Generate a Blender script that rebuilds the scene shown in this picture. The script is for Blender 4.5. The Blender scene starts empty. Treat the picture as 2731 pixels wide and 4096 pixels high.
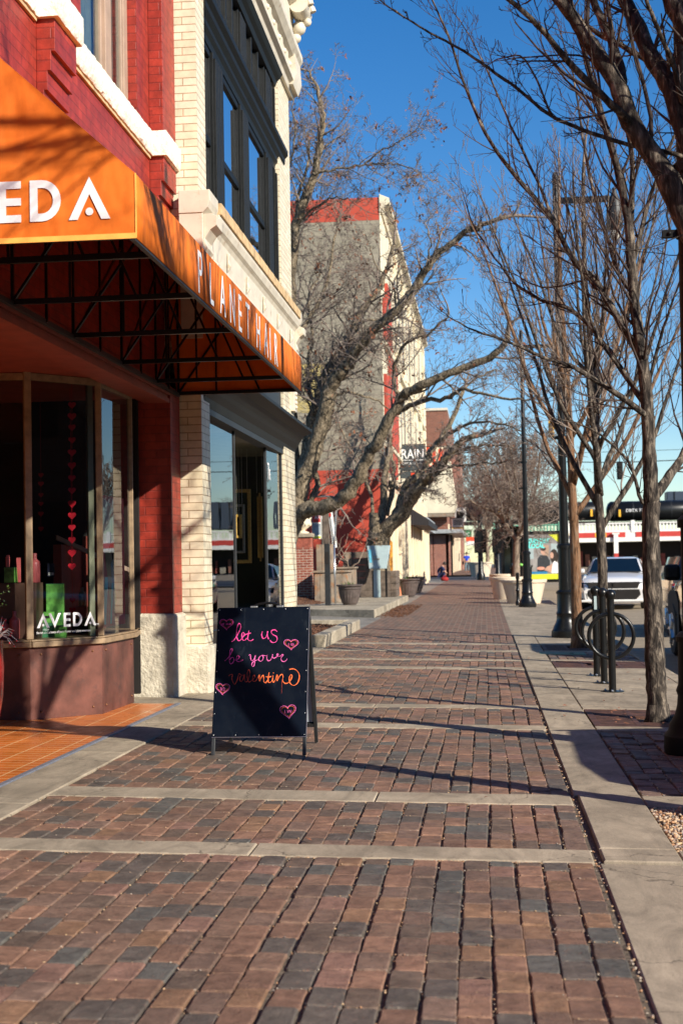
import bpy, math, random
import numpy as np
from mathutils import Vector, Matrix
random.seed(7)
sc = bpy.context.scene
col = sc.collection
R_ = math.radians
# ------------------------------------------------------------------ camera
FPX, CX, CY = 5689., 1365.5, 2048.
CAMH, SL = 1.2, .0205
rho = R_(1.08)
_a = np.array([574.5, -202, -FPX]); _a /= np.linalg.norm(_a)
_s, _c = math.sin(rho), math.cos(rho)
_k = (-_s*_a[0]+_c*_a[1])/(-_a[2])
_Z = np.array([-_s, _c, _k]); _Z /= np.linalg.norm(_Z)
_X = np.cross(_a, _Z)
ROT = np.array([_X, _a, _Z])
cd = bpy.data.cameras.new('camera'); cam = bpy.data.objects.new('camera', cd); col.objects.link(cam)
cd.sensor_fit = 'VERTICAL'; cd.sensor_height = 36; cd.sensor_width = 24; cd.lens = 50
cd.clip_start = .1; cd.clip_end = 2000
cam.matrix_world = Matrix([[*ROT[0], 0], [*ROT[1], 0], [*ROT[2], CAMH], [0, 0, 0, 1]])
cd.dof.use_dof = True; cd.dof.focus_distance = 9.2; cd.dof.aperture_fstop = 5.0
sc.camera = cam
# ------------------------------------------------------------------ light
SUN_EL = R_(27); SX, SY = .785, -.62
w = bpy.data.worlds.new('World'); sc.world = w; w.use_nodes = True
nt = w.node_tree; nt.nodes.clear()
sky = nt.nodes.new('ShaderNodeTexSky'); sky.sky_type = 'NISHITA'; sky.sun_disc = False
sky.sun_elevation = SUN_EL; sky.sun_rotation = math.atan2(SX, SY)
sky.air_density = 1.0; sky.dust_density = .1; sky.ozone_density = 2.8; sky.altitude = 400
bg = nt.nodes.new('ShaderNodeBackground'); bg.inputs[1].default_value = .088
wo = nt.nodes.new('ShaderNodeOutputWorld')
hs = nt.nodes.new('ShaderNodeHueSaturation'); hs.inputs['Saturation'].default_value = 1.36; hs.inputs['Hue'].default_value = .506; nt.links.new(sky.outputs[0], hs.inputs['Color']); nt.links.new(hs.outputs[0], bg.inputs[0]); nt.links.new(bg.outputs[0], wo.inputs[0])
ld = bpy.data.lights.new('sun', 'SUN'); ld.energy = 5.0; ld.angle = R_(.53); ld.color = (1, .92, .79)
lo = bpy.data.objects.new('sun', ld); col.objects.link(lo)
sd = Vector((SX*math.cos(SUN_EL), SY*math.cos(SUN_EL), math.sin(SUN_EL)))
lo.rotation_euler = sd.to_track_quat('Z', 'Y').to_euler()
sc.view_settings.view_transform = 'Standard'; sc.view_settings.look = 'None'
sc.view_settings.exposure = 0.72; sc.view_settings.gamma = 1
sc.cycles.use_denoising = True
sc.cycles.max_bounces = 6; sc.cycles.transparent_max_bounces = 12
sc.cycles.caustics_reflective = False; sc.cycles.caustics_refractive = False
# ------------------------------------------------------------------ geometry helpers
def gz(x, y):
    return -SL*max(-6, min(3, x)) + max(0, min(y-45, 90))*.0042
def at(u, v, Y):
    d = ROT @ np.array([u-CX, -(v-CY), -FPX]); d = d*(Y/d[1]); return Vector((d[0], d[1], d[2]+CAMH))
def tag(o, label=None, cat=None, group=None, kind=None):
    if label: o['label'] = label
    if cat: o['category'] = cat
    if group: o['group'] = group
    if kind: o['kind'] = kind
    return o
def empty(name, loc=(0, 0, 0), rz=0):
    o = bpy.data.objects.new(name, None); col.objects.link(o); o.location = loc; o.rotation_euler = (0, 0, rz)
    o.empty_display_size = .1
    return o
def thing(name, label, cat, loc=(0, 0, 0), rz=0, group=None):
    return tag(empty(name, loc, rz), label, cat, group)
def copy_tree(o, parent=None):
    c = o.copy(); col.objects.link(c); c.parent = parent
    for ch in o.children: copy_tree(ch, c)
    return c
class MB:
    def __init__(s): s.v = []; s.f = []; s.m = []; s.mi = 0
    def add(s, vs, fs):
        b = len(s.v); s.v.extend([tuple(p) for p in vs])
        for f in fs: s.f.append([i+b for i in f]); s.m.append(s.mi)
        return s
    def box(s, x0, x1, y0, y1, z0, z1, f=None):
        vs = [(x, y, z) for x in (x0, x1) for y in (y0, y1) for z in (z0, z1)]
        if f: vs = [f(*p) for p in vs]
        return s.add(vs, [(0, 1, 3, 2), (4, 6, 7, 5), (0, 4, 5, 1), (2, 3, 7, 6), (0, 2, 6, 4), (1, 5, 7, 3)])
    def gbox(s, x0, x1, y0, y1, z0, z1):      # box standing on the sloping ground
        return s.box(x0, x1, y0, y1, z0, z1, lambda x, y, z: (x, y, z+gz(x, y)))
    def cbox(s, c, d, rz=0):
        ca, sa = math.cos(rz), math.sin(rz)
        return s.box(-d[0]/2, d[0]/2, -d[1]/2, d[1]/2, -d[2]/2, d[2]/2, lambda x, y, z: (c[0]+x*ca-y*sa, c[1]+x*sa+y*ca, c[2]+z))
    def prism(s, poly, ext):                   # polygon (3d points) extruded by a vector
        n = len(poly); a = [Vector(p) for p in poly]; b = [p+Vector(ext) for p in a]
        return s.add(a+b, [tuple(range(n))[::-1], tuple(range(n, 2*n))]+[(i, (i+1) % n, n+(i+1) % n, n+i) for i in range(n)])
    def yprism(s, prof, y0, y1):               # (x,z) profile run along y
        return s.prism([(x, y0, z) for x, z in prof], (0, y1-y0, 0))
    def tube(s, pts, r, n=6, cap=True):
        pts = [Vector(p) for p in pts]; k = len(pts)
        if not hasattr(r, '__len__'): r = [r]*k
        vs = []; up = None
        for i, p in enumerate(pts):
            t = (pts[min(i+1, k-1)]-pts[max(i-1, 0)])
            if t.length < 1e-9: t = Vector((0, 0, 1))
            t.normalize()
            if up is None:
                up = t.orthogonal().normalized()
            else:
                up = (up-t*up.dot(t))
                up = up.normalized() if up.length > 1e-6 else t.orthogonal().normalized()
            q = t.cross(up)
            for j in range(n):
                a = 2*math.pi*j/n
                vs.append(p+(up*math.cos(a)+q*math.sin(a))*r[i])
        fs = [(i*n+j, i*n+(j+1) % n, (i+1)*n+(j+1) % n, (i+1)*n+j) for i in range(k-1) for j in range(n)]
        if cap and n > 3: fs += [tuple(range(n))[::-1], tuple(range((k-1)*n, k*n))]
        return s.add(vs, fs)
    def lathe(s, prof, c=(0, 0, 0), n=20, flute=None):   # prof: (r,z)
        vs = []; k = len(prof)
        for i, (r, z) in enumerate(prof):
            for j in range(n):
                a = 2*math.pi*j/n; rr = r
                if flute and flute[0] <= z <= flute[1] and j % 2: rr = r*flute[2]
                vs.append((c[0]+rr*math.cos(a), c[1]+rr*math.sin(a), c[2]+z))
        fs = [(i*n+j, i*n+(j+1) % n, (i+1)*n+(j+1) % n, (i+1)*n+j) for i in range(k-1) for j in range(n)]
        fs += [tuple(range(n))[::-1], tuple(range((k-1)*n, k*n))]
        return s.add(vs, fs)
    def ball(s, c, r, n=10, sz=(1, 1, 1)):
        prof = [(max(1e-4, math.sin(math.pi*i/n)), -math.cos(math.pi*i/n)) for i in range(n+1)]
        m = n+4; vs = [(c[0]+r*sz[0]*p*math.cos(2*math.pi*j/m), c[1]+r*sz[1]*p*math.sin(2*math.pi*j/m), c[2]+r*sz[2]*q) for p, q in prof for j in range(m)]
        return s.add(vs, [(i*m+j, i*m+(j+1) % m, (i+1)*m+(j+1) % m, (i+1)*m+j) for i in range(n) for j in range(m)])
    def build(s, name, mat, parent=None, smooth=False, bevel=0, world=False, solid=0, angle=None):
        me = bpy.data.meshes.new(name); me.from_pydata(s.v, [], s.f)
        for m in (mat if isinstance(mat, (list, tuple)) else [mat]): me.materials.append(m)
        if isinstance(mat, (list, tuple)): me.polygons.foreach_set('material_index', s.m)
        if smooth:
            me.polygons.foreach_set('use_smooth', [True]*len(me.polygons))
            if angle: me.set_sharp_from_angle(angle=R_(angle))
        me.validate(); me.update()
        o = bpy.data.objects.new(name, me); col.objects.link(o)
        if parent:
            o.parent = parent
            if world:      # geometry given in world coordinates: bring it into the parent's frame
                M = (Matrix.Translation(parent.location) @ parent.rotation_euler.to_matrix().to_4x4()).inverted()
                me.transform(M)
        if bevel:
            b = o.modifiers.new('bevel', 'BEVEL'); b.width = bevel; b.segments = 2; b.limit_method = 'ANGLE'
        if solid:
            b = o.modifiers.new('solid', 'SOLIDIFY'); b.thickness = solid
        return o
def sheet(name, x0, x1, y0, y1, dz, mat, nx=2, ny=2, label=None, kind='structure', parent=None, zf=None, jit=0):
    m = MB(); f = zf or gz
    X = [x0+(x1-x0)*i/(nx-1) for i in range(nx)]; Y = [y0+(y1-y0)*i/(ny-1) for i in range(ny)]
    vs = [(x, y, f(x, y)+dz+(random.uniform(-jit, jit))) for y in Y for x in X]
    m.add(vs, [(j*nx+i, j*nx+i+1, (j+1)*nx+i+1, (j+1)*nx+i) for j in range(ny-1) for i in range(nx-1)])
    o = m.build(name, mat, parent)
    if kind: o['kind'] = kind
    if label: o['label'] = label
    return o
def catmull(P, n=6):
    P = [Vector(p) for p in P]; out = []
    for i in range(len(P)-1):
        a, b, c, d = P[max(i-1, 0)], P[i], P[i+1], P[min(i+2, len(P)-1)]
        for k in range(n):
            t = k/n; out.append(.5*((2*b)+(c-a)*t+(2*a-5*b+4*c-d)*t*t+(3*b-a-3*c+d)*t**3))
    out.append(P[-1]); return out
# ------------------------------------------------------------------ materials
def lin(h):
    h = h.lstrip('#'); c = [int(h[i:i+2], 16)/255 for i in (0, 2, 4)]
    return tuple(x/12.92 if x <= .04045 else ((x+.055)/1.055)**2.4 for x in c)
MATS = {}
class N:
    def __init__(s, name):
        s.m = bpy.data.materials.new(name); s.m.use_nodes = True; s.t = s.m.node_tree; s.b = s.t.nodes['Principled BSDF']
    def n(s, k, **kw):
        x = s.t.nodes.new(k)
        for a, v in kw.items(): setattr(x, a, v)
        return x
    def l(s, a, b): s.t.links.new(a, b)
    def set(s, rough=.7, metal=0, spec=.5, coat=0):
        s.b.inputs['Roughness'].default_value = rough; s.b.inputs['Metallic'].default_value = metal
        s.b.inputs['Specular IOR Level'].default_value = spec; s.b.inputs['Coat Weight'].default_value = coat
        return s
    def pos(s, scale=(1, 1, 1), obj=False):
        if obj: src = s.n('ShaderNodeTexCoord').outputs['Object']
        else: src = s.n('ShaderNodeNewGeometry').outputs['Position']
        mp = s.n('ShaderNodeMapping'); mp.inputs['Scale'].default_value = scale; s.l(src, mp.inputs[0]); return mp.outputs[0]
    def noise(s, sc_, vec=None, det=4, rough=.55, dist=0):
        x = s.n('ShaderNodeTexNoise'); x.inputs['Scale'].default_value = sc_; x.inputs['Detail'].default_value = det
        x.inputs['Roughness'].default_value = rough; x.inputs['Distortion'].default_value = dist
        if vec is not None: s.l(vec, x.inputs['Vector'])
        return x.outputs[0]
    def ramp(s, fac, stops):
        x = s.n('ShaderNodeValToRGB'); e = x.color_ramp.elements
        while len(e) < len(stops): e.new(.5)
        for el, (p, c) in zip(e, stops):
            el.position = p; el.color = (*c, 1) if len(c) == 3 else c
        s.l(fac, x.inputs[0]); return x.outputs[0]
    def mix(s, fac, a, b, mode='MIX'):
        x = s.n('ShaderNodeMix', data_type='RGBA', blend_type=mode)
        for v, i in ((fac, 0), (a, 6), (b, 7)):
            if isinstance(v, (int, float)): x.inputs[i].default_value = v
            elif isinstance(v, tuple): x.inputs[i].default_value = (*v, 1)
            else: s.l(v, x.inputs[i])
        return x.outputs[2]
    def bump(s, h, strength=.3, dist=.01, prev=None):
        x = s.n('ShaderNodeBump'); x.inputs['Strength'].default_value = strength; x.inputs['Distance'].default_value = dist
        s.l(h, x.inputs['Height'])
        if prev is not None: s.l(prev, x.inputs['Normal'])
        s.l(x.outputs[0], s.b.inputs['Normal']); return x.outputs[0]
    def base(s, c):
        if isinstance(c, tuple): s.b.inputs['Base Color'].default_value = (*c, 1)
        else: s.l(c, s.b.inputs['Base Color'])
        return s
def sc3(c, k): return tuple(min(1, x*k) for x in c)
def pm(name, c, rough=.7, metal=0, var=.18, scale=6, bump=.15, bscale=60, coat=0, obj=True, spec=.5, bd=.004, grime=None):
    if name in MATS: return MATS[name]
    s = N(name).set(rough, metal, spec, coat); v = s.pos(obj=obj)
    n1 = s.noise(scale, v, 6)
    cc = s.ramp(n1, [(.3, sc3(c, 1-var)), (.7, sc3(c, 1+var))])
    if grime:
        n2 = s.noise(grime[1], v, 8, .7)
        k = s.ramp(n2, [(grime[2], (0, 0, 0)), (min(1, grime[2]+.15), (1, 1, 1))])
        cc = s.mix(k, cc, grime[0])
    s.base(cc)
    if bump: s.bump(s.noise(bscale, v, 5), bump, bd)
    MATS[name] = s.m; return s.m
def brickmat(name, c1, c2, mortar, bw=.21, bh=.07, gap=.008, rough=.8, bumps=.6, offset=.5, noise=.25, dirt=None, mfade=None, spec=.3):
    s = N(name).set(rough, spec=spec)
    g = s.n('ShaderNodeNewGeometry'); sp = s.n('ShaderNodeSeparateXYZ'); s.l(g.outputs['Position'], sp.inputs[0])
    sn = s.n('ShaderNodeSeparateXYZ'); s.l(g.outputs['True Normal'], sn.inputs[0])
    ab = s.n('ShaderNodeMath', operation='ABSOLUTE'); s.l(sn.outputs[0], ab.inputs[0])
    gt = s.n('ShaderNodeMath', operation='GREATER_THAN'); s.l(ab.outputs[0], gt.inputs[0]); gt.inputs[1].default_value = .7
    mx = s.n('ShaderNodeMix', data_type='FLOAT'); s.l(gt.outputs[0], mx.inputs[0]); s.l(sp.outputs[0], mx.inputs[2]); s.l(sp.outputs[1], mx.inputs[3])
    cb = s.n('ShaderNodeCombineXYZ'); s.l(mx.outputs[0], cb.inputs[0]); s.l(sp.outputs[2], cb.inputs[1])
    br = s.n('ShaderNodeTexBrick'); s.l(cb.outputs[0], br.inputs['Vector']); br.offset = offset
    br.inputs['Color1'].default_value = (*c1, 1); br.inputs['Color2'].default_value = (*c2, 1); br.inputs['Mortar'].default_value = (*mortar, 1)
    br.inputs['Scale'].default_value = 1; br.inputs['Brick Width'].default_value = bw; br.inputs['Row Height'].default_value = bh
    br.inputs['Mortar Size'].default_value = gap; br.inputs['Mortar Smooth'].default_value = .3
    n1 = s.noise(9, g.outputs['Position'], 6); n2 = s.noise(70, g.outputs['Position'], 5)
    k = s.ramp(n1, [(.3, (1-noise,)*3), (.7, (1+noise*.3,)*3)])
    cc = s.mix(1.0, br.outputs['Color'], k, 'MULTIPLY')
    if dirt:
        n3 = s.noise(dirt[1], g.outputs['Position'], 8, .75)
        kk = s.ramp(n3, [(dirt[2], (0, 0, 0)), (dirt[2]+.12, (1, 1, 1))]); cc = s.mix(kk, cc, dirt[0])
    s.base(cc)
    inv = s.n('ShaderNodeMath', operation='SUBTRACT'); inv.inputs[0].default_value = 1; s.l(br.outputs['Fac'], inv.inputs[1])
    b1 = s.bump(inv.outputs[0], bumps, .008); s.bump(n2, .35, .004, b1)
    MATS[name] = s.m; return s.m
def glassmat(name, tint=(.9, .95, .95), refl=1.0, ior=1.5, rough=0.0):
    s = N(name); t = s.t; t.nodes.remove(s.b)
    out = [n for n in t.nodes if n.type == 'OUTPUT_MATERIAL'][0]
    fr = s.n('ShaderNodeFresnel'); fr.inputs[0].default_value = ior
    mu = s.n('ShaderNodeMath', operation='MULTIPLY', use_clamp=True); s.l(fr.outputs[0], mu.inputs[0]); mu.inputs[1].default_value = 1.8*refl
    tr = s.n('ShaderNodeBsdfTransparent'); tr.inputs[0].default_value = (*tint, 1)
    gl = s.n('ShaderNodeBsdfGlossy'); gl.inputs['Roughness'].default_value = rough; gl.inputs['Color'].default_value = (.95, .97, 1, 1)
    v = s.pos((1, 1, 1)); bp = s.n('ShaderNodeBump'); bp.inputs['Strength'].default_value = .05; bp.inputs['Distance'].default_value = .01
    s.l(s.noise(1.7, v, 2), bp.inputs['Height']); s.l(bp.outputs[0], gl.inputs['Normal'])
    mx = s.n('ShaderNodeMixShader'); s.l(mu.outputs[0], mx.inputs[0]); s.l(tr.outputs[0], mx.inputs[1]); s.l(gl.outputs[0], mx.inputs[2])
    s.l(mx.outputs[0], out.inputs['Surface']); MATS[name] = s.m; return s.m
def concretemat(name, c, dark=.55, stain=.5):
    s = N(name).set(.85, spec=.25); p = s.pos()
    a = s.ramp(s.noise(1.3, p, 8, .65), [(.32, sc3(c, dark)), (.62, c)])
    f = s.ramp(s.noise(260, p, 3, .7), [(.35, (.72,)*3), (.65, (1.12,)*3)])
    st = s.ramp(s.noise(5, s.pos((1, .35, 1)), 9, .8, 1.2), [(.42, (1, 1, 1)), (.68, (stain,)*3)])
    vo = s.n('ShaderNodeTexVoronoi', feature='DISTANCE_TO_EDGE'); vo.inputs['Scale'].default_value = .85
    wv = s.n('ShaderNodeVectorMath', operation='ADD'); nz = s.n('ShaderNodeTexNoise'); nz.inputs['Scale'].default_value = 6; nz.inputs['Detail'].default_value = 6; s.l(p, nz.inputs[0])
    sc_n = s.n('ShaderNodeVectorMath', operation='SCALE'); s.l(nz.outputs['Color'], sc_n.inputs[0]); sc_n.inputs[3].default_value = .22; s.l(p, wv.inputs[0]); s.l(sc_n.outputs[0], wv.inputs[1]); s.l(wv.outputs[0], vo.inputs['Vector'])
    ck = s.ramp(vo.outputs['Distance'], [(0, (.35,)*3), (.0035, (1, 1, 1))])
    sp = s.ramp(s.noise(48, p, 2, .5), [(.70, (1, 1, 1)), (.78, (.6,)*3)])
    s.base(s.mix(1., s.mix(1., s.mix(1., s.mix(1., a, f, 'MULTIPLY'), st, 'MULTIPLY'), ck, 'MULTIPLY'), sp, 'MULTIPLY'))
    b = s.bump(s.noise(30, p, 6), .25, .004); s.bump(s.noise(400, p, 2), .3, .002, b)
    MATS[name] = s.m; return s.m
M = {}
M['concrete'] = concretemat('concrete', (.43, .355, .26), .6, .55)
M['concrete_grey'] = concretemat('concrete_grey', (.30, .275, .235), .7)
M['concrete_pale'] = concretemat('concrete_pale', (.50, .43, .32), .6, .5)
def pavermat():
    s = N('clay_pavers').set(.75, spec=.3); g = s.n('ShaderNodeNewGeometry'); p = s.pos()
    c = s.ramp(g.outputs['Random Per Island'], [(0, (.160, .092, .062)), (.14, (.110, .078, .058)), (.27, (.20, .112, .074)), (.38, (.088, .074, .062)), (.46, (.16, .098, .068)),
               (.6, (.086, .082, .072)), (.67, (.195, .112, .066)), (.72, (.14, .09, .066)), (.82, (.090, .074, .062)), (.9, (.19, .108, .08)), (.96, (.155, .10, .074))])
    c.node.color_ramp.interpolation = 'CONSTANT'
    wob = s.n('ShaderNodeVectorMath', operation='ADD')
    mul = s.n('ShaderNodeVectorMath', operation='SCALE'); s.l(g.outputs['Random Per Island'], mul.inputs[0]); mul.inputs[3].default_value = 0
    n1 = s.ramp(s.noise(16, p, 9, .75, .4), [(.3, (.52,)*3), (.7, (1.42,)*3)])
    n2 = s.ramp(s.noise(3.2, p, 5, .6), [(.35, (1.0, 1.0, 1.0)), (.65, (1.42, 1.4, 1.38))])
    c = s.mix(1., s.mix(1., c, n1, 'MULTIPLY'), n2, 'MULTIPLY')
    spk = s.ramp(s.noise(120, p, 4, .8), [(.62, (0, 0, 0)), (.72, (1, 1, 1))])
    c = s.mix(s.mix(1., spk, (.35,)*3, 'MULTIPLY'), c, (.36, .25, .18))
    grit = s.ramp(s.noise(24, p, 9, .8, .6), [(.56, (0, 0, 0)), (.76, (.6,)*3)])
    chip = s.ramp(s.noise(34, p, 10, .85, 1.5), [(.57, (0, 0, 0)), (.63, (.75,)*3)]); c = s.mix(chip, c, (.30, .145, .10))
    blk = s.ramp(s.noise(8, p, 9, .8, 1.0), [(.60, (0, 0, 0)), (.70, (.6,)*3)]); c = s.mix(blk, c, (.055, .048, .042))
    s.base(s.mix(grit, c, (.27, .2, .14)))
    s.l(s.ramp(s.noise(17, p, 4), [(.3, (.5,)*3), (.7, (.85,)*3)]), s.b.inputs['Roughness'])
    b = s.bump(s.noise(22, p, 8, .7), .8, .010); s.bump(s.noise(140, p, 5, .75), .8, .004, b)
    return s.m
M['paver'] = pavermat()
M['sand'] = pm('joint_sand', (.105, .08, .055), .95, var=.7, scale=60, bump=.8, bscale=120, obj=False)
def farbrick():
    s = N('distant_clay_paving').set(.8, spec=.3); p = s.pos(); 
    mp = s.n('ShaderNodeMapping'); mp.inputs['Rotation'].default_value = (0, 0, R_(90)); s.l(p, mp.inputs[0])
    br = s.n('ShaderNodeTexBrick'); s.l(mp.outputs[0], br.inputs['Vector']); br.inputs['Scale'].default_value = 1
    br.inputs['Brick Width'].default_value = .182; br.inputs['Row Height'].default_value = .102; br.inputs['Mortar Size'].default_value = .006
    br.inputs['Color1'].default_value = (.095, .07, .055, 1); br.inputs['Color2'].default_value = (.215, .115, .075, 1); br.inputs['Mortar'].default_value = (.22, .17, .12, 1)
    k = s.ramp(s.noise(2.5, p, 7, .7), [(.3, (.7,)*3), (.7, (1.35,)*3)])
    s.base(s.mix(1., br.outputs['Color'], k, 'MULTIPLY')); s.bump(br.outputs['Fac'], -.5, .006)
    return s.m
M['farbrick'] = farbrick()
M['redbrick'] = brickmat('painted_red_brick', (.37, .040, .022), (.30, .030, .018), (.24, .030, .02), .215, .073, .006, .5, .45, dirt=((.17, .02, .016), 7, .58), spec=.4, noise=.4)
M['creambrick'] = brickmat('cream_glazed_brick', (.80, .72, .54), (.70, .61, .43), (.42, .31, .19), .30, .072, .005, .45, .7, noise=.2, dirt=((.5, .4, .26), 14, .64))
M['oldbrick'] = brickmat('old_red_brick', (.33, .10, .06), (.22, .06, .04), (.45, .38, .30), .2, .068, .009)
M['farbuilding'] = brickmat('distant_brown_brick', (.25, .10, .065), (.19, .075, .05), (.25, .16, .12), .6, .2, .02, bumps=.2)
M['stucco'] = pm('rough_pale_stucco', (.52, .47, .37), .9, var=.2, scale=7, bump=.9, bscale=28, bd=.02, obj=False, grime=((.30, .25, .17), 12, .66))
M['stone'] = pm('weathered_white_paint_stone', (.80, .75, .62), .75, var=.12, scale=9, bump=1, bscale=18, bd=.02, obj=False, grime=((.20, .15, .10), 13, .66))
M['terracotta'] = pm('cream_terracotta', (.60, .54, .43), .5, var=.12, scale=5, bump=.25, bscale=30, obj=False, grime=((.42, .31, .19), 7, .57))
M['ochre'] = pm('ochre_sill_brick', (.52, .36, .19), .8, var=.35, scale=7, bump=.4, bscale=40, obj=False)
M['blackpaint'] = pm('weathered_black_wood', (.007, .008, .008), .55, var=.5, scale=25, bump=.35, bscale=80, obj=False, spec=.22)
M['blackmetal'] = pm('black_gloss_metal', (.006, .0065, .007), .30, 0, .3, 20, .12, 90, spec=.32)
M['darksteel'] = pm('dark_grey_steel', (.022, .024, .026), .5, .2, .3, 12, .15, 60)
M['tan'] = pm('tan_painted_timber', (.26, .18, .105), .55, var=.3, scale=14, bump=.25, bscale=60, obj=False, grime=((.09, .055, .03), 20, .6))
M['windowtan'] = pm('taupe_window_frame', (.36, .25, .18), .6, var=.12, scale=6, bump=.1)
M['rust'] = pm('rusty_brown_sheet', (.125, .046, .033), .5, .1, var=.5, scale=4, bump=.3, bscale=35, obj=False, grime=((.075, .036, .030), 5, .52))
M['bolt'] = pm('rusty_bolt', (.22, .10, .05), .6, .5)
M['soffit'] = pm('red_brown_soffit', (.26, .05, .03), .6, var=.2, obj=False)
M['soffitdark'] = pm('dark_ceiling_board', (.12, .09, .05), .7, var=.2, obj=False)
def fabric():
    s = N('orange_canvas').set(.7, spec=.3); p = s.pos()
    c = s.ramp(s.noise(3, p, 5), [(.3, (.72, .155, .014)), (.7, (.84, .21, .022))])
    sp = s.n('ShaderNodeSeparateXYZ'); s.l(p, sp.inputs[0]); fr = s.n('ShaderNodeMath', operation='FRACT'); dv = s.n('ShaderNodeMath', operation='DIVIDE'); s.l(sp.outputs[1], dv.inputs[0]); dv.inputs[1].default_value = 1.21; s.l(dv.outputs[0], fr.inputs[0])
    seam = s.ramp(fr.outputs[0], [(0, (.62,)*3), (.012, (.62,)*3)]); seam.node.color_ramp.elements.new(.016).color = (1, 1, 1, 1)
    dt = s.ramp(s.noise(7, s.pos((1, 1, .4)), 8, .75), [(.45, (1, 1, 1)), (.8, (.72, .68, .66))])
    s.base(s.mix(1., s.mix(1., c, seam, 'MULTIPLY'), dt, 'MULTIPLY'))
    b0 = s.bump(s.noise(2.2, s.pos((1.2, 1.6, .7)), 3), .8, .06); s.bump(s.noise(500, p, 2), .15, .001, b0)
    t = s.n('ShaderNodeBsdfTranslucent'); t.inputs[0].default_value = (.55, .07, .01, 1)
    mx = s.n('ShaderNodeMixShader'); mx.inputs[0].default_value = .10
    out = [n for n in s.t.nodes if n.type == 'OUTPUT_MATERIAL'][0]
    s.l(s.b.outputs[0], mx.inputs[1]); s.l(t.outputs[0], mx.inputs[2]); s.l(mx.outputs[0], out.inputs[0]); return s.m
M['canvas'] = fabric()
M['white'] = pm('white_vinyl', (.80, .80, .80), .5, var=.04, bump=0)
M['whitepaint'] = pm('white_paint', (.75, .74, .70), .6, var=.08, scale=3, bump=.1, grime=((.4, .36, .3), 6, .7))
M['tile'] = None
def tilemat():
    s = N('orange_quarry_tile').set(.35, spec=.5); p = s.pos()
    mp = s.n('ShaderNodeMapping'); mp.inputs['Rotation'].default_value = (0, 0, R_(90)); mp.inputs['Location'].default_value = (.02, .05, 0); s.l(p, mp.inputs[0])
    br = s.n('ShaderNodeTexBrick'); s.l(mp.outputs[0], br.inputs['Vector']); br.offset = 0; br.inputs['Scale'].default_value = 1
    br.inputs['Brick Width'].default_value = .102; br.inputs['Row Height'].default_value = .205; br.inputs['Mortar Size'].default_value = .0045
    br.inputs['Color1'].default_value = (.56, .15, .022, 1); br.inputs['Color2'].default_value = (.50, .125, .02, 1); br.inputs['Mortar'].default_value = (.72, .46, .22, 1)
    k = s.ramp(s.noise(3.5, p, 6, .6), [(.3, (.82,)*3), (.7, (1.1,)*3)])
    s.base(s.mix(1., br.outputs['Color'], k, 'MULTIPLY')); s.bump(br.outputs['Fac'], -.4, .003)
    s.l(s.ramp(s.noise(9, p, 5), [(.3, (.22,)*3), (.7, (.5,)*3)]), s.b.inputs['Roughness']); return s.m
M['tile'] = tilemat()
M['strip'] = pm('grey_metal_strip', (.20, .21, .25), .5, .3, var=.2, scale=20, obj=False)
M['board'] = None
def boardmat():
    s = N('dark_navy_chalkboard').set(.42, spec=.12); p = s.pos((1, 1, 1), True)
    c = s.ramp(s.noise(3, p, 4), [(.3, (.0016, .0036, .0085)), (.7, (.0028, .006, .013))])
    sm = s.ramp(s.noise(9, s.pos((1.6, 1, .45), True), 9, .75, 1.2), [(.58, (0, 0, 0)), (.80, (.5,)*3)]); c = s.mix(sm, c, (.045, .055, .065))
    dd = s.ramp(s.noise(90, p, 2), [(.77, (0, 0, 0)), (.79, (.6,)*3)]); s.base(s.mix(dd, c, (.12, .12, .11)))
    s.l(s.ramp(s.noise(12, p, 6), [(.3, (.32,)*3), (.7, (.6,)*3)]), s.b.inputs['Roughness']); return s.m
M['board'] = boardmat()
M['alu'] = pm('worn_aluminium', (.55, .55, .55), .3, .9, var=.1)
M['boardback'] = pm('pale_blue_grey_board', (.42, .47, .52), .5, var=.1)
M['pink'] = pm('pink_chalk_ink', (.92, .06, .30), .8, var=.25, scale=80, bump=0)
M['palepink'] = pm('orchid_chalk_ink', (.86, .13, .42), .8, var=.3, scale=80, bump=0)
M['shadedpink'] = pm('shaded_magenta_chalk_ink', (.72, .05, .30), .8, var=.3, scale=80, bump=0)  # darker pink for the board's left side, its shade put into the ink
M['orange'] = pm('orange_chalk_ink', (.95, .16, .035), .8, var=.2, scale=80, bump=0)
M['shadedorange'] = pm('thin_shaded_red_chalk_ink', (.62, .06, .02), .8, var=.35, scale=80, bump=0)  # weak chalk and the shade on the left, both put into this colour
M['glass'] = glassmat('shop_glass', refl=.62)
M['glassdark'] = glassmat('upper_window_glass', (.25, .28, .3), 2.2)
def barkmat(name, a, b, c=None, sc_=(1, 1, .18), k=30, bs=.9):
    s = N(name).set(.85, spec=.2); p = s.pos(sc_)
    n1 = s.noise(k, p, 7, .65, .6); cc = s.ramp(n1, [(.36, a), (.52, b), (.68, c or b)]); s.base(cc)
    b0 = s.bump(n1, bs, .03); s.bump(s.noise(5, s.pos((1, 1, .6)), 5), .35, .06, b0); return s.m
M['bark'] = barkmat('grey_brown_bark', (.012, .010, .009), (.068, .055, .045), (.29, .24, .185), (1, 1, .26))
M['barkolive'] = barkmat('olive_grey_bark', (.035, .027, .018), (.20, .158, .105), (.36, .29, .20), (1, 1, .5), 22)
M['barkorange'] = barkmat('peeling_orange_bark', (.045, .028, .018), (.22, .115, .06), (.20, .16, .12))
M['barkpale'] = barkmat('pale_bark', (.14, .10, .075), (.26, .20, .15), (.33, .26, .2))
M['twig'] = pm('dark_twig', (.045, .028, .022), .8, var=.4, scale=9, bump=0, obj=False)
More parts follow.
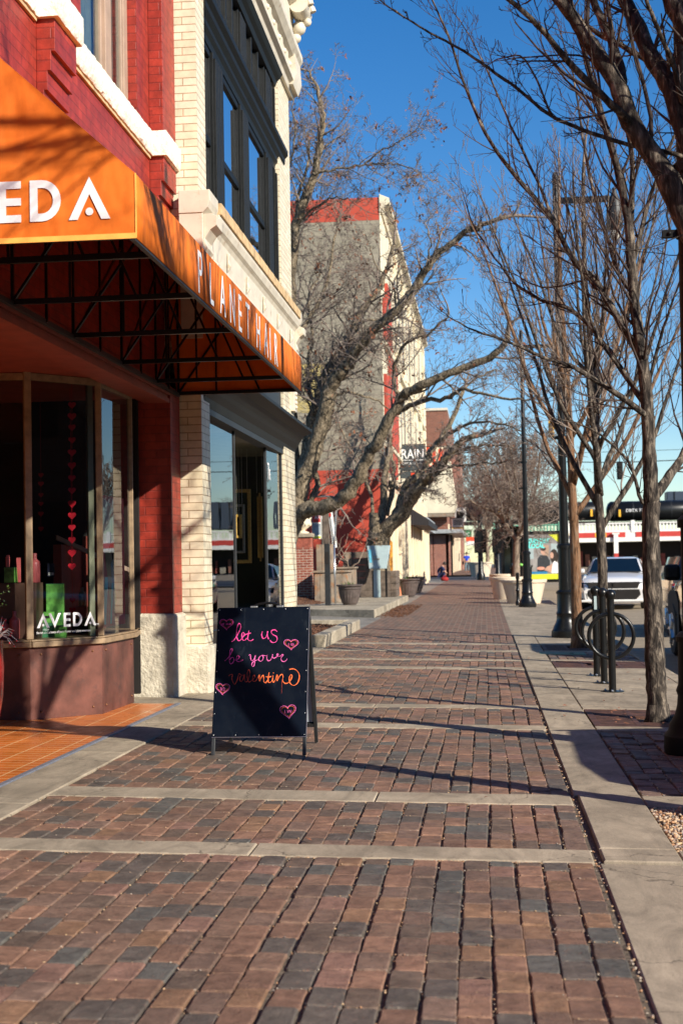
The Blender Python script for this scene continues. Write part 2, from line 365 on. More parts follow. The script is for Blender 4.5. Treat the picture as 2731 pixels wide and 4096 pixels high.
M['twigpale'] = pm('brown_twig', (.20, .155, .125), .8, var=.3, scale=3, bump=0, obj=False)
M['deadleaf'] = pm('dry_brown_leaf', (.20, .075, .035), .8, var=.5, scale=30, bump=0, obj=False)
M['mulch'] = pm('bark_mulch', (.13, .055, .026), .95, var=.8, scale=35, bump=1, bscale=45, bd=.04, obj=False)
M['asphalt'] = pm('worn_asphalt', (.085, .08, .075), .85, var=.25, scale=2, bump=.5, bscale=150, obj=False)
M['asphaltdark'] = pm('dark_asphalt', (.03, .034, .045), .85, var=.25, scale=2, bump=.4, bscale=100, obj=False)
M['roadcon'] = concretemat('road_concrete', (.36, .29, .20), .75, .8)
M['grate'] = pm('rusted_iron_grate', (.075, .032, .022), .7, .2, var=.6, scale=9, bump=.4, bscale=50, obj=False)
M['timber'] = pm('grey_weathered_timber', (.24, .19, .14), .8, var=.4, scale=5, bump=.4, bscale=25, grime=((.32, .14, .05), 3.5, .52))
M['darktimber'] = pm('dark_railway_timber', (.12, .09, .068), .85, var=.5, scale=6, bump=.5, bscale=20)
M['pot'] = pm('brown_grey_resin_pot', (.085, .065, .058), .5, var=.3, scale=8, bump=.15)
M['planter'] = pm('beige_planter', (.62, .51, .38), .7, var=.08, scale=4, bump=.15)
M['paleblue'] = pm('pale_blue_grey_metal', (.33, .42, .43), .5, var=.1, scale=6)
M['leaf'] = pm('green_leaf', (.065, .115, .022), .5, var=.6, scale=40, bump=0, obj=False)
M['green'] = pm('bright_green_card', (.10, .29, .05), .45, var=.75, scale=14, bump=0)
M['darkgreen'] = pm('dark_green_card', (.035, .15, .065), .5, var=.3, bump=0)
M['pinkplastic'] = pm('coral_pink_plastic', (.62, .13, .13), .35, var=.08, bump=0, coat=.2)
M['redglaze'] = pm('deep_red_glaze', (.20, .006, .006), .15, var=.2, scale=3, bump=.05, coat=.7)
M['heart'] = pm('red_felt', (.72, .010, .03), .8, var=.1, scale=30, bump=.3)
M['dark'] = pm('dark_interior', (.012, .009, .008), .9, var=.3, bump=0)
M['interiorred'] = pm('red_interior_panel', (.22, .045, .03), .7, var=.3, scale=3, bump=.1)
M['interiorgreen'] = pm('olive_green_interior', (.035, .045, .022), .9, var=.4, scale=2, bump=.1)
M['gold'] = pm('gilded_wood', (.70, .40, .09), .4, .15, var=.3, scale=60, bump=.6, bscale=120)
M['silverwood'] = pm('silver_wood', (.35, .31, .24), .4, .4, var=.2, scale=30)
M['redpaint'] = pm('red_wall_paint', (.42, .055, .028), .75, var=.15, scale=1.2, bump=.2, bscale=8, obj=False)
M['greywall'] = brickmat('grey_painted_wall', (.30, .265, .20), (.27, .245, .185), (.23, .20, .16), .5, .16, .015, bumps=.25, dirt=((.36, .32, .25), .5, .55))
M['creampaint'] = pm('cream_facade_paint', (.66, .58, .42), .75, var=.12, scale=1.5, bump=.15, bscale=12, obj=False, grime=((.4, .32, .22), 3, .68))
M['silver'] = pm('silver_car_paint', (.78, .76, .73), .35, .1, var=.02, bump=0, coat=1)
M['darkcar'] = pm('dark_bronze_car_paint', (.10, .085, .065), .22, .5, var=.02, bump=0, coat=1)
M['carglass'] = pm('tinted_car_glass', (.004, .008, .012), .08, 0, var=.1, bump=0, spec=.45)
M['tyre'] = pm('tyre_rubber', (.014, .014, .014), .8, var=.2, bump=.2)
M['chrome'] = pm('chrome', (.7, .7, .7), .12, 1, var=.02, bump=0)
M['lamplens'] = pm('lamp_lens', (.5, .48, .42), .2, 0, var=.1, bump=0, coat=1)
M['blueshirt'] = pm('blue_cotton', (.015, .06, .55), .9, var=.1); M['jeans'] = pm('faded_denim', (.10, .15, .18), .9, var=.2)
M['navy'] = pm('navy_cloth', (.012, .018, .07), .9); M['skin'] = pm('skin', (.42, .22, .15), .6, var=.06, bump=0); M['hair'] = pm('dark_hair', (.03, .02, .015), .8)
M['redcloth'] = pm('shaded_red_cloth', (.30, .012, .01), .8)  # base darkened to stand in for shade at the street corner
M['signdark'] = pm('slate_sign_board', (.035, .045, .05), .5, var=.1, bump=0)
M['signred'] = pm('vermilion_sign_paint', (.80, .075, .02), .5, var=.05, bump=0)
M['mint'] = pm('mint_green_paint', (.12, .36, .25), .6, var=.12)
M['bridgered'] = pm('red_fascia_paint', (.46, .035, .025), .6, var=.12)
M['yellow'] = pm('yellow_paint', (.80, .42, .03), .5, var=.1); M['lime'] = pm('lime_print', (.62, .66, .03), .5, var=.03, bump=0)
M['teal'] = pm('turquoise_print', (.14, .8, .74), .5, var=.03, bump=0)
M['blackdull'] = pm('dull_black_paint', (.008, .008, .008), .55, spec=.15, bump=.2)
M['cable'] = pm('black_cable', (.01, .01, .01), .6, bump=0)
M['gravel'] = pm('tan_gravel', (.40, .25, .14), .8, var=.55, scale=18, bump=.2, obj=False)
M['grit'] = pm('pale_grit', (.42, .30, .19), .9, var=.5, scale=30, bump=0, obj=False)
def text(s, size, o, ex, ey, mat, parent, name='lettering', depth=.002, xs=1.0, align='LEFT', world=True, bold=0):
    c = bpy.data.curves.new('t', 'FONT'); c.body = s; c.size = size; c.extrude = depth; c.align_x = align; c.offset = bold
    t = bpy.data.objects.new('t', c); col.objects.link(t)
    bpy.context.view_layer.update()
    me = bpy.data.meshes.new_from_object(t.evaluated_get(bpy.context.evaluated_depsgraph_get()))
    bpy.data.objects.remove(t)
    ex = Vector(ex).normalized(); ey = Vector(ey).normalized(); ez = ex.cross(ey)
    A = Matrix(((ex.x*xs, ey.x, ez.x, o[0]), (ex.y*xs, ey.y, ez.y, o[1]), (ex.z*xs, ey.z, ez.z, o[2]), (0, 0, 0, 1)))
    me.transform(A); me.materials.clear(); me.materials.append(mat); me.name = name
    ob = bpy.data.objects.new(name, me); col.objects.link(ob)
    if parent:
        ob.parent = parent
        if world: me.transform((Matrix.Translation(parent.location) @ parent.rotation_euler.to_matrix().to_4x4()).inverted())
    return ob
class Pl:       # a plane with its own 2-d axes
    def __init__(s, o, ex, ey): s.o = Vector(o); s.ex = Vector(ex).normalized(); s.ey = Vector(ey).normalized(); s.n = s.ex.cross(s.ey)
    def p(s, a, b, d=0): return s.o+s.ex*a+s.ey*b+s.n*d
def ribbon(mb, pl, pts, w, off, n=5, closed=False):
    q = catmull([(a, b, 0) for a, b in pts], n) if n > 1 else [Vector((a, b, 0)) for a, b in pts]
    if closed: q.append(q[0])
    vs = []
    for i, p in enumerate(q):
        t = q[min(i+1, len(q)-1)]-q[max(i-1, 0)]
        if t.length < 1e-9: t = Vector((1, 0, 0))
        t.normalize(); ww = w*(.8+.32*math.sin(i*.37+w*900)+.12*math.sin(i*1.7)) if n > 1 else w
        r = Vector((-t.y, t.x, 0))*ww/2
        vs += [pl.p(p.x+r.x, p.y+r.y, off), pl.p(p.x-r.x, p.y-r.y, off)]
    mb.add(vs, [(2*i, 2*i+1, 2*i+3, 2*i+2) for i in range(len(q)-1)])
def logo(mb, pl, h, x0, y0, d, which='AVEDA', th=.2):
    t = th*h
    def poly(P): mb.prism([pl.p(x0+a*h, y0+b*h, 0) for a, b in P], pl.n*d)
    offs = {0: 0, 1: .95, 2: 2.2, 3: 2.98, 4: 3.93}
    for i, ch in enumerate('AVEDA'):
        o = offs[i]
        if ch in 'AV':
            f = (lambda P: [(o+a, b) for a, b in P]) if ch == 'A' else (lambda P: [(o+a, 1-b) for a, b in P])
            poly(f([(0, 0), (.22, 0), (.51, .62), (.51, 1.03)])); poly(f([(1.02, 0), (.51, 1.03), (.51, .62), (.80, 0)]))
            if ch == 'A': mb.prism([pl.p(x0+(o+.51+.095*math.cos(k*.5236))*h, y0+(.19+.095*math.sin(k*.5236))*h, 0) for k in range(12)], pl.n*d)
        elif ch == 'E':
            for b in (0, .41, .82): poly([(o+.19, b), (o+.56, b), (o+.56, b+.18), (o+.19, b+.18)])
            poly([(o, 0), (o+.19, 0), (o+.19, 1), (o, 1)])
        else:
            poly([(o, 0), (o+.19, 0), (o+.19, 1), (o, 1)])
            n = 12; O = [(o+.19, 0), (o+.3, 0)]+[(o+.3+.46*math.sin(math.pi*k/n), .5-.5*math.cos(math.pi*k/n)) for k in range(1, n)]+[(o+.3, 1), (o+.19, 1)]
            I = [(o+.19, .19), (o+.3, .19)]+[(o+.3+.27*math.sin(math.pi*k/n), .5-.31*math.cos(math.pi*k/n)) for k in range(1, n)]+[(o+.3, .81), (o+.19, .81)]
            for k in range(len(O)-1): poly([O[k], O[k+1], I[k+1], I[k]])
# ================================================================== GROUND
XK = 2.02      # kerb line
m = MB()
def roadz(x, y): return gz(XK, y)-.14
sheet('ground', -150, 400, -30, 900, -.30, M['asphalt'], 2, 60, zf=lambda x, y: gz(0, y))
sheet('road', XK, 26, -12, 86, -.14, M['roadcon'], 2, 30, zf=lambda x, y: gz(XK, y))
sheet('cross_street', -60, 80, 84, 108, -.10, M['asphaltdark'], 2, 8, zf=lambda x, y: gz(0, y))
sheet('far_pavement', -6, XK, 108, 240, .02, M['farbrick'], 2, 30, zf=lambda x, y: gz(0, y))
sheet('far_road', XK, 26, 108, 240, -.1, M['roadcon'], 2, 30, zf=lambda x, y: gz(0, y))
# bed below the real bricks
sheet('paving_bed', -2.30, .46, -2, 23.6, -.0105, M['sand'], 3, 60)
bands = [(5.80, 6.05), (7.16, 7.46), (10.33, 10.60), (11.80, 12.07), (16.10, 16.42), (17.55, 17.78), (19.33, 19.64), (20.92, 21.28)]
m = MB(); rnd = random.Random(3)
def brick(mb, x0, x1, y0, y1, dz, h=.05):
    tx, ty = rnd.uniform(-.0016, .0016), rnd.uniform(-.0016, .0016); mx_, my_ = (x0+x1)/2, (y0+y1)/2
    jx = lambda: rnd.gauss(0, .0011); k = rnd.uniform(.003, .010); q = .3
    P = [(x0+k, y0), (mx_, y0), (x1-k, y0), (x1, y0+k), (x1, y0+(y1-y0)*q), (x1, y1-(y1-y0)*q), (x1, y1-k), (x1-k, y1), (mx_, y1), (x0+k, y1), (x0, y1-k), (x0, y1-(y1-y0)*q), (x0, y0+(y1-y0)*q), (x0, y0+k)]
    P = [(x+jx(), y+jx()*.7) for x, y in P]
    if rnd.random() < .25: a = rnd.randrange(14); P[a] = (P[a][0]*.93+mx_*.07, P[a][1]*.97+my_*.03)
    n = len(P); zt = lambda x, y: gz(x, y)+dz+tx*(x-mx_)/.05+ty*(y-my_)/.1
    vs = [(x, y, gz(x, y)-h) for x, y in P]+[(x, y, zt(x, y)-.0055) for x, y in P]
    for ins, dn in ((.0016, .0016), (.0045, 0)):
        for x, y in P:
            dx, dy = mx_-x, my_-y; dx = math.copysign(min(abs(dx), ins), dx) if abs(dx) > .02 else 0; dy = math.copysign(min(abs(dy), ins), dy) if abs(dy) > .05 else 0
            vs.append((x+dx, y+dy, zt(x, y)-dn+rnd.gauss(0, .0003)))
    f = [tuple(range(3*n, 4*n))]
    for r in range(3): f += [(r*n+a, r*n+(a+1) % n, (r+1)*n+(a+1) % n, (r+1)*n+a) for a in range(n)]
    mb.add(vs, f)
def wave(i, y): return .006*math.sin(y*1.1+i*.5)+.004*math.sin(y*2.7+i*2.1)
joints = []
def lay(mb, xa, xb, n, ya, yb, slant=0, dzb=0, jit=.003):
    pitch = (xb-xa)/n
    for i in range(n):
        y = ya; x = xa+i*pitch
        first = True
        while y < yb-.02:
            L = rnd.uniform(.172, .190)
            if first: L = rnd.choice((.09, .18, .13)); first = False
            y1 = min(y+L, yb)
            if yb-y1 < .05: y1 = yb
            ym = (y+y1)/2; o = wave(i, ym) if n > 10 else wave(i, ym)*.5; g = rnd.uniform(.005, .010)
            ox = max(xa+.001, x+o+g/2) if i == 0 else x+o+g/2
            brick(mb, ox, min(x+pitch+o-g/2, xb-.002), y+.0012, y1-.0012, dzb+rnd.uniform(-jit, jit))
            if y < 14: joints.append((x+o, y, y1, 1)); joints.append((x+o, y, y1, 0))
            y = y1
ys = [2.6]+[b for bb in bands for b in bb]+[23.56]
for k in range(0, len(ys), 2): lay(m, -2.262, .405, 26, ys[k]+.004, ys[k+1]-.004)
o = m.build('brick_walkway', M['paver']); tag(o, kind='structure')
# brick bays beside the tree grates
m = MB(); lay(m, .775, XK-.17, 10, 7.50, 10.28, dzb=-.004, jit=.009); lay(m, .775, XK-.17, 10, 17.8, 19.3, jit=.006); lay(m, .775, XK-.17, 10, 2.6, 5.8)
tag(m.build('brick_bay_paving', M['paver']), kind='structure')
sheet('bay_bed', .76, XK-.16, 2, 21.5, -.02, M['sand'], 2, 40)
# concrete bands with chipped edges
def slab(mb, x0, x1, y0, y1, dz=.003, jag=.004, h=.08, step=.09):
    nx = max(2, int((x1-x0)/step)); jx = lambda: rnd.uniform(-jag, jag)
    top = [(x0+(x1-x0)*i/nx, y0+(jx() if 0 < i < nx else 0)) for i in range(nx+1)]
    bot = [(x1-(x1-x0)*i/nx, y1+(jx() if 0 < i < nx else 0)) for i in range(nx+1)]
    P = top+bot; n = len(P); c = .006; cx_, cy_ = (x0+x1)/2, (y0+y1)/2
    vs = [(x, y, gz(x, y)-h) for x, y in P]+[(x, y, gz(x, y)+dz-c) for x, y in P]
    ins = []
    for x, y in P:
        xx = x+(c if x < cx_ else -c) if (abs(x-x0) < 1e-6 or abs(x-x1) < 1e-6) else x
        yy = y+(c if y < cy_ else -c); ins.append((xx, yy, gz(xx, yy)+dz))
    vs += ins
    fs = [(i, (i+1) % n, n+(i+1) % n, n+i) for i in range(n)]+[(n+i, n+(i+1) % n, 2*n+(i+1) % n, 2*n+i) for i in range(n)]
    k = nx+1
    fs += [(2*n+i, 2*n+i+1, 2*n+(n-2-i), 2*n+(n-1-i)) for i in range(nx)]
    mb.add(vs, fs)
m = MB()
cuts = {0: -.99, 1: -.58, 2: -1.08, 3: -.95, 4: -.7, 5: -1.2, 6: -.6, 7: -.8}
for k, (a, b) in enumerate(bands):
    xc = cuts[k]; slab(m, -2.262, xc-.003, a, b, jag=.006); slab(m, xc+.003, .408, a, b, jag=.006)
tag(m.build('concrete_bands', M['concrete']), kind='structure')
m = MB()
# left concrete border, right concrete strip and slabs
yl = [2.6, 5.0, 6.9, 8.8, 9.35, 10.45, 12.6, 14.3, 16.2, 19.9]
for a, b in zip(yl, yl[1:]): slab(m, -2.585, -2.268, a+.003, b-.003, .004, .003)
yr = [-1, 1.5, 5.8, 6.05, 7.46, 10.33, 12.07, 13.3, 15.4, 17.8, 19.3, 21.3, 23.6]
for i, (a, b) in enumerate(zip(yr, yr[1:])):
    if b <= 5.9: slab(m, .425, .752, a+.003, b-.003, .0, .004)
    else: slab(m, .425+(.02 if b < 8 else 0), .758, a+.003, b-.003, .012 if b > 5.9 and b < 8 else .006, .004)
for a, b in [(5.80, 6.05), (7.16, 7.46), (10.33, 10.58), (11.82, 12.07), (16.1, 16.4), (17.55, 17.78), (19.33, 19.6), (20.92, 21.3)]: slab(m, .764, XK-.155, a+.002, b-.002, .006)
slab(m, .764, XK-.155, 12.08, 13.9, .006); slab(m, .764, XK-.155, 13.91, 16.09, .006); slab(m, .764, XK-.155, 21.31, 23.59, .006)
tag(m.build('concrete_slabs', M['concrete']), kind='structure')
m = MB(); slab(m, .764, XK-.155, 2.7, 5.79, .006); slab(m, .764, XK-.155, -1, 2.69, .006)
tag(m.build('grey_concrete_slabs', M['concrete_grey']), kind='structure')
m = MB(); y = -12
while y < 84:
    m.box(XK-.15, XK, y+.004, y+2.996, -.3, 0, lambda x, yy, z: (x, yy, (gz(x, yy)+.004 if z > -.1 else gz(x, yy)-.32))); y += 3
tag(m.build('kerb', M['concrete'], bevel=.012), kind='structure')
sheet('far_sidewalk_strip', .41, XK-.15, 23.6, 84, .004, M['concrete'], 3, 50)
sheet('far_brick_walkway', -2.262, .41, 23.56, 84, .002, M['farbrick'], 4, 60)
sheet('plaza_path', -9, -2.262, 19.9, 86, -.005, M['concrete_grey'], 3, 60)
sheet('entrance_apron', -2.9, -2.262, 12.45, 20, .001, M['concrete'], 2, 8)
sheet('shop_pavement', -8, -2.585, -3, 6.0, .0, M['concrete'], 3, 6)
sheet('side_pavement', -3.6, -2.585, 11.87, 12.6, .0015, M['concrete'], 2, 4)
# gaps
def flatz(x, y): return gz(-2.6, 9)+.006
sheet('tile_floor', -6.5, -2.625, 4.5, 11.86, 0, M['tile'], 2, 2, zf=lambda x, y: gz(x, y)+.004)
m = MB(); m.gbox(-2.625, -2.588, 4.5, 11.9, -.05, .009); tag(m.build('metal_edge_strip', M['strip'], bevel=.003), kind='structure')
# gravel bed
sheet('gravel_bed_soil', .764, XK-.155, 6.05, 7.16, -.03, M['sand'])
def pebble(mb, x, y, z, r, rg):
    a, b, c = [r*rg.uniform(.65, 1.25) for _ in range(3)]; th = rg.uniform(0, 3.14); ca, sa = math.cos(th), math.sin(th)
    P = [(1, 0, 0), (0, 1, 0), (-1, 0, 0), (0, -1, 0), (.6, .6, .5), (-.6, .6, .55), (-.6, -.6, .5), (.6, -.6, .55), (0, 0, .85), (0, 0, -.6)]
    vs = [(x+(p[0]*a*ca-p[1]*b*sa), y+(p[0]*a*sa+p[1]*b*ca), z+p[2]*c) for p in P]
    mb.add(vs, [(8, 4, 5), (8, 5, 6), (8, 6, 7), (8, 7, 4), (4, 0, 1), (4, 1, 5), (5, 1, 2), (5, 2, 6), (6, 2, 3), (6, 3, 7), (7, 3, 0), (7, 0, 4), (9, 1, 0), (9, 2, 1), (9, 3, 2), (9, 0, 3)])
rg = random.Random(5); m = MB()
for _ in range(7500):
    x = rg.uniform(.77, XK-.16); y = rg.uniform(6.06, 7.15); pebble(m, x, y, gz(x, y)-.02+rg.uniform(0, .018), rg.uniform(.005, .012), rg)
def gravmat():
    s = N('mixed_gravel').set(.7); g = s.n('ShaderNodeNewGeometry')
    c = s.ramp(g.outputs['Random Per Island'], [(0, (.38, .20, .10)), (.2, (.50, .33, .19)), (.4, (.28, .15, .09)), (.55, (.42, .35, .27)), (.7, (.30, .24, .2)), (.82, (.52, .36, .2)), (.93, (.20, .17, .15))]); c.node.color_ramp.interpolation = 'CONSTANT'
    k = s.ramp(s.noise(60, s.pos(), 4), [(.3, (.7,)*3), (.7, (1.2,)*3)]); s.base(s.mix(1., c, k, 'MULTIPLY')); return s.m
M['gravels'] = gravmat()
tag(m.build('gravel', M['gravels'], smooth=True), 'tan pebble gravel filling the tree bed beside the kerb', kind='stuff')
# grit caught in the joints
m = MB()
for _ in range(9500):
    x, y0, y1, kd = rg.choice(joints); 
    if y0 < 3.2: continue
    if kd: px, py = x+rg.gauss(0, .003), rg.uniform(y0, y1)
    else: px, py = x+rg.uniform(0, .1), y0+rg.gauss(0, .002)
    pebble(m, px, py, gz(px, py)-.006+rg.uniform(0, .006), rg.choice((.0016, .002, .0028, .004)), rg)
for bb in bands[:4]:
    for _ in range(900 if bb[0] < 8 else 300): px = rg.uniform(-2.26, .4); py = bb[0]+rg.gauss(-.003, .004); pebble(m, px, py, gz(px, py)-.004, rg.uniform(.002, .0045), rg)
for _ in range(260):
    px, py = .415+rg.gauss(0, .008), rg.uniform(3.4, 13); pebble(m, px, py, gz(px, py)-.006, rg.uniform(.003, .007), rg)
for _ in range(500):
    px, py = rg.uniform(.8, 1.8), rg.uniform(7.5, 10.2); px = .775+round((px-.775)/.1075)*.1075+rg.gauss(0, .006); pebble(m, px, py, gz(px, py)-.006, rg.uniform(.003, .009), rg)
for _ in range(90):
    px, py = rg.uniform(-2.2, 1.8), rg.uniform(4, 22); pebble(m, px, py, gz(px, py)+.006, rg.uniform(.002, .005), rg)
tag(m.build('joint_grit', M['gravels']), 'pale grit and small stones caught between the paving bricks', kind='stuff')
m = MB()
for _ in range(150):
    px, py = rg.choice([(rg.uniform(.5, 1.9), rg.uniform(7, 18)), (rg.uniform(-2.5, 1.9), rg.uniform(4, 22)), (rg.uniform(.8, 1.9), rg.uniform(10.6, 11.7))])
    z = gz(px, py)+.012; a = rg.uniform(0, 6.3); s_ = rg.uniform(.012, .026)
    q = [Vector((math.cos(a+k*1.57)*s_*(1 if k % 2 else .5), math.sin(a+k*1.57)*s_*(1 if k % 2 else .5), rg.uniform(0, .012))) for k in range(4)]
    m.add([Vector((px, py, z))+v for v in q], [(0, 1, 2), (0, 2, 3)])
tag(m.build('leaf_litter', M['deadleaf']), 'scattered dry brown leaf fragments on the pavement', kind='stuff')
# mulch beds and kerbs of the plaza
sheet('mulch_bed', -9, -2.46, 20.0, 24.2, .07, M['mulch'], 30, 30, jit=.02)
m = MB(); m.gbox(-2.46, -2.27, 20.0, 25.6, -.05, .17); m.gbox(-7, -2.461, 25.35, 25.6, -.05, .17)
tag(m.build('low_bed_kerb', M['concrete_pale'], bevel=.015), kind='structure')
PZ = .19
m = MB()
m.add([(-9, 34.9, gz(-6, 35)-.1), (-2.42, 30.9, gz(-2.4, 31)-.1), (-2.42, 44.5, gz(-2.4, 44)-.1), (-9, 44.5, gz(-6, 44)-.1), (-9, 34.9, PZ+.05), (-2.42, 30.9, PZ+.03), (-2.42, 44.5, PZ+.03), (-9, 44.5, PZ+.05)],
      [(4, 5, 6, 7), (0, 1, 5, 4), (1, 2, 6, 5), (2, 3, 7, 6)])
tag(m.build('raised_plaza_slab', M['concrete_pale'], bevel=.01), kind='structure')
rg2 = random.Random(9)
def heap(name, x0, x1, y0, y1, z, h):
    mm = MB(); nx = ny = 26
    vs = []
    for j in range(ny):
        for i in range(nx):
            a, b = i/(nx-1), j/(ny-1); x, y = x0+(x1-x0)*a, y0+(y1-y0)*b
            vs.append((x, y, z+h*math.sin(math.pi*a)*math.sin(math.pi*b)+rg2.uniform(-.02, .02)))
    mm.add(vs, [(j*nx+i, j*nx+i+1, (j+1)*nx+i+1, (j+1)*nx+i) for j in range(ny-1) for i in range(nx-1)])
    for _ in range(900):
        x, y = rg2.uniform(x0, x1), rg2.uniform(y0, y1); a, b = (x-x0)/(x1-x0), (y-y0)/(y1-y0); zz = z+h*math.sin(math.pi*a)*math.sin(math.pi*b)+.01
        t = rg2.uniform(0, 3.14); dx, dy = .04*math.cos(t), .04*math.sin(t)
        mm.add([(x-dx, y-dy, zz), (x+dy*.3, y-dx*.3, zz+rg2.uniform(0, .03)), (x+dx, y+dy, zz+rg2.uniform(0, .03))], [(0, 1, 2)])
    return mm.build(name, M['mulch'])
tag(heap('mulch', -6.5, -4.2, 35.5, 39.5, PZ+.03, .16), 'reddish bark mulch spread round the brick pillar and timber planters', kind='stuff')
tag(heap('mulch', -2.42, -1.75, 31, 40, .03, .05), 'reddish bark mulch spilling from the raised slab onto the bricks', kind='stuff')
tag(heap('mulch', -3.4, -2.47, 20.2, 25.2, .12, .10), 'bark mulch in the low kerbed bed beyond the cream building', kind='stuff')
# ================================================================== RED BUILDING
XR = -2.77
rb = thing('red_brick_shop', 'red painted brick building with white stone string course above the orange awning', 'building', (XR, 9, .06))
B = lambda mb, n, mt, par=None, **k: mb.build(n, mt, par or rb, world=True, **k)
m = MB()
SZ = 2.75
XW = -2.90; Z0, Z1 = 4.88, 5.10
m.box(-3.4, XW, -3, 12.86, SZ+.08, Z0)
m.box(-3.4, XW, -3, 10.20, Z1, 9.6); m.box(-3.4, XW, 11.93, 12.85, Z1, 9.6); m.box(-3.4, XW, 10.20, 11.93, 8.8, 9.6)
m.box(-5.2, -3.35, -3, 12.86, SZ+.1, 9.6)
B(m, 'wall', M['redbrick'])
m = MB(); m.box(-3.22, XR, 12.47, 12.862, .30, SZ+.01); B(m, 'pier', M['redbrick'], bevel=.004)
for ya, yb in ((9.12, 9.62), (12.36, 12.858), (3.6, 4.1)):
    m = MB(); m.box(XW+.001, XR, ya, yb, Z1+.001, 9.6); B(m, 'upper_pier', M['redbrick'], bevel=.004) if ya > 12 else None
    m = MB(); st = [(-.10, .0), (-.10, .24), (-.075, .38), (-.05, .52), (-.025, .66)]
    m.prism([(XW+.001, ya, Z0), (XR, ya, Z0), (XR, ya, Z0-.22), (XR-.03, ya, Z0-.22), (XR-.03, ya, Z0-.35), (XR-.055, ya, Z0-.35), (XR-.055, ya, Z0-.48), (XR-.08, ya, Z0-.48), (XR-.08, ya, Z0-.61), (XR-.105, ya, Z0-.61), (XR-.105, ya, Z0-.74), (XW+.001, ya, Z0-.74)], (0, yb-ya, 0)); B(m, 'corbel', M['redbrick'], bevel=.003)
m = MB()      # ragged white string course
def ragged(mb, y0, y1, xf, z0, z1, step=.045):
    n = max(2, int((y1-y0)/step)); r = rnd
    rows = []; dr = 0
    for i in range(n+1):
        y = y0+(y1-y0)*i/n; j = lambda s=.004: r.uniform(-s, s); dr = dr*.7+r.uniform(-.004, .004)
        rows.append([(XW-.1, y, z0), (xf-.012+j(), y, z0+j()), (xf+dr+j(), y, z0+.02+j()), (xf+dr*.8+j(), y, z0+(z1-z0)*.5+j()), (xf+dr+j(), y, z1-.02+j()), (xf-.015+j(), y, z1+j()), (XW-.1, y, z1)])
    vs = [p for rr in rows for p in rr]; k = 7
    mb.add(vs, [(i*k+a, i*k+(a+1) % k, (i+1)*k+(a+1) % k, (i+1)*k+a) for i in range(n) for a in range(k)]+[tuple(range(k))[::-1], tuple(range(n*k, n*k+k))])
for a, b, x in ((-3, 3.56, XW+.045), (3.561, 4.14, XR+.045), (4.141, 9.08, XW+.045), (9.081, 9.66, XR+.045), (9.661, 12.32, XW+.045), (12.321, 12.864, XR+.045)): ragged(m, a, b, x, Z0, Z1)
B(m, 'string_course', M['stone'], smooth=True, angle=40)
m = MB()
for a, b in ((4.141, 9.08), (9.661, 12.32)): m.box(XW+.001, XW+.02, a, b, Z0-.03, Z0-.001)
B(m, 'string_course_joint', M['ochre'])
w1 = MB(); XG = -3.01
for a, b, dx in ((10.2, 10.29, 0), (11.80, 11.928, .0), (11.15, 11.33, .015), (11.76, 11.799, -.012), (11.105, 11.149, -.012), (11.331, 11.37, -.012)): w1.box(XG-.03, XG+.03+dx, a+.001, b, Z1+.001, 8.79)
wf = B(w1, 'window', M['windowtan'], bevel=.006)
pn = MB(); pn.box(XG-.006, XG, 10.29, 11.1, Z1, 8.7); pn.box(XG-.006, XG, 11.372, 11.755, Z1, 8.7); pn.build('pane', glassmat('curtained_glass', refl=.2), wf, world=False); wf.children[0].data.transform(Matrix.Translation((-XR, -9, -.06)))
cu = MB()
for a, b in ((10.25, 11.15), (11.33, 11.8)):
    n = 40; vs = []
    for i in range(n+1):
        yy = a+(b-a)*i/n; xx = -3.09+.016*math.sin(i*1.9)+.01*math.sin(i*.7); vs += [(xx, yy, 5.1), (xx, yy, 8.7)]
    cu.add(vs, [(2*i, 2*i+2, 2*i+3, 2*i+1) for i in range(n)])
B(cu, 'curtain', pm('grey_green_curtain', (.16, .18, .16), .9, var=.2))
# ceiling of the recess, stucco base
m = MB(); m.box(-6.4, XR-.02, 4.5, 12.468, SZ-.03, SZ-.002); m.box(-3.0, XR-.004, 4.5, 12.468, SZ-.07, SZ-.032); m.box(-3.3, XR, -3, 12.859, SZ, SZ+.079); B(m, 'soffit', M['soffit'])
m = MB(); m.gbox(-3.24, -2.735, 12.43, 12.88, -.05, .74); m.gbox(-3.5, -3.1, 12.45, 12.9, -.05, .72)
o = B(m, 'stucco_base', M['stucco'], bevel=.03); 
dl = MB(); dl.lathe([(.045, 0), (.05, -.008)], (-3.42, 8.95, SZ-.032), 20); dlo = B(dl, 'downlight', M['whitepaint'])
em = N('warm_lamp'); em.b.inputs['Emission Color'].default_value = (1, .55, .2, 1); em.b.inputs['Emission Strength'].default_value = 12
dl = MB(); dl.lathe([(.03, 0), (.03, -.002)], (-3.42, 8.95, SZ-.041), 16); o = dl.build('lamp', em.m, dlo); o.data.transform(Matrix.Translation((-XR, -9, -.06)))
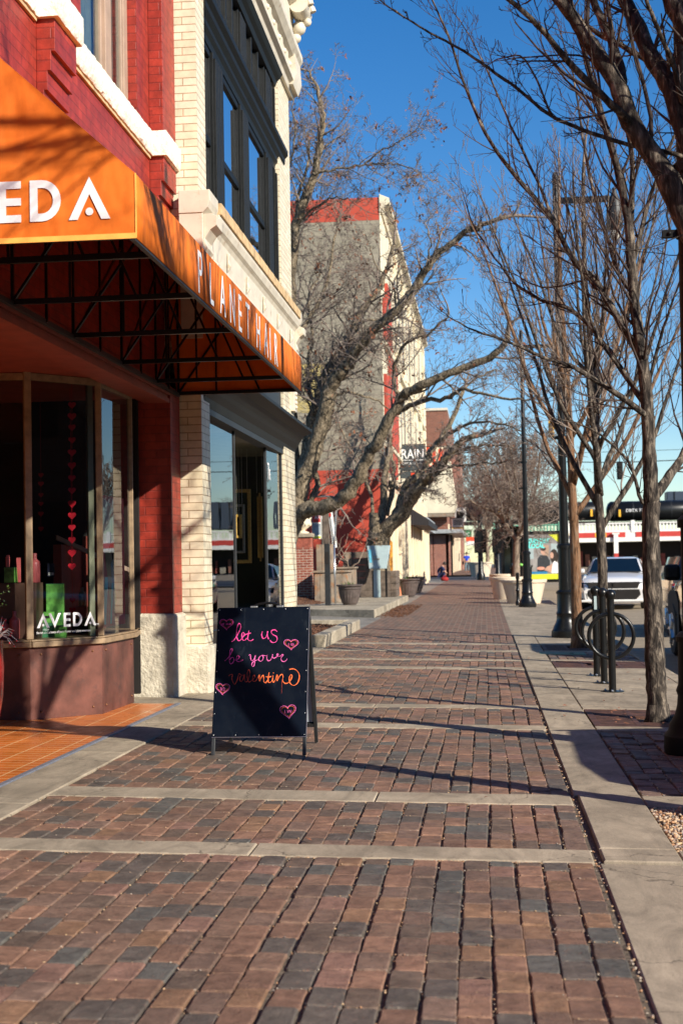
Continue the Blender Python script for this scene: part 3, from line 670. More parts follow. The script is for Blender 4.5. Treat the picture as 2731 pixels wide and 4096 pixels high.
# shop window: a faceted bay
P0, PA, PB, PC = Vector((-4.6, 10.46, 0)), Vector((-3.44, 10.52, 0)), Vector((-3.02, 11.01, 0)), Vector((-3.0, 11.94, 0))
PD = Vector((-3.1, 12.46, 0))
def wallseg(mb, a, b, z0, z1, t=.03, g0=False):
    d = (b-a).normalized(); n = Vector((d.y, -d.x, 0)); q = []
    for p in (a, b, b-n*t, a-n*t):
        q.append(p)
    vs = [(p.x, p.y, z0 if not g0 else gz(p.x, p.y)) for p in q]+[(p.x, p.y, z1) for p in q]
    mb.add(vs, [(3, 2, 1, 0), (4, 5, 6, 7), (0, 1, 5, 4), (1, 2, 6, 5), (2, 3, 7, 6), (3, 0, 4, 7)])
ZS = .665
for a, b in ((P0, PA), (PA, PB), (PB, PC)):
    m = MB(); wallseg(m, a, b, 0, ZS-.045, .03, True); bk = B(m, 'bulkhead', M['rust'], bevel=.004)
    d = (b-a).normalized(); n = Vector((d.y, -d.x, 0)); L = (b-a).length
    for s_ in (.09, L-.09):
        for z in (.13, ZS-.10):
            p = a+d*s_+n*.004; bo = MB(); bo.ball((p.x, p.y, z), .009, 6); o = bo.build('bolt', M['bolt'], bk); o.data.transform(Matrix.Translation((-XR, -9, -.06)))
m = MB()
for a, b in ((P0, PA), (PA, PB), (PB, PC), (PC, PD)):
    d = (b-a).normalized(); n = Vector((d.y, -d.x, 0)); wallseg(m, a+n*.035, b+n*.035+d*.012, ZS-.045, ZS-.004, .11); wallseg(m, a+n*.022, b+n*.022+d*.01, ZS-.003, ZS+.012, .08)
B(m, 'sill', M['tan'], bevel=.006)
mul = []
for p, wd in ((Vector((-4.0, 10.49, 0)), .05), (PA, .055), (PB, .05), (PC, .04)):
    m = MB(); m.cbox((p.x-.01, p.y+.012, (ZS+SZ)/2), (wd, wd, SZ-ZS-.03), .5 if p in (PA,) else .2); B(m, 'mullion', M['tan'], bevel=.006)
m = MB(); pB2 = PB+Vector((-.05, -.035, 0)); m.cbox((pB2.x-.02, pB2.y, (ZS+SZ)/2), (.05, .03, SZ-ZS-.03), .8); B(m, 'mullion', pm('pale_olive_putty', (.24, .23, .15), .6), bevel=.004)
m = MB()
for a, b in ((P0, PA), (PA, PB), (PB, PC)): d = (b-a).normalized(); n = Vector((d.y, -d.x, 0)); wallseg(m, a-n*.005, b-n*.005, SZ-.09, SZ-.035, .04)
B(m, 'head_rail', M['tan'])
for a, b in ((P0, PA), (PA, PB), (PB, PC)):
    m = MB(); d = (b-a).normalized(); n = Vector((d.y, -d.x, 0)); a2, b2 = a-n*.012+d*.03, b-n*.012-d*.03
    m.add([(a2.x, a2.y, ZS+.01), (b2.x, b2.y, ZS+.01), (b2.x, b2.y, SZ-.09), (a2.x, a2.y, SZ-.09)], [(0, 1, 2, 3)]); B(m, 'pane', M['glass'])
m = MB(); m.add([(-4.6, 10.5, ZS+.012), (-3.47, 10.56, ZS+.012), (-3.06, 11.03, ZS+.012), (-3.03, 12.4, ZS+.012), (-4.6, 12.4, ZS+.012)], [(0, 1, 2, 3, 4)]); B(m, 'display_floor', M['tan'])
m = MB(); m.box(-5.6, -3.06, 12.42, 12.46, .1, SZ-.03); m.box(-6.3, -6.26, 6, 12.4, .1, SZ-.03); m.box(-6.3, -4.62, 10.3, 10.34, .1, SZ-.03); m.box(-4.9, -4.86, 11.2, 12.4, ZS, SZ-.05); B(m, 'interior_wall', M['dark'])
m = MB(); m.box(-3.62, -3.55, 11.7, 12.38, ZS+.02, 1.42); m.box(-3.54, -3.36, 12.3, 12.4, ZS+.02, 1.5); B(m, 'interior_panel', M['interiorred'])
m = MB(); m.prism([(-3.6, 11.75, 1.46), (-3.1, 12.25, 1.17), (-3.1, 12.25, 1.21), (-3.6, 11.75, 1.50)], (-.02, .03, 0)); B(m, 'stair_rail', M['windowtan'])
m = MB(); m.box(-6.3, -3.06, 4.3, 4.48, .0, SZ-.03); B(m, 'entrance_side_wall', M['rust'])
# window lettering on the middle pane
d = (PB-PA).normalized(); n = Vector((d.y, -d.x, 0)); pl = Pl(PA+d*.05+n*.004+Vector((0, 0, ZS+.10)), d, (0, 0, 1))
lg = MB(); logo(lg, pl, .108, .005, 0, .003); B(lg, 'window_logo', M['white'])
text('the art and science of pure flower and plant essences', .0275, pl.p(.0, -.045), pl.ex, pl.ey, M['white'], rb, 'window_slogan', .0006, .82)
text('TM', .022, pl.p(.535, 0), pl.ex, pl.ey, M['white'], rb, 'trademark', .0006)
# poster in the street-side pane
po = thing('poster', 'colourful portrait print hanging inside the street side pane of the shop window', 'poster', (-3.10, 11.5, 1.2))
m = MB(); m.box(-3.058, -3.050, 11.12, 11.86, .74, 1.80); m.build('print', pm('rose_red_print', (.75, .12, .16), .6, var=.2, scale=5), po, world=True)
pp = Pl((-3.098, 11.12, .74), (0, 1, 0), (0, 0, 1)); m = MB()
def patch(mb, pl_, P, off=.001): mb.add([pl_.p(a, b, off) for a, b in P], [tuple(range(len(P)))])
pp = Pl((-3.0475, 11.12, .74), (0, 1, 0), (0, 0, 1))
for nm, mt, P, of in [('face', 'skinprint', [(.0, 1.05), (.30, 1.0), (.36, .8), (.3, .68), (.2, .62), (.0, .6)], .0005), ('hair', 'dark', [(.30, .98), (.42, .6), (.36, .3), (.30, .62)], .001), ('robe', 'ochre', [(.1, .6), (.3, .62), (.46, .2), (.3, .1)], .0012), ('leaf_pattern', 'paleblue', [(.28, .5), (.36, .55), (.42, .2), (.36, .1)], .0016), ('stripe', 'teal', [(.04, .02), (.12, .02), (.2, .4), (.1, .4)], .0012), ('stripe', 'teal', [(.24, .02), (.3, .02), (.36, .35), (.3, .35)], .0018)]:
    m = MB(); patch(m, pp, P, of); m.build(nm, M[mt] if mt in M else pm(mt, (.85, .62, .52), .6, bump=0), po, world=True)
# things on display
def bottle(x, y, z, s, label, mt='pinkplastic', prof=None, cap=None):
    t = thing('bottle', label, 'bottle', (x, y, z), 0, 'bottles in the salon window')
    p = prof or [(.032, 0), (.034, .004), (.034, .12), (.030, .135), (.014, .15), (.013, .158)]
    MB().lathe([(r*s, q*s) for r, q in p], (0, 0, 0), 20).build('body', M[mt], t, smooth=True, angle=40)
    MB().lathe([(.0135*s, .1585*s), (.0135*s, .185*s), (.012*s, .187*s)], (0, 0, 0), 16).build('cap', M[cap or mt], t, smooth=True, angle=40)
    return t
def pw(u, v, Y, z=None):
    p = at(u, v, Y); return p
p = at(141, 2330, 10.78); bottle(p.x, p.y, p.z, 1.22, 'large coral pink bottle standing on the brown display block')
bottle(at(60, 2545, 10.68).x, 10.68, ZS+.014, 1.15, 'coral red bottle behind the pale twigs at the window corner')
bottle(at(22, 2545, 10.66).x, 10.66, ZS+.014, .85, 'short pink bottle at the left end of the window sill')
bottle(at(330, 2420, 11.6).x, 11.6, at(330, 2425, 11.6).z, .85, 'grey brown bottle on a pink box deep inside the window', 'silverwood')
p = at(330, 2425, 11.6)
t = thing('pink_box', 'pink box deep in the window carrying the grey brown bottle', 'box', (p.x, p.y, p.z-.10)); MB().cbox((0, 0, .049), (.10, .1, .097)).build('carton', M['pinkplastic'], t, bevel=.002)
t2 = thing('pink_box_stand', 'dark plinth under the pink box in the salon window', 'plinth', (p.x, p.y, ZS+.013)); MB().cbox((0, 0, (p.z-.10-ZS-.013)/2-.001), (.14, .14, p.z-.10-ZS-.016)).build('block', M['dark'], t2)
p = at(45, 2330, 10.74); zb = p.z-.002
t = thing('display_block', 'brown display block under the pink bottle and the green jar box', 'plinth', (at(70, 2400, 10.8).x, 10.8, ZS+.013)); MB().cbox((.03, .0, (zb-ZS-.015)/2), (.30, .18, zb-ZS-.017)).build('block', pm('brown_board', (.09, .045, .032), .5), t, bevel=.003)
t = thing('gift_box', 'short green leaf printed box on the display block', 'box', (at(48, 2330, 10.76).x, 10.76, zb+.002)); MB().cbox((0, 0, .058), (.09, .09, .115)).build('carton', M['green'], t, bevel=.002)
MB().cbox((0, 0, .1165), (.092, .092, .004)).build('lid', M['darkgreen'], t, bevel=.001)
p = at(33, 2265, 10.74); t = thing('cosmetic_tube', 'narrow pink tube standing on the green leaf box', 'tube', (at(33, 2265, 10.76).x, 10.76, zb+.122)); MB().cbox((0, 0, .04), (.028, .02, .08)).build('tube_body', M['pinkplastic'], t, bevel=.004); MB().lathe([(.012, 0), (.012, .012)], (0, 0, .081), 12).build('cap', M['pinkplastic'], t)
t = thing('cosmetic_tube', 'slanted pink tube beside the left window post', 'tube', (at(82, 2300, 10.7).x, 10.7, zb+.002)); MB().add([(-.02, 0, 0), (.0, 0, 0), (.005, 0, .19), (-.03, 0, .19), (-.02, .02, 0), (.0, .02, 0), (.005, .002, .19), (-.03, .002, .19)], [(0, 1, 2, 3), (7, 6, 5, 4), (1, 5, 6, 2), (0, 3, 7, 4), (3, 2, 6, 7), (0, 4, 5, 1)]).build('tube_body', M['pinkplastic'], t, bevel=.002)
for u, Y, wv, hv, lab in ((222, 11.0, .135, .415, 'tall green leaf printed box with its name up the side'), (248, 10.98, .088, .09, 'small square green leaf printed box behind the window lettering')):
    p = at(u, 2500, Y); t = thing('gift_box', lab, 'box', (p.x, Y, ZS+.013), .2)
    if hv > .2: MB().cbox((.0, .03, hv/2), (wv, wv*.6, hv)).build('carton', M['green'], t, bevel=.002); MB().cbox((.0, .03, hv+.002), (wv*1.01, wv*.61, .004)).build('lid', M['darkgreen'], t); text('AVEDA', .026, (.058, -.014, .12), (0, 0, 1), (-1, 0, 0), M['darkgreen'], t, 'lettering', .0005, world=False)
    else: t.location.y -= .12; t.location.x += .03; MB().cbox((0, 0, hv/2), (wv, wv, hv)).build('carton', M['green'], t, bevel=.002); MB().cbox((0, 0, hv+.002), (wv*1.01, wv*1.01, .004)).build('lid', M['darkgreen'], t)
p = at(185, 2500, 10.9); t = thing('gift_bag', 'dark green paper gift bag with folded leaf print top and cut out handle', 'bag', (p.x, 10.9, ZS+.013), .15)
MB().add([(-.075, -.04, 0), (.075, -.04, 0), (.075, .04, 0), (-.075, .04, 0), (-.068, -.006, .19), (.068, -.006, .19), (.068, .006, .19), (-.068, .006, .19)], [(0, 3, 2, 1), (4, 5, 6, 7), (0, 1, 5, 4), (1, 2, 6, 5), (2, 3, 7, 6), (3, 0, 4, 7)]).build('bag_body', M['darkgreen'], t)
MB().add([(-.07, -.026, .115), (.07, -.026, .115), (.069, -.009, .2), (-.069, -.009, .2)], [(0, 1, 2, 3)]).build('flap', M['green'], t, solid=.002)
MB().box(-.03, .03, -.024, -.018, .15, .17).build('handle', M['dark'], t)
text('AVEDA', .02, (-.03, -.043, .055), (1, 0, 0), (0, 0, 1), M['white'], t, 'lettering', .0005, world=False)
def heartpts(s, n=20):
    out = []
    for k in range(n):
        a = 2*math.pi*k/n; out.append((s*16*math.sin(a)**3/17, s*(13*math.cos(a)-5*math.cos(2*a)-2*math.cos(3*a)-math.cos(4*a))/17))
    return out
def garland(u, Y, vs, s, lab, mt):
    p0 = at(u, vs[0], Y); t = thing('heart_garland', lab, 'garland', (p0.x, Y, p0.z))
    pts = [at(u, v, Y) for v in vs]
    MB().tube([(p0.x, Y, SZ-.04)]+pts+[pts[-1]-Vector((0, 0, .02))], .0012, 4).build('string', mt, t, world=True)
    for i, q in enumerate(pts):
        m = MB(); th = .15*math.sin(i*2.1); m.prism([(q.x+a*math.cos(th), q.y-.002+a*math.sin(th), q.z+b) for a, b in heartpts(s*(1+.08*math.sin(i*1.7)))], (0, .003, 0)); m.build('heart', mt, t, world=True)
garland(289, 10.97, [1620, 1665, 1710, 1760, 1810, 1862, 1912, 1962, 2015, 2062, 2110, 2160, 2212, 2265], .034, 'string of red felt hearts hanging straight down the middle pane', M['heart'])
garland(165, 11.45, [1900, 1935, 1980, 2015, 2055, 2115], .024, 'shorter dim string of dark red hearts hanging deeper inside on the left', pm('dull_red_felt', (.22, .006, .012), .8))
garland(291, 11.5, [2400, 2440, 2480], .028, 'three small red hearts hanging low behind the green boxes', M['heart'])
p = at(205, 2280, 11.4); t = thing('card_sign', 'small dark blue card reader notice inside the salon window', 'sign', (p.x, p.y, p.z)); MB().cbox((0, 0, 0), (.06, .003, .11)).build('board', pm('navy_card', (.01, .012, .03), .5), t); MB().cbox((0, -.003, -.032), (.045, .002, .022)).build('label_strip', M['whitepaint'], t); text('VISA', .018, (-.022, -.0045, -.038), (1, 0, 0), (0, 0, 1), M['dark'], t, 'lettering', .0005, world=False)
# red pot with shrub at the left edge
p = Vector((at(-84, 2600, 9.6).x, 9.6, 0)); p.z = gz(p.x, p.y)+.01
t = thing('red_glazed_pot', 'tall glossy deep red glazed pot at the left edge of the shop entrance', 'pot', p)
MB().lathe([(.10, 0), (.13, .05), (.165, .25), (.172, .45), (.165, .62), (.17, .64), (.155, .645), (.15, .60)], (0, 0, 0), 40).build('pot_body', M['redglaze'], t, smooth=True, angle=60)
MB().lathe([(.148, .6), (.01, .605)], (0, 0, 0), 24).build('soil', M['sand'], t)
MB().lathe([(.12, 0), (.135, .02), (.13, .035)], (0, 0, -.008), 24).build('foot', M['stone'], t)
# ================================================================== AWNING
aw = thing('shop_awning', 'orange canvas awning with white lettering on its end and valance', 'awning', (-2.2, 9.6, 2.78))
YA, YB, XO, ZL, ZV, ZT = 6.60, 12.76, -1.62, 2.78, 3.09, 4.13
m = MB()
prof = [(XR, ZL), (XO, ZL), (XO, ZV), (XR-.13, ZT+.117)]
m.add([(x, YA, z) for x, z in prof], [(0, 1, 2, 3)]); o = m.build('end_panel', M['canvas'], aw, world=True, solid=.003)
m = MB(); m.add([(x, YB, z) for x, z in prof], [(3, 2, 1, 0)]); m.build('end_panel', M['canvas'], aw, world=True, solid=.003)
m = MB(); n = 40; vs = []
for i in range(n+1):
    y = YA+(YB-YA)*i/n; b = .004*math.sin(i*.8)
    vs += [(XO, y, ZL), (XO+b, y, (ZL+ZV)/2), (XO, y, ZV)]
m.add(vs, [(3*i+a, 3*i+3+a, 3*i+4+a, 3*i+1+a) for i in range(n) for a in (0, 1)]); m.build('valance', M['canvas'], aw, world=True, solid=.003, smooth=True)
m = MB(); vs = []; K = 6
for i in range(n+1):
    y = YA+(YB-YA)*i/n; ph = ((y-YA) % 1.2)/1.2; sag = .02*math.sin(math.pi*ph)
    for k in range(K+1):
        a = k/K; vs.append((XO+(XR-.13-XO)*a, y, ZV+(ZT+.117-ZV)*a-sag*math.sin(math.pi*a)))
m.add(vs, [(i*(K+1)+k, (i+1)*(K+1)+k, (i+1)*(K+1)+k+1, i*(K+1)+k+1) for i in range(n) for k in range(K)]); m.build('canopy', M['canvas'], aw, world=True, solid=.003, smooth=True)
m = MB(); r = .014
tr = [YA+.02, 7.05, 8.15, 9.4, 10.7, 11.85, YB-.02]
def sl(x): return ZV+(ZT-ZV)*(XO-x)/(XO-XR)-.035
def bar(mb, a, b, r=.014): mb.tube([a, b], r, 4)
fr = [];
for y in tr:
    mm = MB(); mm.box(XR+.01, XO-.01, y-.013, y+.013, ZL, ZL+.032); bar(mm, (XR+.02, y, ZL), (XR+.02, y, sl(XR+.03))); bar(mm, (XR+.02, y, sl(XR+.02)), (XO-.02, y, sl(XO-.02)))
    bar(mm, (XR+.02, y, ZL+.02), (-2.2, y, sl(-2.2)), .011); bar(mm, (-2.4, y, ZL), (-2.4, y, sl(-2.4)), .011); bar(mm, (-2.0, y, ZL+.02), (-2.42, y, sl(-2.42)), .011)
    mm.build('truss', M['blackmetal'], aw, world=True)
mm = MB(); mm.box(XO-.028, XO-.004, YA, YB, ZL-.012, ZL+.022); mm.build('rail', M['darksteel'], aw, world=True)
mm = MB(); mm.box(XR+.002, XR+.03, YA, YB, ZL-.012, ZL+.02); mm.build('rail', M['darksteel'], aw, world=True)
mm = MB(); bar(mm, (-2.2, YA+.01, sl(-2.2)-.02), (-2.2, YB-.01, sl(-2.2)-.02), .012); bar(mm, (XO-.03, YA+.01, ZV-.045), (XO-.03, YB-.01, ZV-.045), .012); mm.build('rail', M['blackmetal'], aw, world=True)
mm = MB()
for a, b in zip(tr, tr[1:]): bar(mm, (XR+.03, a, ZL+.01), (XR+.03, b, sl(XR+.1)-.3), .010); bar(mm, (XR+.03, (a+b)/2, ZL), (XR+.03, (a+b)/2, sl(XR+.03)), .012)
mm.build('brace', M['blackmetal'], aw, world=True)
pl = Pl((0, YA-.0035, 0), (1, 0, 0), (0, 0, 1)); lg = MB(); h = .207
h = .200; logo(lg, pl, h, -1.742-4.95*h, 2.876, .002, th=.2); lg.build('end_lettering', M['white'], aw, world=True)
for ch, y in zip('PLANETHAIR', (8.13, 8.48, 8.83, 9.16, 9.49, 9.80, 10.24, 10.62, 10.89, 11.14)):
    text(ch, .365, (XO+.004, y-.08, 2.797), (0, 1, 0), (0, 0, 1), M['white'], aw, 'letter', .001, .78)
m = MB(); m.box(XO-.002, XO+.004, YA-.004, YA+.004, ZL, ZV); m.build('corner_seam', pm('pale_orange_piping', (.9, .42, .08), .6), aw, world=True)
m = MB(); m.box(XR, XO+.002, YA-.006, YA-.001, ZL-.004, ZL+.022); m.build('hem', pm('pale_orange_piping', (.9, .42, .08), .6), aw, world=True)
# ================================================================== CREAM BUILDING
XC = -2.57
cb = thing('cream_brick_building', 'cream glazed brick building with black framed bay windows and pale terracotta ledge', 'building', (XC, 16, .05))
C = lambda mb, n, mt, **k: mb.build(n, mt, cb, world=True, **k)
m = MB(); m.box(-3.2, XC, 12.88, 13.28, 3.1, 10); m.box(-2.80, XC, 12.88, 13.28, .42, 3.099); C(m, 'pillar', M['creambrick'])
m = MB(); m.box(-3.2, XC, 18.32, 19.34, 3.1, 10); m.box(-2.66, XC, 18.32, 19.34, .2, 3.099); C(m, 'pillar', M['creambrick'])
m = MB(); m.box(-8, -3.19, 19.2, 19.34, 0, 10); m.box(-8, -3.0, 13.27, 19.2, 3.1, 4.45); m.box(-8, -3.2, 12.90, 13.0, 3, 10); C(m, 'wall', M['creambrick'])
m = MB(); m.gbox(-3.2, XC+.05, 12.86, 13.33, -.05, .43); C(m, 'stucco_base', M['stucco'], bevel=.025)
# terracotta ledge
m = MB(); m.yprism([(-2.9, 3.93), (-2.45, 3.93), (-2.45, 3.96), (-2.41, 3.98), (-2.41, 4.02), (-2.44, 4.04), (-2.44, 4.07), (-2.50, 4.11), (-2.49, 4.36), (-2.47, 4.40), (-2.44, 4.43), (-2.42, 4.49), (-2.42, 4.53), (-2.9, 4.53)], 13.14, 19.0)
m.yprism([(-2.9, 3.7), (-2.5, 3.7), (-2.48, 3.9), (-2.9, 3.929)], 13.14, 19.0)
lg = C(m, 'terracotta_ledge', M['terracotta'], bevel=.004)
m = MB(); y = 13.15
while y < 18.9: m.box(-2.75, -2.40, y+.003, y+.197, 4.532, 4.635+rnd.uniform(0, .008)); y += .2
C(m, 'brick_sill', M['ochre'], bevel=.004)
for ya, yb in ((12.72, 13.13), (19.01, 19.3)):
    m = MB(); m.box(-2.72, -2.50, ya, yb, 3.78, 4.45); m.yprism([(-2.72, 4.45), (-2.50, 4.45), (-2.45, 4.50), (-2.43, 4.56), (-2.43, 4.66), (-2.72, 4.66)], ya-.01, yb+.005)
    m.yprism([(-2.5, 4.1), (-2.47, 4.14), (-2.49, 4.22), (-2.44, 4.30), (-2.38, 4.34), (-2.37, 4.42), (-2.42, 4.449), (-2.5, 4.449)], ya+.04, yb-.04); m.box(-2.72, -2.52, ya+.02, yb, 3.3, 3.775)
    for k in range(7): m.ball((-2.515, (ya+yb)/2, 3.36+k*.062), .026, 6)
    C(m, 'bracket_block', M['terracotta'], bevel=.004)
for y in np.arange(13.9, 18.9, 1.15): m = MB(); m.yprism([(-2.489, 4.33), (-2.46, 4.32), (-2.475, 4.26), (-2.455, 4.20), (-2.489, 4.14)], y, y+.05); C(m, 'ledge_ornament', M['terracotta'], bevel=.006)
# upper black window bay
m = MB(); m.yprism([(-2.75, 6.40), (-2.63, 6.40), (-2.62, 6.46), (-2.59, 6.50), (-2.59, 6.55), (-2.55, 6.60), (-2.55, 6.66), (-2.51, 6.70), (-2.51, 6.76), (-2.75, 6.79)], 13.285, 18.75)
C(m, 'transom_cornice', M['blackpaint'])
m = MB(); m.yprism([(-2.8, 7.50), (-2.60, 7.50), (-2.58, 7.56), (-2.54, 7.60), (-2.5, 7.66), (-2.8, 7.70)], 13.285, 18.31); C(m, 'head_beam', M['blackpaint'], bevel=.004)
for ya, yb in ((13.98, 14.42), (15.62, 16.02), (17.50, 17.88), (13.283, 13.31), (18.22, 18.31)):
    m = MB(); m.box(-2.70, -2.618, ya, yb, 4.61, 6.40); nf = max(1, int((yb-ya)/.08))
    for k in range(nf): m.box(-2.618, -2.592, ya+(k+.15)*(yb-ya)/nf, ya+(k+.85)*(yb-ya)/nf, 4.70, 6.34)
    m.box(-2.70, -2.63, ya, yb, 6.79, 7.5)
    for k in range(nf): m.box(-2.63, -2.605, ya+(k+.2)*(yb-ya)/nf, ya+(k+.8)*(yb-ya)/nf, 6.83, 7.46)
    C(m, 'mullion', M['blackpaint'], bevel=.004)
for k, (ya, yb) in enumerate(((13.31, 13.98), (14.42, 15.62), (16.02, 17.50), (17.88, 18.22))):
    m = MB(); z = 5.42
    for (a, b, c, d_) in ((ya, ya+.05, 4.61, 6.40), (yb-.05, yb, 4.61, 6.40)): m.box(-2.70, -2.645, a, b, c, d_)
    m.box(-2.70, -2.64, ya+.05, yb-.05, z, z+.07); m.box(-2.70, -2.64, ya+.05, yb-.05, 6.33, 6.40); m.box(-2.70, -2.64, ya+.05, yb-.05, 4.61, 4.68)
    ya2 = ya
    for q in (1/3, 2/3): m.box(-2.70, -2.625, ya+(yb-ya)*q-.03, ya+(yb-ya)*q+.03, 6.79, 7.5)
    m.box(-2.70, -2.64, ya, yb, 6.791, 6.85)
    w_ = C(m, 'window', M['blackpaint'], bevel=.003)
    g = MB(); g.add([(-2.665, ya, 4.61), (-2.665, yb, 4.61), (-2.665, yb, 7.5), (-2.665, ya, 7.5)], [(0, 1, 2, 3)]); o = g.build('pane', M['glassdark'], w_); o.data.transform(Matrix.Translation((-XC, -16, -.05)))
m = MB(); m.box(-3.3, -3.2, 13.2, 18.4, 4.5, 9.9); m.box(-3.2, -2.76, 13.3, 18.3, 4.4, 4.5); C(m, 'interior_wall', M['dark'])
m = MB(); m.yprism([(-2.9, 7.70), (-2.52, 7.70), (-2.50, 7.76), (-2.44, 7.80), (-2.44, 7.86), (-2.5, 7.9), (-2.5, 8.1), (-2.44, 8.14), (-2.38, 8.22), (-2.38, 8.3), (-2.5, 8.4), (-2.5, 10), (-2.9, 10)], 13.285, 19.5); m.yprism([(-2.5, 8.9), (-2.4, 8.95), (-2.28, 9.2), (-2.28, 9.4), (-2.5, 9.5)], 13.285, 19.6)
C(m, 'terracotta_arch', M['terracotta'], bevel=.004)
m = MB()
for y in np.arange(13.6, 19.2, .5): m.box(-2.499, -2.47, y, y+.06, 7.92, 8.08); m.ball((-2.49, y+.28, 8.0), .04, 7)
C(m, 'arch_ornament', M['terracotta'])
m = MB(); 
sp = [(.16*math.exp(-.16*a)*math.cos(a), .16*math.exp(-.16*a)*math.sin(a)) for a in np.linspace(0, 12, 40)]
for yy in (19.2, 19.46): m.tube([(-2.38+a, yy, 8.92+b) for a, b in sp], [.05*(1-.5*i/40) for i in range(40)], 8)
m.tube([(-2.38, 19.1, 8.92), (-2.38, 19.6, 8.92)], .13, 14); m.ball((-2.42, 19.45, 8.70), .10, 8); m.ball((-2.46, 19.45, 8.56), .07, 8); m.ball((-2.48, 19.45, 8.45), .05, 8); m.ball((-2.3, 19.45, 8.78), .06, 8)
m.yprism([(-2.6, 7.75), (-2.45, 7.75), (-2.40, 7.9), (-2.42, 8.2), (-2.5, 8.4), (-2.6, 8.45)], 18.95, 19.5)
C(m, 'scroll_bracket', M['terracotta'], smooth=True, angle=40)
# shopfront cornice, ceiling, glass
m = MB(); m.yprism([(-2.8, 2.72), (-2.58, 2.72), (-2.56, 2.80), (-2.52, 2.86), (-2.50, 2.90), (-2.44, 2.98), (-2.37, 3.01), (-2.33, 3.03), (-2.33, 3.07), (-2.8, 3.13)], 13.0, 19.4)
C(m, 'shop_cornice', pm('black_cornice_paint', (.010, .011, .011), .5, spec=.2, obj=False), bevel=.004)
m = MB(); m.box(-2.73, XC-.012, 13.29, 19.3, 2.66, 2.719); m.box(-2.75, -2.6, 13.29, 18.31, 3.14, 3.70); C(m, 'fascia', M['darksteel'])
for x, y, wd in ((-2.66, 13.34, .035), (-2.66, 15.05, .03), (-2.66, 17.25, .035), (-2.62, 18.29, .04)):
    m = MB(); m.cbox((x, y, 1.5), (wd, wd, 2.5)); C(m, 'mullion', M['darksteel'], bevel=.006)
for a, b in (((-2.66, 13.36), (-2.66, 15.03)), ((-2.66, 17.27), (-2.62, 18.27)), ((-2.68, 17.24), (-3.95, 16.5)), ((-2.68, 15.06), (-3.9, 15.9))):
    m = MB(); m.add([(a[0], a[1], .55), (b[0], b[1], .55), (b[0], b[1], 2.66), (a[0], a[1], 2.66)], [(0, 1, 2, 3)]); C(m, 'pane', M['glass'])
m = MB(); m.gbox(-2.76, -2.64, 13.3, 15.06, -.02, .53); m.gbox(-2.76, -2.64, 17.24, 18.31, -.02, .53); m.prism([(-2.7, 17.2, .03), (-3.95, 16.45, .03), (-3.95, 16.55, .03), (-2.7, 17.3, .03)], (0, 0, .5)); C(m, 'bulkhead', M['blackmetal'])
m = MB(); m.box(-7.5, -7.4, 13.3, 19.2, 0, 3.1); m.box(-7.5, -2.665, 19.12, 19.19, 0, 3.1); m.box(-7.5, -3.21, 13.0, 13.06, 0, 3.1); C(m, 'interior_wall', M['interiorgreen'])
m = MB(); m.box(-7.4, -2.8, 13.1, 19.1, 2.70, 2.76); C(m, 'ceiling', pm('grey_ceiling', (.22, .21, .16), .8))
m = MB(); m.box(-7.4, -2.78, 13.1, 19.1, .0, .12); C(m, 'interior_floor', M['tan'])
m = MB(); m.box(-4.2, -2.7, 17.32, 18.25, .55, .58); C(m, 'display_shelf', M['terracotta'])
text('The Frame Guild', .30, (-2.648, 17.36, 2.28), (0, 1, 0), (0, 0, 1), M['white'], cb, 'window_lettering', .001, .55)
def pframe(u0, u1, v0, v1, Y, wd, mt, lab, hang=True):
    a, b = at(u0, v0, Y), at(u1, v1, Y); t = thing('picture_frame', lab, 'frame', (a.x, Y, b.z), 0, 'empty frames hanging in the frame shop')
    m = MB(); X0, X1, Z0, Z1 = a.x, b.x, b.z, a.z
    m.box(X0, X1, Y-.015, Y+.015, Z1-wd, Z1); m.box(X0, X1, Y-.015, Y+.015, Z0, Z0+wd); m.box(X0, X0+wd, Y-.014, Y+.014, Z0+wd, Z1-wd); m.box(X1-wd, X1, Y-.014, Y+.014, Z0+wd, Z1-wd)
    m.build('moulding', mt, t, world=True, bevel=.005)
    if hang:
        m = MB(); m.tube([(X0+wd, Y, Z1), (X0+wd, Y, 2.69)], .003, 4); m.tube([(X1-wd, Y, Z1), (X1-wd, Y, 2.69)], .003, 4); m.build('cord', M['terracotta'], t, world=True)
pframe(912, 1007, 1958, 2252, 17.75, .042, M['gold'], 'largest ornate gilt frame hanging in the frame shop window')
pframe(925, 981, 2018, 2212, 17.65, .03, M['silverwood'], 'plain silver frame hanging inside the large ornate one')
pframe(937, 969, 2058, 2152, 17.55, .034, M['gold'], 'small bright gold frame hanging nearest the glass')
pframe(1035, 1046, 1972, 2245, 18.0, .045, M['gold'], 'thin slice of gilt frame beside the right window post')
# ================================================================== A-FRAME SIGN
sg = thing('sandwich_board', 'black chalkboard A frame sign with pink and orange valentine lettering', 'sign', (-1.425, 9.1, .03))
xl, xr = -1.722, -1.128
O = Vector((xl, 8.765, .035)); top = Vector((xl, 9.085, .935)); ey = (top-O); Ls = ey.length
pl = Pl(O, (1, 0, 0), ey); W = xr-xl
b0, b1 = .118*Ls, Ls
def slabp(mb, pl_, a0, a1, b0_, b1_, d0, d1):
    mb.prism([pl_.p(a0, b0_, d0), pl_.p(a1, b0_, d0), pl_.p(a1, b1_, d0), pl_.p(a0, b1_, d0)], pl_.n*(d1-d0))
m = MB(); slabp(m, pl, .0, W, b0, b1, .0, .006); fb = m.build('front_panel', M['board'], sg, world=True, bevel=.0015)
for a in (0, W-.022):
    m = MB(); slabp(m, pl, a, a+.022, 0, b1-.005, -.022, -.0005); m.build('leg', M['darksteel'], sg, world=True, bevel=.002)
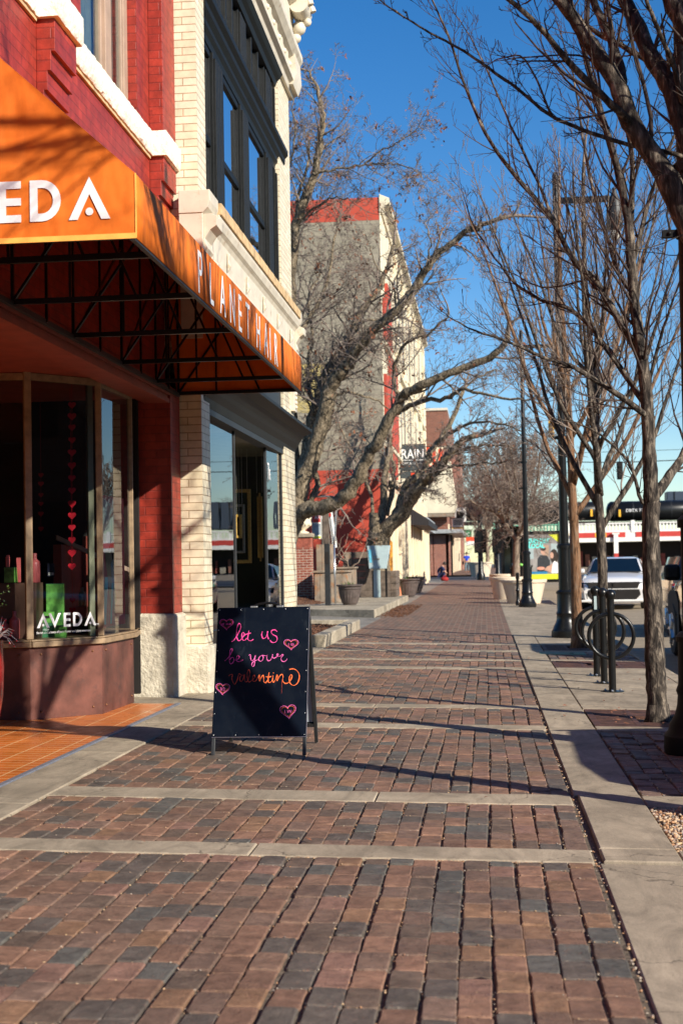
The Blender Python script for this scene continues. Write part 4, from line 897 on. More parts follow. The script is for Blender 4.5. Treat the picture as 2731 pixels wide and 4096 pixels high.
m = MB(); slabp(m, pl, .023, W-.023, b0, b0+.02, -.02, -.001); slabp(m, pl, .023, W-.023, b1-.03, b1-.008, -.02, -.001); m.build('cross_rail', M['darksteel'], sg, world=True)
m = MB(); slabp(m, pl, W+.0005, W+.0025, b0, b1, -.001, .006); slabp(m, pl, 0, W, b0-.0025, b0-.0005, 0, .006); m.build('edge_trim', M['alu'], sg, world=True)
m = MB()
for a in (.012, .15, .297, .44, W-.012): m.ball(pl.p(a, b1-.012, .006), .0034, 6)
for a in (.012, .15, .297, .44, W-.012): m.ball(pl.p(a, b0+.012, .006), .0034, 6)
for k in range(1, 6):
    for a in (.011, W-.011): m.ball(pl.p(a, b0+.012+(b1-b0-.024)*k/6, .006), .0034, 6)
m.build('rivet', M['alu'], fb, world=False); fb.children[-1].data.transform(Matrix.Translation(-sg.location))
# back panel and legs
Ob = Vector((xl, 9.43, .035)); tb = Vector((xl, 9.115, .935)); plb = Pl(Ob, (1, 0, 0), tb-Ob)
m = MB(); slabp(m, plb, .0, W, b0, b1, -.006, .0); m.build('back_panel', M['board'], sg, world=True)
m = MB(); slabp(m, plb, .024, W-.024, b0+.03, b1-.02, .0005, .003); m.build('back_lining', M['boardback'], sg, world=True)
for a in (0, W-.022):
    m = MB(); slabp(m, plb, a, a+.022, 0, b1-.005, .0005, .022); m.build('leg', M['darksteel'], sg, world=True, bevel=.002)
m = MB(); slabp(m, plb, .023, W-.023, b0, b0+.022, .0035, .02); m.build('cross_rail', M['darksteel'], sg, world=True)
m = MB(); hx = (xl+xr)/2+.02
m.tube(catmull([(hx-.085, 9.1, .945), (hx-.06, 9.1, .958), (hx, 9.1, .966), (hx+.06, 9.1, .958), (hx+.085, 9.1, .945)], 6), .008, 8); m.build('handle', M['blackmetal'], sg, world=True, smooth=True)
m = MB()
for s_ in (-1, 1): m.cbox((hx+s_*.085, 9.1, .942), (.045, .035, .012))
m.build('handle_plate', M['alu'], sg, world=True, bevel=.003)
# writing: (x,y) of the zoomed crop of the board -> board coordinates
def bc(x, y):
    t = (y-262)/(1895-262); a = 250-85*t; b = 1400-75*t
    return (x-a)/(b-a)*W, b1-(b1-b0)*t
S = {
 'pink': [[(418,702),(455,672),(500,600),(535,520),(528,472),(508,470),(488,520),(482,590),(487,650),(505,688),(530,680)],[(530,680),(555,650),(580,610),(570,583),(552,595),(548,640),(562,682),(592,678),(612,655)],
   [(638,560),(627,620),(622,660),(635,686),(665,689),(692,672)],[(583,622),(600,608),(662,590)],[(806,570),(797,620),(812,662),(842,655),(864,615),(873,570)],[(873,570),(868,630),(884,673)],
   [(992,580),(965,555),(925,562),(918,590),(945,620),(980,640),(990,680),(965,714),(925,715),(900,688)]],
 'shadedpink': [[(332,945),(370,910),(405,860),(428,805),(420,785),(402,810),(392,880),(390,940),(400,980),(425,975),(447,940),(440,905),(415,905),(395,930)],[(440,930),(480,935),(512,905),(505,880),(485,890),(478,930),(495,955),(530,950),(562,932)]],
 'palepink': [[(633,880),(650,866),(655,900),(660,935),(682,945),(705,915),(716,878)],[(716,878),(708,940),(702,990),(690,1020),(672,1010),(674,975),(710,947),(758,932)],[(800,880),(770,895),(756,930),(775,955),(803,940),(814,900),(800,880),(850,886)],
   [(862,876),(857,920),(875,950),(905,937),(925,895),(932,868)],[(932,868),(928,905),(950,917),(985,897)],[(985,897),(1002,868),(985,866),(990,890),(1030,892),(1047,873),(1062,880),(1035,915),(1040,950),(1070,963),(1100,945),(1108,925)]],
 'shadedorange': [[(382,1138),(400,1120),(427,1120),(420,1170),(438,1225),(458,1240),(485,1190),(500,1140),(507,1108),(530,1120)],[(567,1130),(540,1130),(520,1160),(522,1200),(545,1202),(565,1160),(575,1122),(575,1180),(592,1215),(617,1200)],
   [(617,1200),(642,1130),(641,1075),(625,1063),(612,1110),(615,1180),(635,1217),(667,1195)],[(667,1195),(697,1170),(706,1140),(690,1130),(678,1160),(687,1207),(717,1200),(747,1160)],[(1042,1195),(1038,1280),(1035,1365)]],
 'orange': [[(747,1160),(763,1128),(760,1170),(766,1207),(785,1160),(808,1133),(816,1160),(816,1210),(840,1227),(867,1190)],[(885,1095),(872,1160),(873,1215),(895,1224),(925,1190)],[(840,1150),(875,1156),(912,1147)],[(933,1135),(925,1190),(936,1222),(962,1190)],[(934,1100),(942,1108)],
   [(962,1190),(980,1128),(985,1165),(981,1207),(1010,1150),(1040,1123),(1056,1150),(1050,1200),(1075,1236),(1110,1236)],[(1110,1236),(1147,1200),(1166,1150),(1155,1128),(1134,1160),(1135,1220),(1160,1256),(1200,1261),(1240,1222),(1257,1150),(1237,1090),(1190,1057),(1135,1062)]]}
wd = {'pink': .0056, 'shadedpink': .0042, 'palepink': .0048, 'shadedorange': .0038, 'orange': .0056}
for k, L in S.items():
    m = MB()
    for i, st in enumerate(L): ribbon(m, pl, [bc(*p) for p in st], wd[k]*(.35 if len(st) == 3 and k == 'shadedorange' else 1), .0066+i*.00006)
    m.build('handwriting', M[k], sg, world=True)
LET = {'B': [[(0, 0), (0, 1), (.5, .9), (.5, .6), (0, .5), (.6, .4), (.6, .1), (0, 0)]], 'E': [[(.6, 1), (0, 1), (0, 0), (.6, 0)], [(0, .5), (.5, .5)]], 'M': [[(0, 0), (.1, 1), (.4, .4), (.7, 1), (.8, 0)]], 'I': [[(.2, 0), (.2, 1)]],
       'N': [[(0, 0), (0, 1), (.6, 0), (.6, 1)]], 'X': [[(0, 0), (.7, 1)], [(0, 1), (.7, 0)]], 'O': [[(.4, 1), (.05, .7), (.1, .1), (.5, 0), (.75, .5), (.4, 1)]], 'L': [[(0, 1), (0, 0), (.5, 0)]], 'U': [[(0, 1), (.05, .1), (.5, .05), (.6, 1)]], 'V': [[(0, 1), (.35, 0), (.7, 1)]]}
for cx_, cy_, w_, h_, rot, words, ls in ((356, 470, 190, 172, 0, 'BE MINE', 21), (1163, 742, 200, 165, 0, 'I*U', 32), (306, 1296, 192, 175, .06, 'XO', 40), (1111, 1585, 218, 208, -.12, 'LVV', 36)):
    m = MB(); mo = MB(); ml = MB(); H = heartpts(1, 60)
    def T(a, b):
        a, b = a*w_/2*.93, b*h_/2*.93+4; x = a*math.cos(rot)+b*math.sin(rot); y = -b*math.cos(rot)+a*math.sin(rot); return bc(cx_+x, cy_+y)
    out = []
    for k in range(121):
        a = 2*math.pi*k/120; x = 16*math.sin(a)**3/17; y = (13*math.cos(a)-5*math.cos(2*a)-2*math.cos(3*a)-math.cos(4*a))/17
        q = 1+.055*abs(math.sin(a*15))*1.6-.03; out.append(T(x*q, y*q))
    ribbon(m, pl, out, .0024, .0066, 1); m.build('heart_drawing', M['palepink'] if cx_ != 356 else M['shadedpink'], sg, world=True)
    ribbon(mo, pl, [T(a*.84, b*.82) for a, b in H]+[T(H[0][0]*.84, H[0][1]*.82)], .0015, .0067, 1); mo.build('heart_drawing', M['orange'] if cx_ != 356 else M['shadedorange'], sg, world=True)
    tw = len(words)*ls*.78; x = cx_-tw/2+2
    for ch in words:
        if ch == '*': ribbon(ml, pl, [bc(x+ls*.4+a*ls*.42, cy_+4-b*ls*.42) for a, b in heartpts(1, 16)+heartpts(1, 16)[:1]], .0026, .0068, 2)
        elif ch != ' ':
            for st in LET[ch]: ribbon(ml, pl, [bc(x+a*ls*.8, cy_+ls*.5+3-b*ls-(a-.3)*rot*0) for a, b in st], .0019, .0068, 2)
        x += ls*.84
    ml.build('small_lettering', M['palepink'] if cx_ != 356 else M['shadedpink'], sg, world=True)
# ================================================================== STREET FURNITURE
def bike_rack(x, y, label, parent=None):
    t = thing('bike_rack', label, 'bike rack', (x, y, gz(x, y)+.006), 0, 'black ring bike racks in a row')
    MB().lathe([(.034, 0), (.034, .86)], (0, 0, 0), 20).build('post', M['blackmetal'], t, smooth=True, angle=40)
    MB().ball((0, 0, .895), .052, 14).build('ball_cap', M['blackmetal'], t, smooth=True)
    m = MB(); m.tube([(.205*math.cos(a), 0, .515+.205*math.sin(a)) for a in np.linspace(0, 2*math.pi, 41)], .019, 10, cap=False); m.build('ring', M['blackmetal'], t, smooth=True)
    MB().lathe([(.105, 0), (.105, .008), (.04, .012)], (0, 0, 0), 24).build('base_plate', M['blackmetal'], t, smooth=True, angle=30)
    m = MB()
    for k in range(3): a = k*2.09+.4; m.ball((.08*math.cos(a), .08*math.sin(a), .014), .012, 6)
    m.build('bolt', M['alu'], t)
    return t
r0 = bike_rack(1.145, 13.41, 'black ring bike rack nearest the camera, in front of its twins')
for y, l in ((14.34, 'middle black ring bike rack of the row of three'), (15.28, 'farthest black ring bike rack with a white sticker on its post')):
    c = copy_tree(r0); c.location = (1.145, y, gz(1.145, y)+.006); c['label'] = l
m = MB(); m.box(-.014, .014, -.0365, -.0345, .70, .84); m.build('sticker', M['paleblue'], c)
def lamp(x, y, label, brackets=False):
    bm_ = M['blackdull'] if brackets else M['blackmetal']
    t = thing('lamp_post', label, 'lamp post', (x, y, gz(x, y)+.005), 0, 'tall black lamp posts along the kerb')
    MB().lathe([(.235, 0), (.24, .03), (.235, .11), (.21, .14), (.20, .18), (.165, .24), (.15, .30), (.145, .36), (.155, .39), (.14, .43), (.135, .70)], (0, 0, 0), 28).build('base', bm_, t, smooth=True, angle=35)
    m = MB(); m.lathe([(.148, .70), (.15, .73), (.12, .76)], (0, 0, 0), 28); m.lathe([(.105, .76), (.10, 1.42)], (0, 0, 0), 24, (.77, 1.41, .86)); m.lathe([(.12, 1.42), (.12, 1.47), (.09, 1.5)], (0, 0, 0), 24); m.build('fluted_shaft', bm_, t)
    MB().lathe([(.072, 1.5), (.06, 4), (.05, 7.45), (.02, 7.5)], (0, 0, 0), 20).build('pole', bm_, t, smooth=True, angle=40)
    m = MB(); m.box(.0, .86, -.03, .03, 6.98, 7.08); m.tube(catmull([(.05, 0, 6.45), (.25, 0, 6.6), (.32, 0, 6.85), (.22, 0, 6.97)], 6), .014, 6); m.build('arm', bm_, t, bevel=.006)
    lh = MB().lathe([(.03, 7.2), (.05, 7.1), (.10, 7.0), (.13, 6.85), (.13, 6.6), (.10, 6.5)], (.93, 0, 0), 18).build('lamp_head', M['darksteel'], t, smooth=True, angle=40)
    MB().lathe([(.10, 6.498), (.09, 6.40), (.03, 6.34)], (.93, 0, 0), 18).build('lens', M['lamplens'], lh, smooth=True)
    for k, z in enumerate(((3.72, 3.30) if brackets else (3.9, 3.2))):
        m = MB(); m.lathe([(.078, z-.03), (.078, z+.03)], (0, 0, 0), 16); m.cbox((-.12, 0, z), (.09, .04, .05)); m.ball((-.12, -.022, z), .014, 6); m.build('bracket', bm_, t, bevel=.004)
    if brackets:
        for z in (3.92, 3.99): MB().lathe([(.0665, z), (.0665, z+.012)], (0, 0, 0), 16).build('band', M['bolt'], t)
        m = MB(); m.tube([(-.11, 0, 3.32), (-.13, 0, 3.42), (-.11, 0, 3.55), (-.11, 0, 3.7)], .007, 6); m.build('cable_loop', M['cable'], t)
    return t
lamp(1.335, 9.2, 'black lamp post at the right edge, cut off by the frame, in a brick bay', True)
lamp(1.26, 23.0, 'black lamp post standing just left of the orange barked tree')
lamp(1.10, 38.6, 'farthest black lamp post with white paint stains on its base, by the planters')
def bollard(x, y, label):
    t = thing('bollard', label, 'bollard', (x, y, gz(x, y)+.005))
    MB().lathe([(.07, 0), (.07, .10), (.05, .14), (.045, .38), (.06, .42), (.045, .46), (.042, .72), (.055, .76), (.05, .84), (.055, .88), (.02, .92)], (0, 0, 0), 18).build('post', M['blackmetal'], t, smooth=True, angle=30)
    m = MB(); m.tube([(.05, 0, .66), (.13, 0, .67), (.17, 0, .64)], .012, 6); m.build('hook', M['blackmetal'], t); return t
bollard(.88, 40.0, 'short black bollard in front of the large beige planter')
def planter(x, y, r, h, label, taper=.72):
    t = thing('concrete_planter', label, 'planter', (x, y, gz(x, y)+.005), 0, 'round beige planters on the sidewalk')
    MB().lathe([(r*taper, 0), (r*.94, h-.10), (r, h-.09), (r*1.02, h-.02), (r*1.0, h), (r*.92, h), (r*.9, h-.06)], (0, 0, 0), 40).build('bowl', M['planter'], t, smooth=True, angle=25)
    MB().lathe([(r*.91, h-.05), (.02, h-.03)], (0, 0, 0), 24).build('soil', M['mulch'], t); return t
planter(1.10, 41.9, .66, .70, 'largest beige planter, behind the bollard and the lamp post')
planter(.66, 46.5, .55, .72, 'pinkish beige planter just left of and behind the largest one')
planter(.62, 54.0, .48, .72, 'third beige planter back, left of the trash can')
planter(-.35, 98, .85, 1.0, 'distant bowl shaped planter across the side street'); 
for q, lb in ((110, 'distant pale planter right behind the walking person'),): planter(-1.1, q+20, .6, .9, lb)
x, y = 1.28, 52.0
t = thing('trash_can', 'black slatted trash can with blue and green litter on top', 'trash can', (x, y, gz(x, y)+.005))
MB().lathe([(.32, .05), (.36, 1.0)], (0, 0, 0), 28).build('liner', M['dark'], t)
m = MB()
for k in range(28): a = 2*math.pi*k/28; m.tube([(.34*math.cos(a), .34*math.sin(a), .04), (.38*math.cos(a), .38*math.sin(a), .95), (.43*math.cos(a), .43*math.sin(a), 1.06)], .014, 4)
m.build('slat', M['blackmetal'], t)['kind'] = 'stuff'
m = MB()
for z, r in ((.08, .35), (.6, .375), (.95, .395)): m.lathe([(r, z), (r, z+.03)], (0, 0, 0), 28)
m.build('hoop', M['blackmetal'], t)
m = MB(); m.ball((-.22, -.1, 1.1), .09, 7, (1.2, 1, .9)); m.build('blue_bag', pm('blue_plastic', (.02, .3, .6), .4), t); m = MB(); m.ball((.0, -.15, 1.08), .07, 6, (1.1, 1, .8)); m.build('green_wrapper', pm('green_plastic', (.2, .6, .1), .4), t)
def grate(x0, x1, y0, y1, hx, hy, label):
    t = thing('tree_grate', label, 'tree grate', ((x0+x1)/2, (y0+y1)/2, gz((x0+x1)/2, y0)), 0, 'rusted square tree grates')
    m = MB(); f = lambda x, y, z: (x, y, gz(x, y)+z)
    for a, b, c, d_ in ((x0, x1, y0, y0+.05), (x0, x1, y1-.05, y1), (x0, x0+.05, y0+.05, y1-.05), (x1-.05, x1, y0+.05, y1-.05)): m.box(a, b, c, d_, -.02, .006, f)
    n = 26
    for i in range(n):
        y = y0+.06+(y1-y0-.12)*i/n; w2 = (y1-y0-.12)/n*.62
        if abs(y-hy) < .2:
            m.box(x0+.05, hx-.2, y, y+w2, -.02, .004, f); m.box(hx+.2, x1-.05, y, y+w2, -.02, .004, f)
        else: m.box(x0+.05, x1-.05, y, y+w2, -.02, .004, f)
    for x in (x0+.33, x1-.33): m.box(x-.02, x+.02, y0+.05, y1-.05, -.02, .005, f)
    m.build('grid', M['grate'], t, world=True); return t
grate(.77, 1.86, 10.6, 11.79, 1.29, 11.1, 'rusted iron tree grate round the nearest thin tree, littered with leaves')
grate(.77, 1.86, 16.42, 17.53, 1.36, 17.0, 'rusted iron tree grate behind the bike racks')
grate(.77, 1.86, 19.65, 20.9, 1.27, 20.4, 'rusted iron tree grate round the orange barked tree')
for x, y, lb, w_ in ((1.52, 8.75, 'green painted utility cover in the shaded brick bay by the near lamp post', .34), (.98, 19.05, 'green painted utility cover in the bricks by the orange barked tree', .3)):
    t = thing('utility_cover', lb, 'cover', (x, y, gz(x, y))); m = MB(); m.gbox(x-w_, x+w_, y-.28, y+.22, -.03, .007); m.build('plate', pm('faded_green_paint', (.10, .19, .11), .6, var=.3, scale=12, obj=False, grime=((.05, .045, .04), 12, .58)), t, world=True, bevel=.006)
    m = MB(); m.cbox((x-.12, y-.1, gz(x, y)+.008), (.05, .02, .004)); m.cbox((x+.12, y-.1, gz(x, y)+.008), (.05, .02, .004)); m.build('lift_slot', M['dark'], t, world=True)
# ================================================================== TREES
class Tree:
    def __init__(s, seed): s.r = random.Random(seed); s.t = MB(); s.c = MB(); s.l = MB(); s.cnt = 0
    def limb(s, pts, r0, r1, n=4, sides=8, into=None, wob=0):
        q = catmull(pts, n); k = len(q); rr = [r0+(r1-r0)*(i/(k-1))**.9 for i in range(k)]
        if wob: q = [p+Vector([s.r.uniform(-wob, wob) for _ in range(3)]) for p in q]; rr = [a*s.r.uniform(.93, 1.07) for a in rr]
        (into or s.t).tube(q, rr, sides); return q, rr
    def grow(s, p, d, r, L, lev, up=.25, kids=4, spread=.75, curl=.18, leaf=0, minr=.0016):
        r_ = s.r; n = max(3, int(L/(.16 if lev > 0 else .1))); n = min(n, 9); st = L/n; q = [p]; dd = d.normalized(); rr = [r]
        for i in range(n):
            dd = (dd+Vector((r_.gauss(0, curl), r_.gauss(0, curl), r_.gauss(0, curl)))*.6+Vector((0, 0, up*.25))).normalized()
            q.append(q[-1]+dd*st); rr.append(max(minr, r*(1-.75*(i+1)/n)))
        s.c.tube(q, rr, 3 if r < .012 else 5, cap=False)
        if leaf and lev == 0 and r_.random() < leaf:
            e = q[-1]
            for _ in range(r_.randint(2, 5)):
                o_ = e+Vector((r_.gauss(0, .03), r_.gauss(0, .03), r_.uniform(-.12, 0))); a, b = Vector((r_.gauss(0, .025), r_.gauss(0, .025), r_.gauss(0, .03))), Vector((r_.gauss(0, .025), r_.gauss(0, .025), r_.gauss(0, .03)))
                s.l.add([o_, o_+a, o_+a+b, o_+b], [(0, 1, 2, 3)])
        if lev > 0:
            for k in range(kids):
                f = (k+r_.uniform(.3, 1))/kids; i = min(n-1, int(f*n)); bp = q[i].lerp(q[i+1], r_.random()); t = (q[i+1]-q[i]).normalized()
                side = t.orthogonal().normalized(); side.rotate(Matrix.Rotation(r_.uniform(0, 6.283), 3, t))
                nd = (t*(1-spread*.5)+side*spread).normalized()
                s.grow(bp, nd, max(minr, rr[i]*.6), L*r_.uniform(.38, .62)*(1-.35*f+.1), lev-1, up, kids, spread, curl, leaf, minr)
    def dress(s, q, rr, step, L, lev, start=.15, up=.25, kids=4, spread=.75, leaf=0, minr=.0016, rf=.45, curl=.18, rmax=.012):
        tot = sum((q[i+1]-q[i]).length for i in range(len(q)-1)); acc = 0; nx = tot*start
        for i in range(len(q)-1):
            l = (q[i+1]-q[i]).length
            while nx < acc+l:
                f = (nx-acc)/l; p = q[i].lerp(q[i+1], f); t = (q[i+1]-q[i]).normalized(); side = t.orthogonal().normalized(); side.rotate(Matrix.Rotation(s.r.uniform(0, 6.283), 3, t))
                fr_ = nx/tot; s.grow(p, t*(1-spread*.45)+side*spread, min(rmax, max(minr, rr[i]*rf)), L*(1.1-.6*fr_)*s.r.uniform(.6, 1.2), lev, up, kids, spread, curl, leaf, minr)
                nx += step*s.r.uniform(.6, 1.4)
            acc += l
        s.grow(q[-1], q[-1]-q[-2], rr[-1], L*.6, lev, up, kids, spread, curl, leaf, minr)
    def build(s, label, base, bark, twig, group='bare trees along the street', name='bare_tree'):
        t = thing(name, label, 'tree', base, 0, group)
        s.t.build('trunk', bark, t, world=True, smooth=True); s.c.build('crown', twig, t, world=True, smooth=True)
        if s.l.f: s.l.build('dry_leaves', M['deadleaf'], t, world=True)
        return t
def U(pts, Y0, Y1=None):
    n = len(pts); Y1 = Y0 if Y1 is None else Y1
    return [at(u, v, Y0+(Y1-Y0)*i/max(1, n-1)) for i, (u, v) in enumerate(pts)]
# --- nearest thin tree (trunk at 11.1 m)
T = Tree(11); Y = 11.1; b = Vector((1.285, Y, gz(1.285, Y)))
q, rr = T.limb([b-Vector((0, 0, .05)), b+Vector((0, 0, .08))]+U([(2620, 2700), (2613, 2500), (2606, 2300), (2600, 2100), (2604, 2010)], Y), .082, .066, 6, 14, wob=.0015)
for z in (0,): T.t.lathe([(.12, -.04), (.095, .03), (.082, .12)], b, 14)
q2, r2 = T.limb(U([(2604, 2020), (2601, 1950), (2594, 1795), (2584, 1583), (2562, 1397), (2536, 1212), (2520, 1000), (2513, 903), (2465, 667), (2379, 377), (2332, 196), (2290, 40), (2250, -150)], Y, Y-.3), .066, .014, 6, 10, wob=.002)
T.dress(q2[20:], r2[20:], .16, 1.2, 2, .0, .5, 3, .6)
LB = [([(2614, 1985), (2680, 1895), (2740, 1800), (2800, 1600), (2850, 1300), (2880, 900)], 0, .5, .046, .012, 1.1),
 ([(2580, 2010), (2561, 2000), (2531, 1890), (2488, 1816), (2403, 1742), (2324, 1700), (2266, 1684), (2200, 1670)], 0, -.3, .017, .004, .7),
 ([(2585, 1670), (2568, 1652), (2509, 1604), (2377, 1519), (2271, 1461), (2165, 1429), (2032, 1366), (1900, 1323), (1800, 1270)], 0, -.9, .030, .004, .9),
 ([(2580, 1620), (2562, 1593), (2483, 1477), (2430, 1397), (2350, 1297), (2271, 1233), (2165, 1201), (2059, 1132), (1980, 1032), (1890, 900), (1860, 800)], 0, .6, .032, .004, .9),
 ([(2562, 1420), (2536, 1382), (2483, 1297), (2435, 1212), (2366, 1106), (2297, 1053), (2206, 880), (2049, 691), (1940, 534), (1861, 345), (1790, 141), (1728, 0), (1690, -100)], 0, -.5, .036, .004, .95),
 ([(2390, 1150), (2363, 1130), (2238, 942), (2151, 730), (2041, 502), (1963, 314), (1880, 150), (1800, 30)], -.2, .5, .018, .003, .8),
 ([(2530, 1180), (2470, 1080), (2426, 942), (2355, 691), (2324, 502), (2290, 300), (2230, 100)], 0, .7, .022, .004, .8),
 ([(2518, 950), (2528, 667), (2500, 471), (2470, 300), (2440, 60)], 0, -.6, .026, .008, .8),
 ([(2530, 1050), (2599, 785), (2677, 589), (2725, 470), (2800, 250)], 0, .3, .022, .006, .8),
 ([(2585, 1560), (2640, 1350), (2690, 1200), (2760, 1000)], 0, -.5, .016, .005, .8),
 ([(2535, 1350), (2560, 1100), (2610, 880), (2640, 600)], 0, .6, .016, .004, .7),
 ([(2365, 1106), (2300, 1130), (2170, 1150), (2060, 1100), (1960, 1050)], -.1, .5, .010, .003, .6),
 ([(2483, 1477), (2380, 1330), (2330, 1120), (2290, 900), (2230, 700)], 0, -.8, .014, .003, .8)]
for P, d0, d1, ra, rb2, L in LB:
    q, rr = T.limb(U(P, Y+d0, Y+d1), ra, rb2, 4, 6, wob=.004); T.dress(q, rr, .12, L*.62, 2, .1, .45, 3, .55, curl=.14)
T.build('nearest thin bare tree on the right, trunk beside the bike racks', b, M['bark'], M['twig'])
# --- big tree beside the camera, only its limbs enter the frame
T = Tree(12); Y = 6.75; b = Vector((1.36, Y, gz(1.36, Y)-.02))
q, rr = T.limb([b, b+Vector((0, 0, .3)), b+Vector((.02, 0, .9)), Vector((1.34, Y, 1.5)), Vector((1.27, Y, 2.0)), at(2860, 1130, Y), at(2760, 900, Y), at(2690, 760, Y), at(2638, 667, Y), at(2520, 487, Y), at(2465, 337, Y), at(2348, 157, Y), at(2269, 39, Y), at(2190, -60, Y), at(2050, -300, Y)], .105, .018, 6, 12, wob=.002)
T.dress(q[50:], rr[50:], .18, 1.0, 2, 0, .4, 3, .6)
LB = [([(2530, 500), (2490, 460), (2403, 377), (2269, 243), (2167, 118), (2065, 24), (1960, -60)], 0, -.5, .022, .010, .8), ([(2520, 480), (2490, 380), (2481, 275), (2434, 141), (2371, 0), (2330, -150)], 0, .4, .028, .016, .7),
 ([(2900, 1100), (2800, 700), (2731, 510), (2678, 353), (2599, 220), (2544, 94), (2497, 0), (2450, -120)], 0, .4, .062, .03, .8), ([(3000, 900), (2860, 420), (2780, 180), (2690, 0), (2640, -130)], 0, .2, .07, .045, .6),
 ([(2860, 740), (2731, 628), (2520, 581), (2324, 518), (2191, 455), (2065, 353), (1955, 275), (1853, 204), (1735, 141), (1657, 94), (1539, 16), (1480, -30)], .1, -.4, .013, .003, .45),
 ([(2640, 280), (2599, 251), (2481, 180), (2387, 133), (2300, 60), (2200, -30)], .3, .7, .018, .009, .5), ([(2800, 600), (2731, 420), (2690, 260), (2640, 140), (2590, 20), (2560, -80)], .2, -.3, .016, .008, .5),
 ([(2860, 760), (2731, 710), (2640, 690), (2560, 640)], .0, -.2, .004, .0015, .25), ([(2860, 900), (2731, 940), (2600, 990), (2500, 1000), (2430, 985)], -.1, -.3, .004, .0015, .2), ([(2860, 1010), (2700, 1020), (2600, 1010), (2420, 990)], .1, .3, .003, .0015, .15),
 ([(2200, 455), (2100, 240), (2000, 235), (1960, 255)], -.1, .2, .006, .002, .4), ([(2403, 377), (2350, 230), (2100, 230), (1980, 245)], 0, .2, .007, .002, .4)]
for P, d0, d1, ra, rb2, L in LB:
    q, rr = T.limb(U(P, Y+d0, Y+d1), ra, rb2, 5, 7, wob=.002); T.dress(q, rr, .13, L*.5, 1 if ra < .01 else 2, .15, .4, 3, .6)
# limbs above the frame, they throw the shadows on the wall and awning
for P in ([(1.32, 6.7, 2.7), (1.3, 5.9, 3.9), (1.25, 4.9, 4.8), (1.1, 3.8, 5.5), (.8, 2.8, 6.3)], [(1.32, 6.7, 3.0), (1.5, 5.6, 4.3), (1.9, 4.4, 5.3), (2.1, 3.4, 6.4)], [(1.32, 6.7, 2.8), (1.0, 5.6, 4.1), (.5, 4.6, 5.0), (.1, 3.6, 5.9)], [(1.35, 6.7, 2.9), (1.9, 6.1, 3.7), (2.8, 5.5, 4.6), (3.4, 4.9, 5.6)], [(1.32, 6.7, 3.2), (1.2, 6.2, 4.6), (1.3, 5.6, 6.0), (1.4, 5.1, 7.4)],
          [(1.33, 6.72, 2.2), (1.8, 5.9, 3.3), (2.3, 5.0, 4.2), (2.6, 4.2, 5.4)]):
    q, rr = T.limb(P, .05, .01, 5, 7, wob=.006); T.dress(q, rr, .2, 1.3, 2, .25, .4, 3, .6)
for k in range(9):
    x1, y1, z1 = 1.45+1.7*T.r.random(), 4.4+.6*k, 4.6+1.8*T.r.random(); p0 = Vector((1.36+.02*k, 6.75, 2.9+.07*k)); e = Vector((x1, y1, z1)); mid = p0.lerp(e, .5)+Vector((.15, 0, .25))
    q, rr = T.limb([p0, mid, e, e+Vector((.1, (y1-6.8)*.3, .9))], .028, .006, 5, 6, wob=.006); T.dress(q, rr, .15, 1.15, 2, .3, .5, 4, .6, minr=.0022)
T.build('dark barked tree entering from the right edge, its limbs crossing the top corner', b, M['bark'], M['twig'])
# --- generic vase shaped trees
def vase(seed, x, y, h, r, nl, label, bark, twig, fork=2.1, spreadx=.34, L=1.6, lev=2, step=.22, H=4.2, minr=.004, traced=None, leaf=0):
    T = Tree(seed); b = Vector((x, y, gz(x, y)-.03)); rg_ = T.r
    tp = [b, b+Vector((0, 0, fork*.5)), b+Vector((-.02, 0, fork)), b+Vector((-.05, 0, fork+H*.35)), b+Vector((-.12, 0, fork+H*.7)), b+Vector((-.1, 0, fork+H))]
    q, rr = T.limb(tp, r, .02, 5, 10, wob=.004); T.t.lathe([(r*1.35, -.03), (r*1.1, .1), (r, .2)], b, 10); T.dress(q[12:], rr[12:], step, L, lev, 0, .6, 3, .5, minr=minr, leaf=leaf)
    for k in range(nl):
        a = k*2.4+rg_.uniform(-.4, .4); f = k/nl; z = fork*(.82+.25*(f))+f*H*.4; s_ = spreadx*rg_.uniform(.75, 1.15)
        dv = Vector((math.cos(a)*s_, math.sin(a)*s_, .9)).normalized(); LL = H*(1-.45*f)*rg_.uniform(.85, 1.1); p0 = b+Vector((-.03*f, 0, z))
        q, rr = T.limb([p0, p0+dv*LL*.3+Vector((math.cos(a)*.12, math.sin(a)*.12, -.03)), p0+dv*LL*.65, p0+dv*LL+Vector((0, 0, .2))], r*.55*(1-.4*f), .007, 5, 6, wob=.01)
        T.dress(q, rr, step, L*.8, lev, .12, .6, 3, .5, minr=minr, leaf=leaf)
    return T.build(label, b, bark, twig)
vase(21, 1.37, 17.0, 6, .072, 11, 'thin grey bare tree standing behind the bike racks', M['bark'], M['twigpale'], 2.0, .46, 1.15, 2, .25, 4.0, .0026)
vase(22, 1.27, 20.4, 6, .088, 10, 'bare tree with peeling orange bark beside the black lamp post', M['barkorange'], M['twigpale'], 2.3, .48, 1.4, 2, .28, 4.2, .003)
0 and vase(23, 1.45, 28.5, 6, .09, 9, 'bare street tree half hidden behind the orange barked one', M['bark'], M['twigpale'], 2.4, .52, 1.6, 2, .34, 4.4, .004)
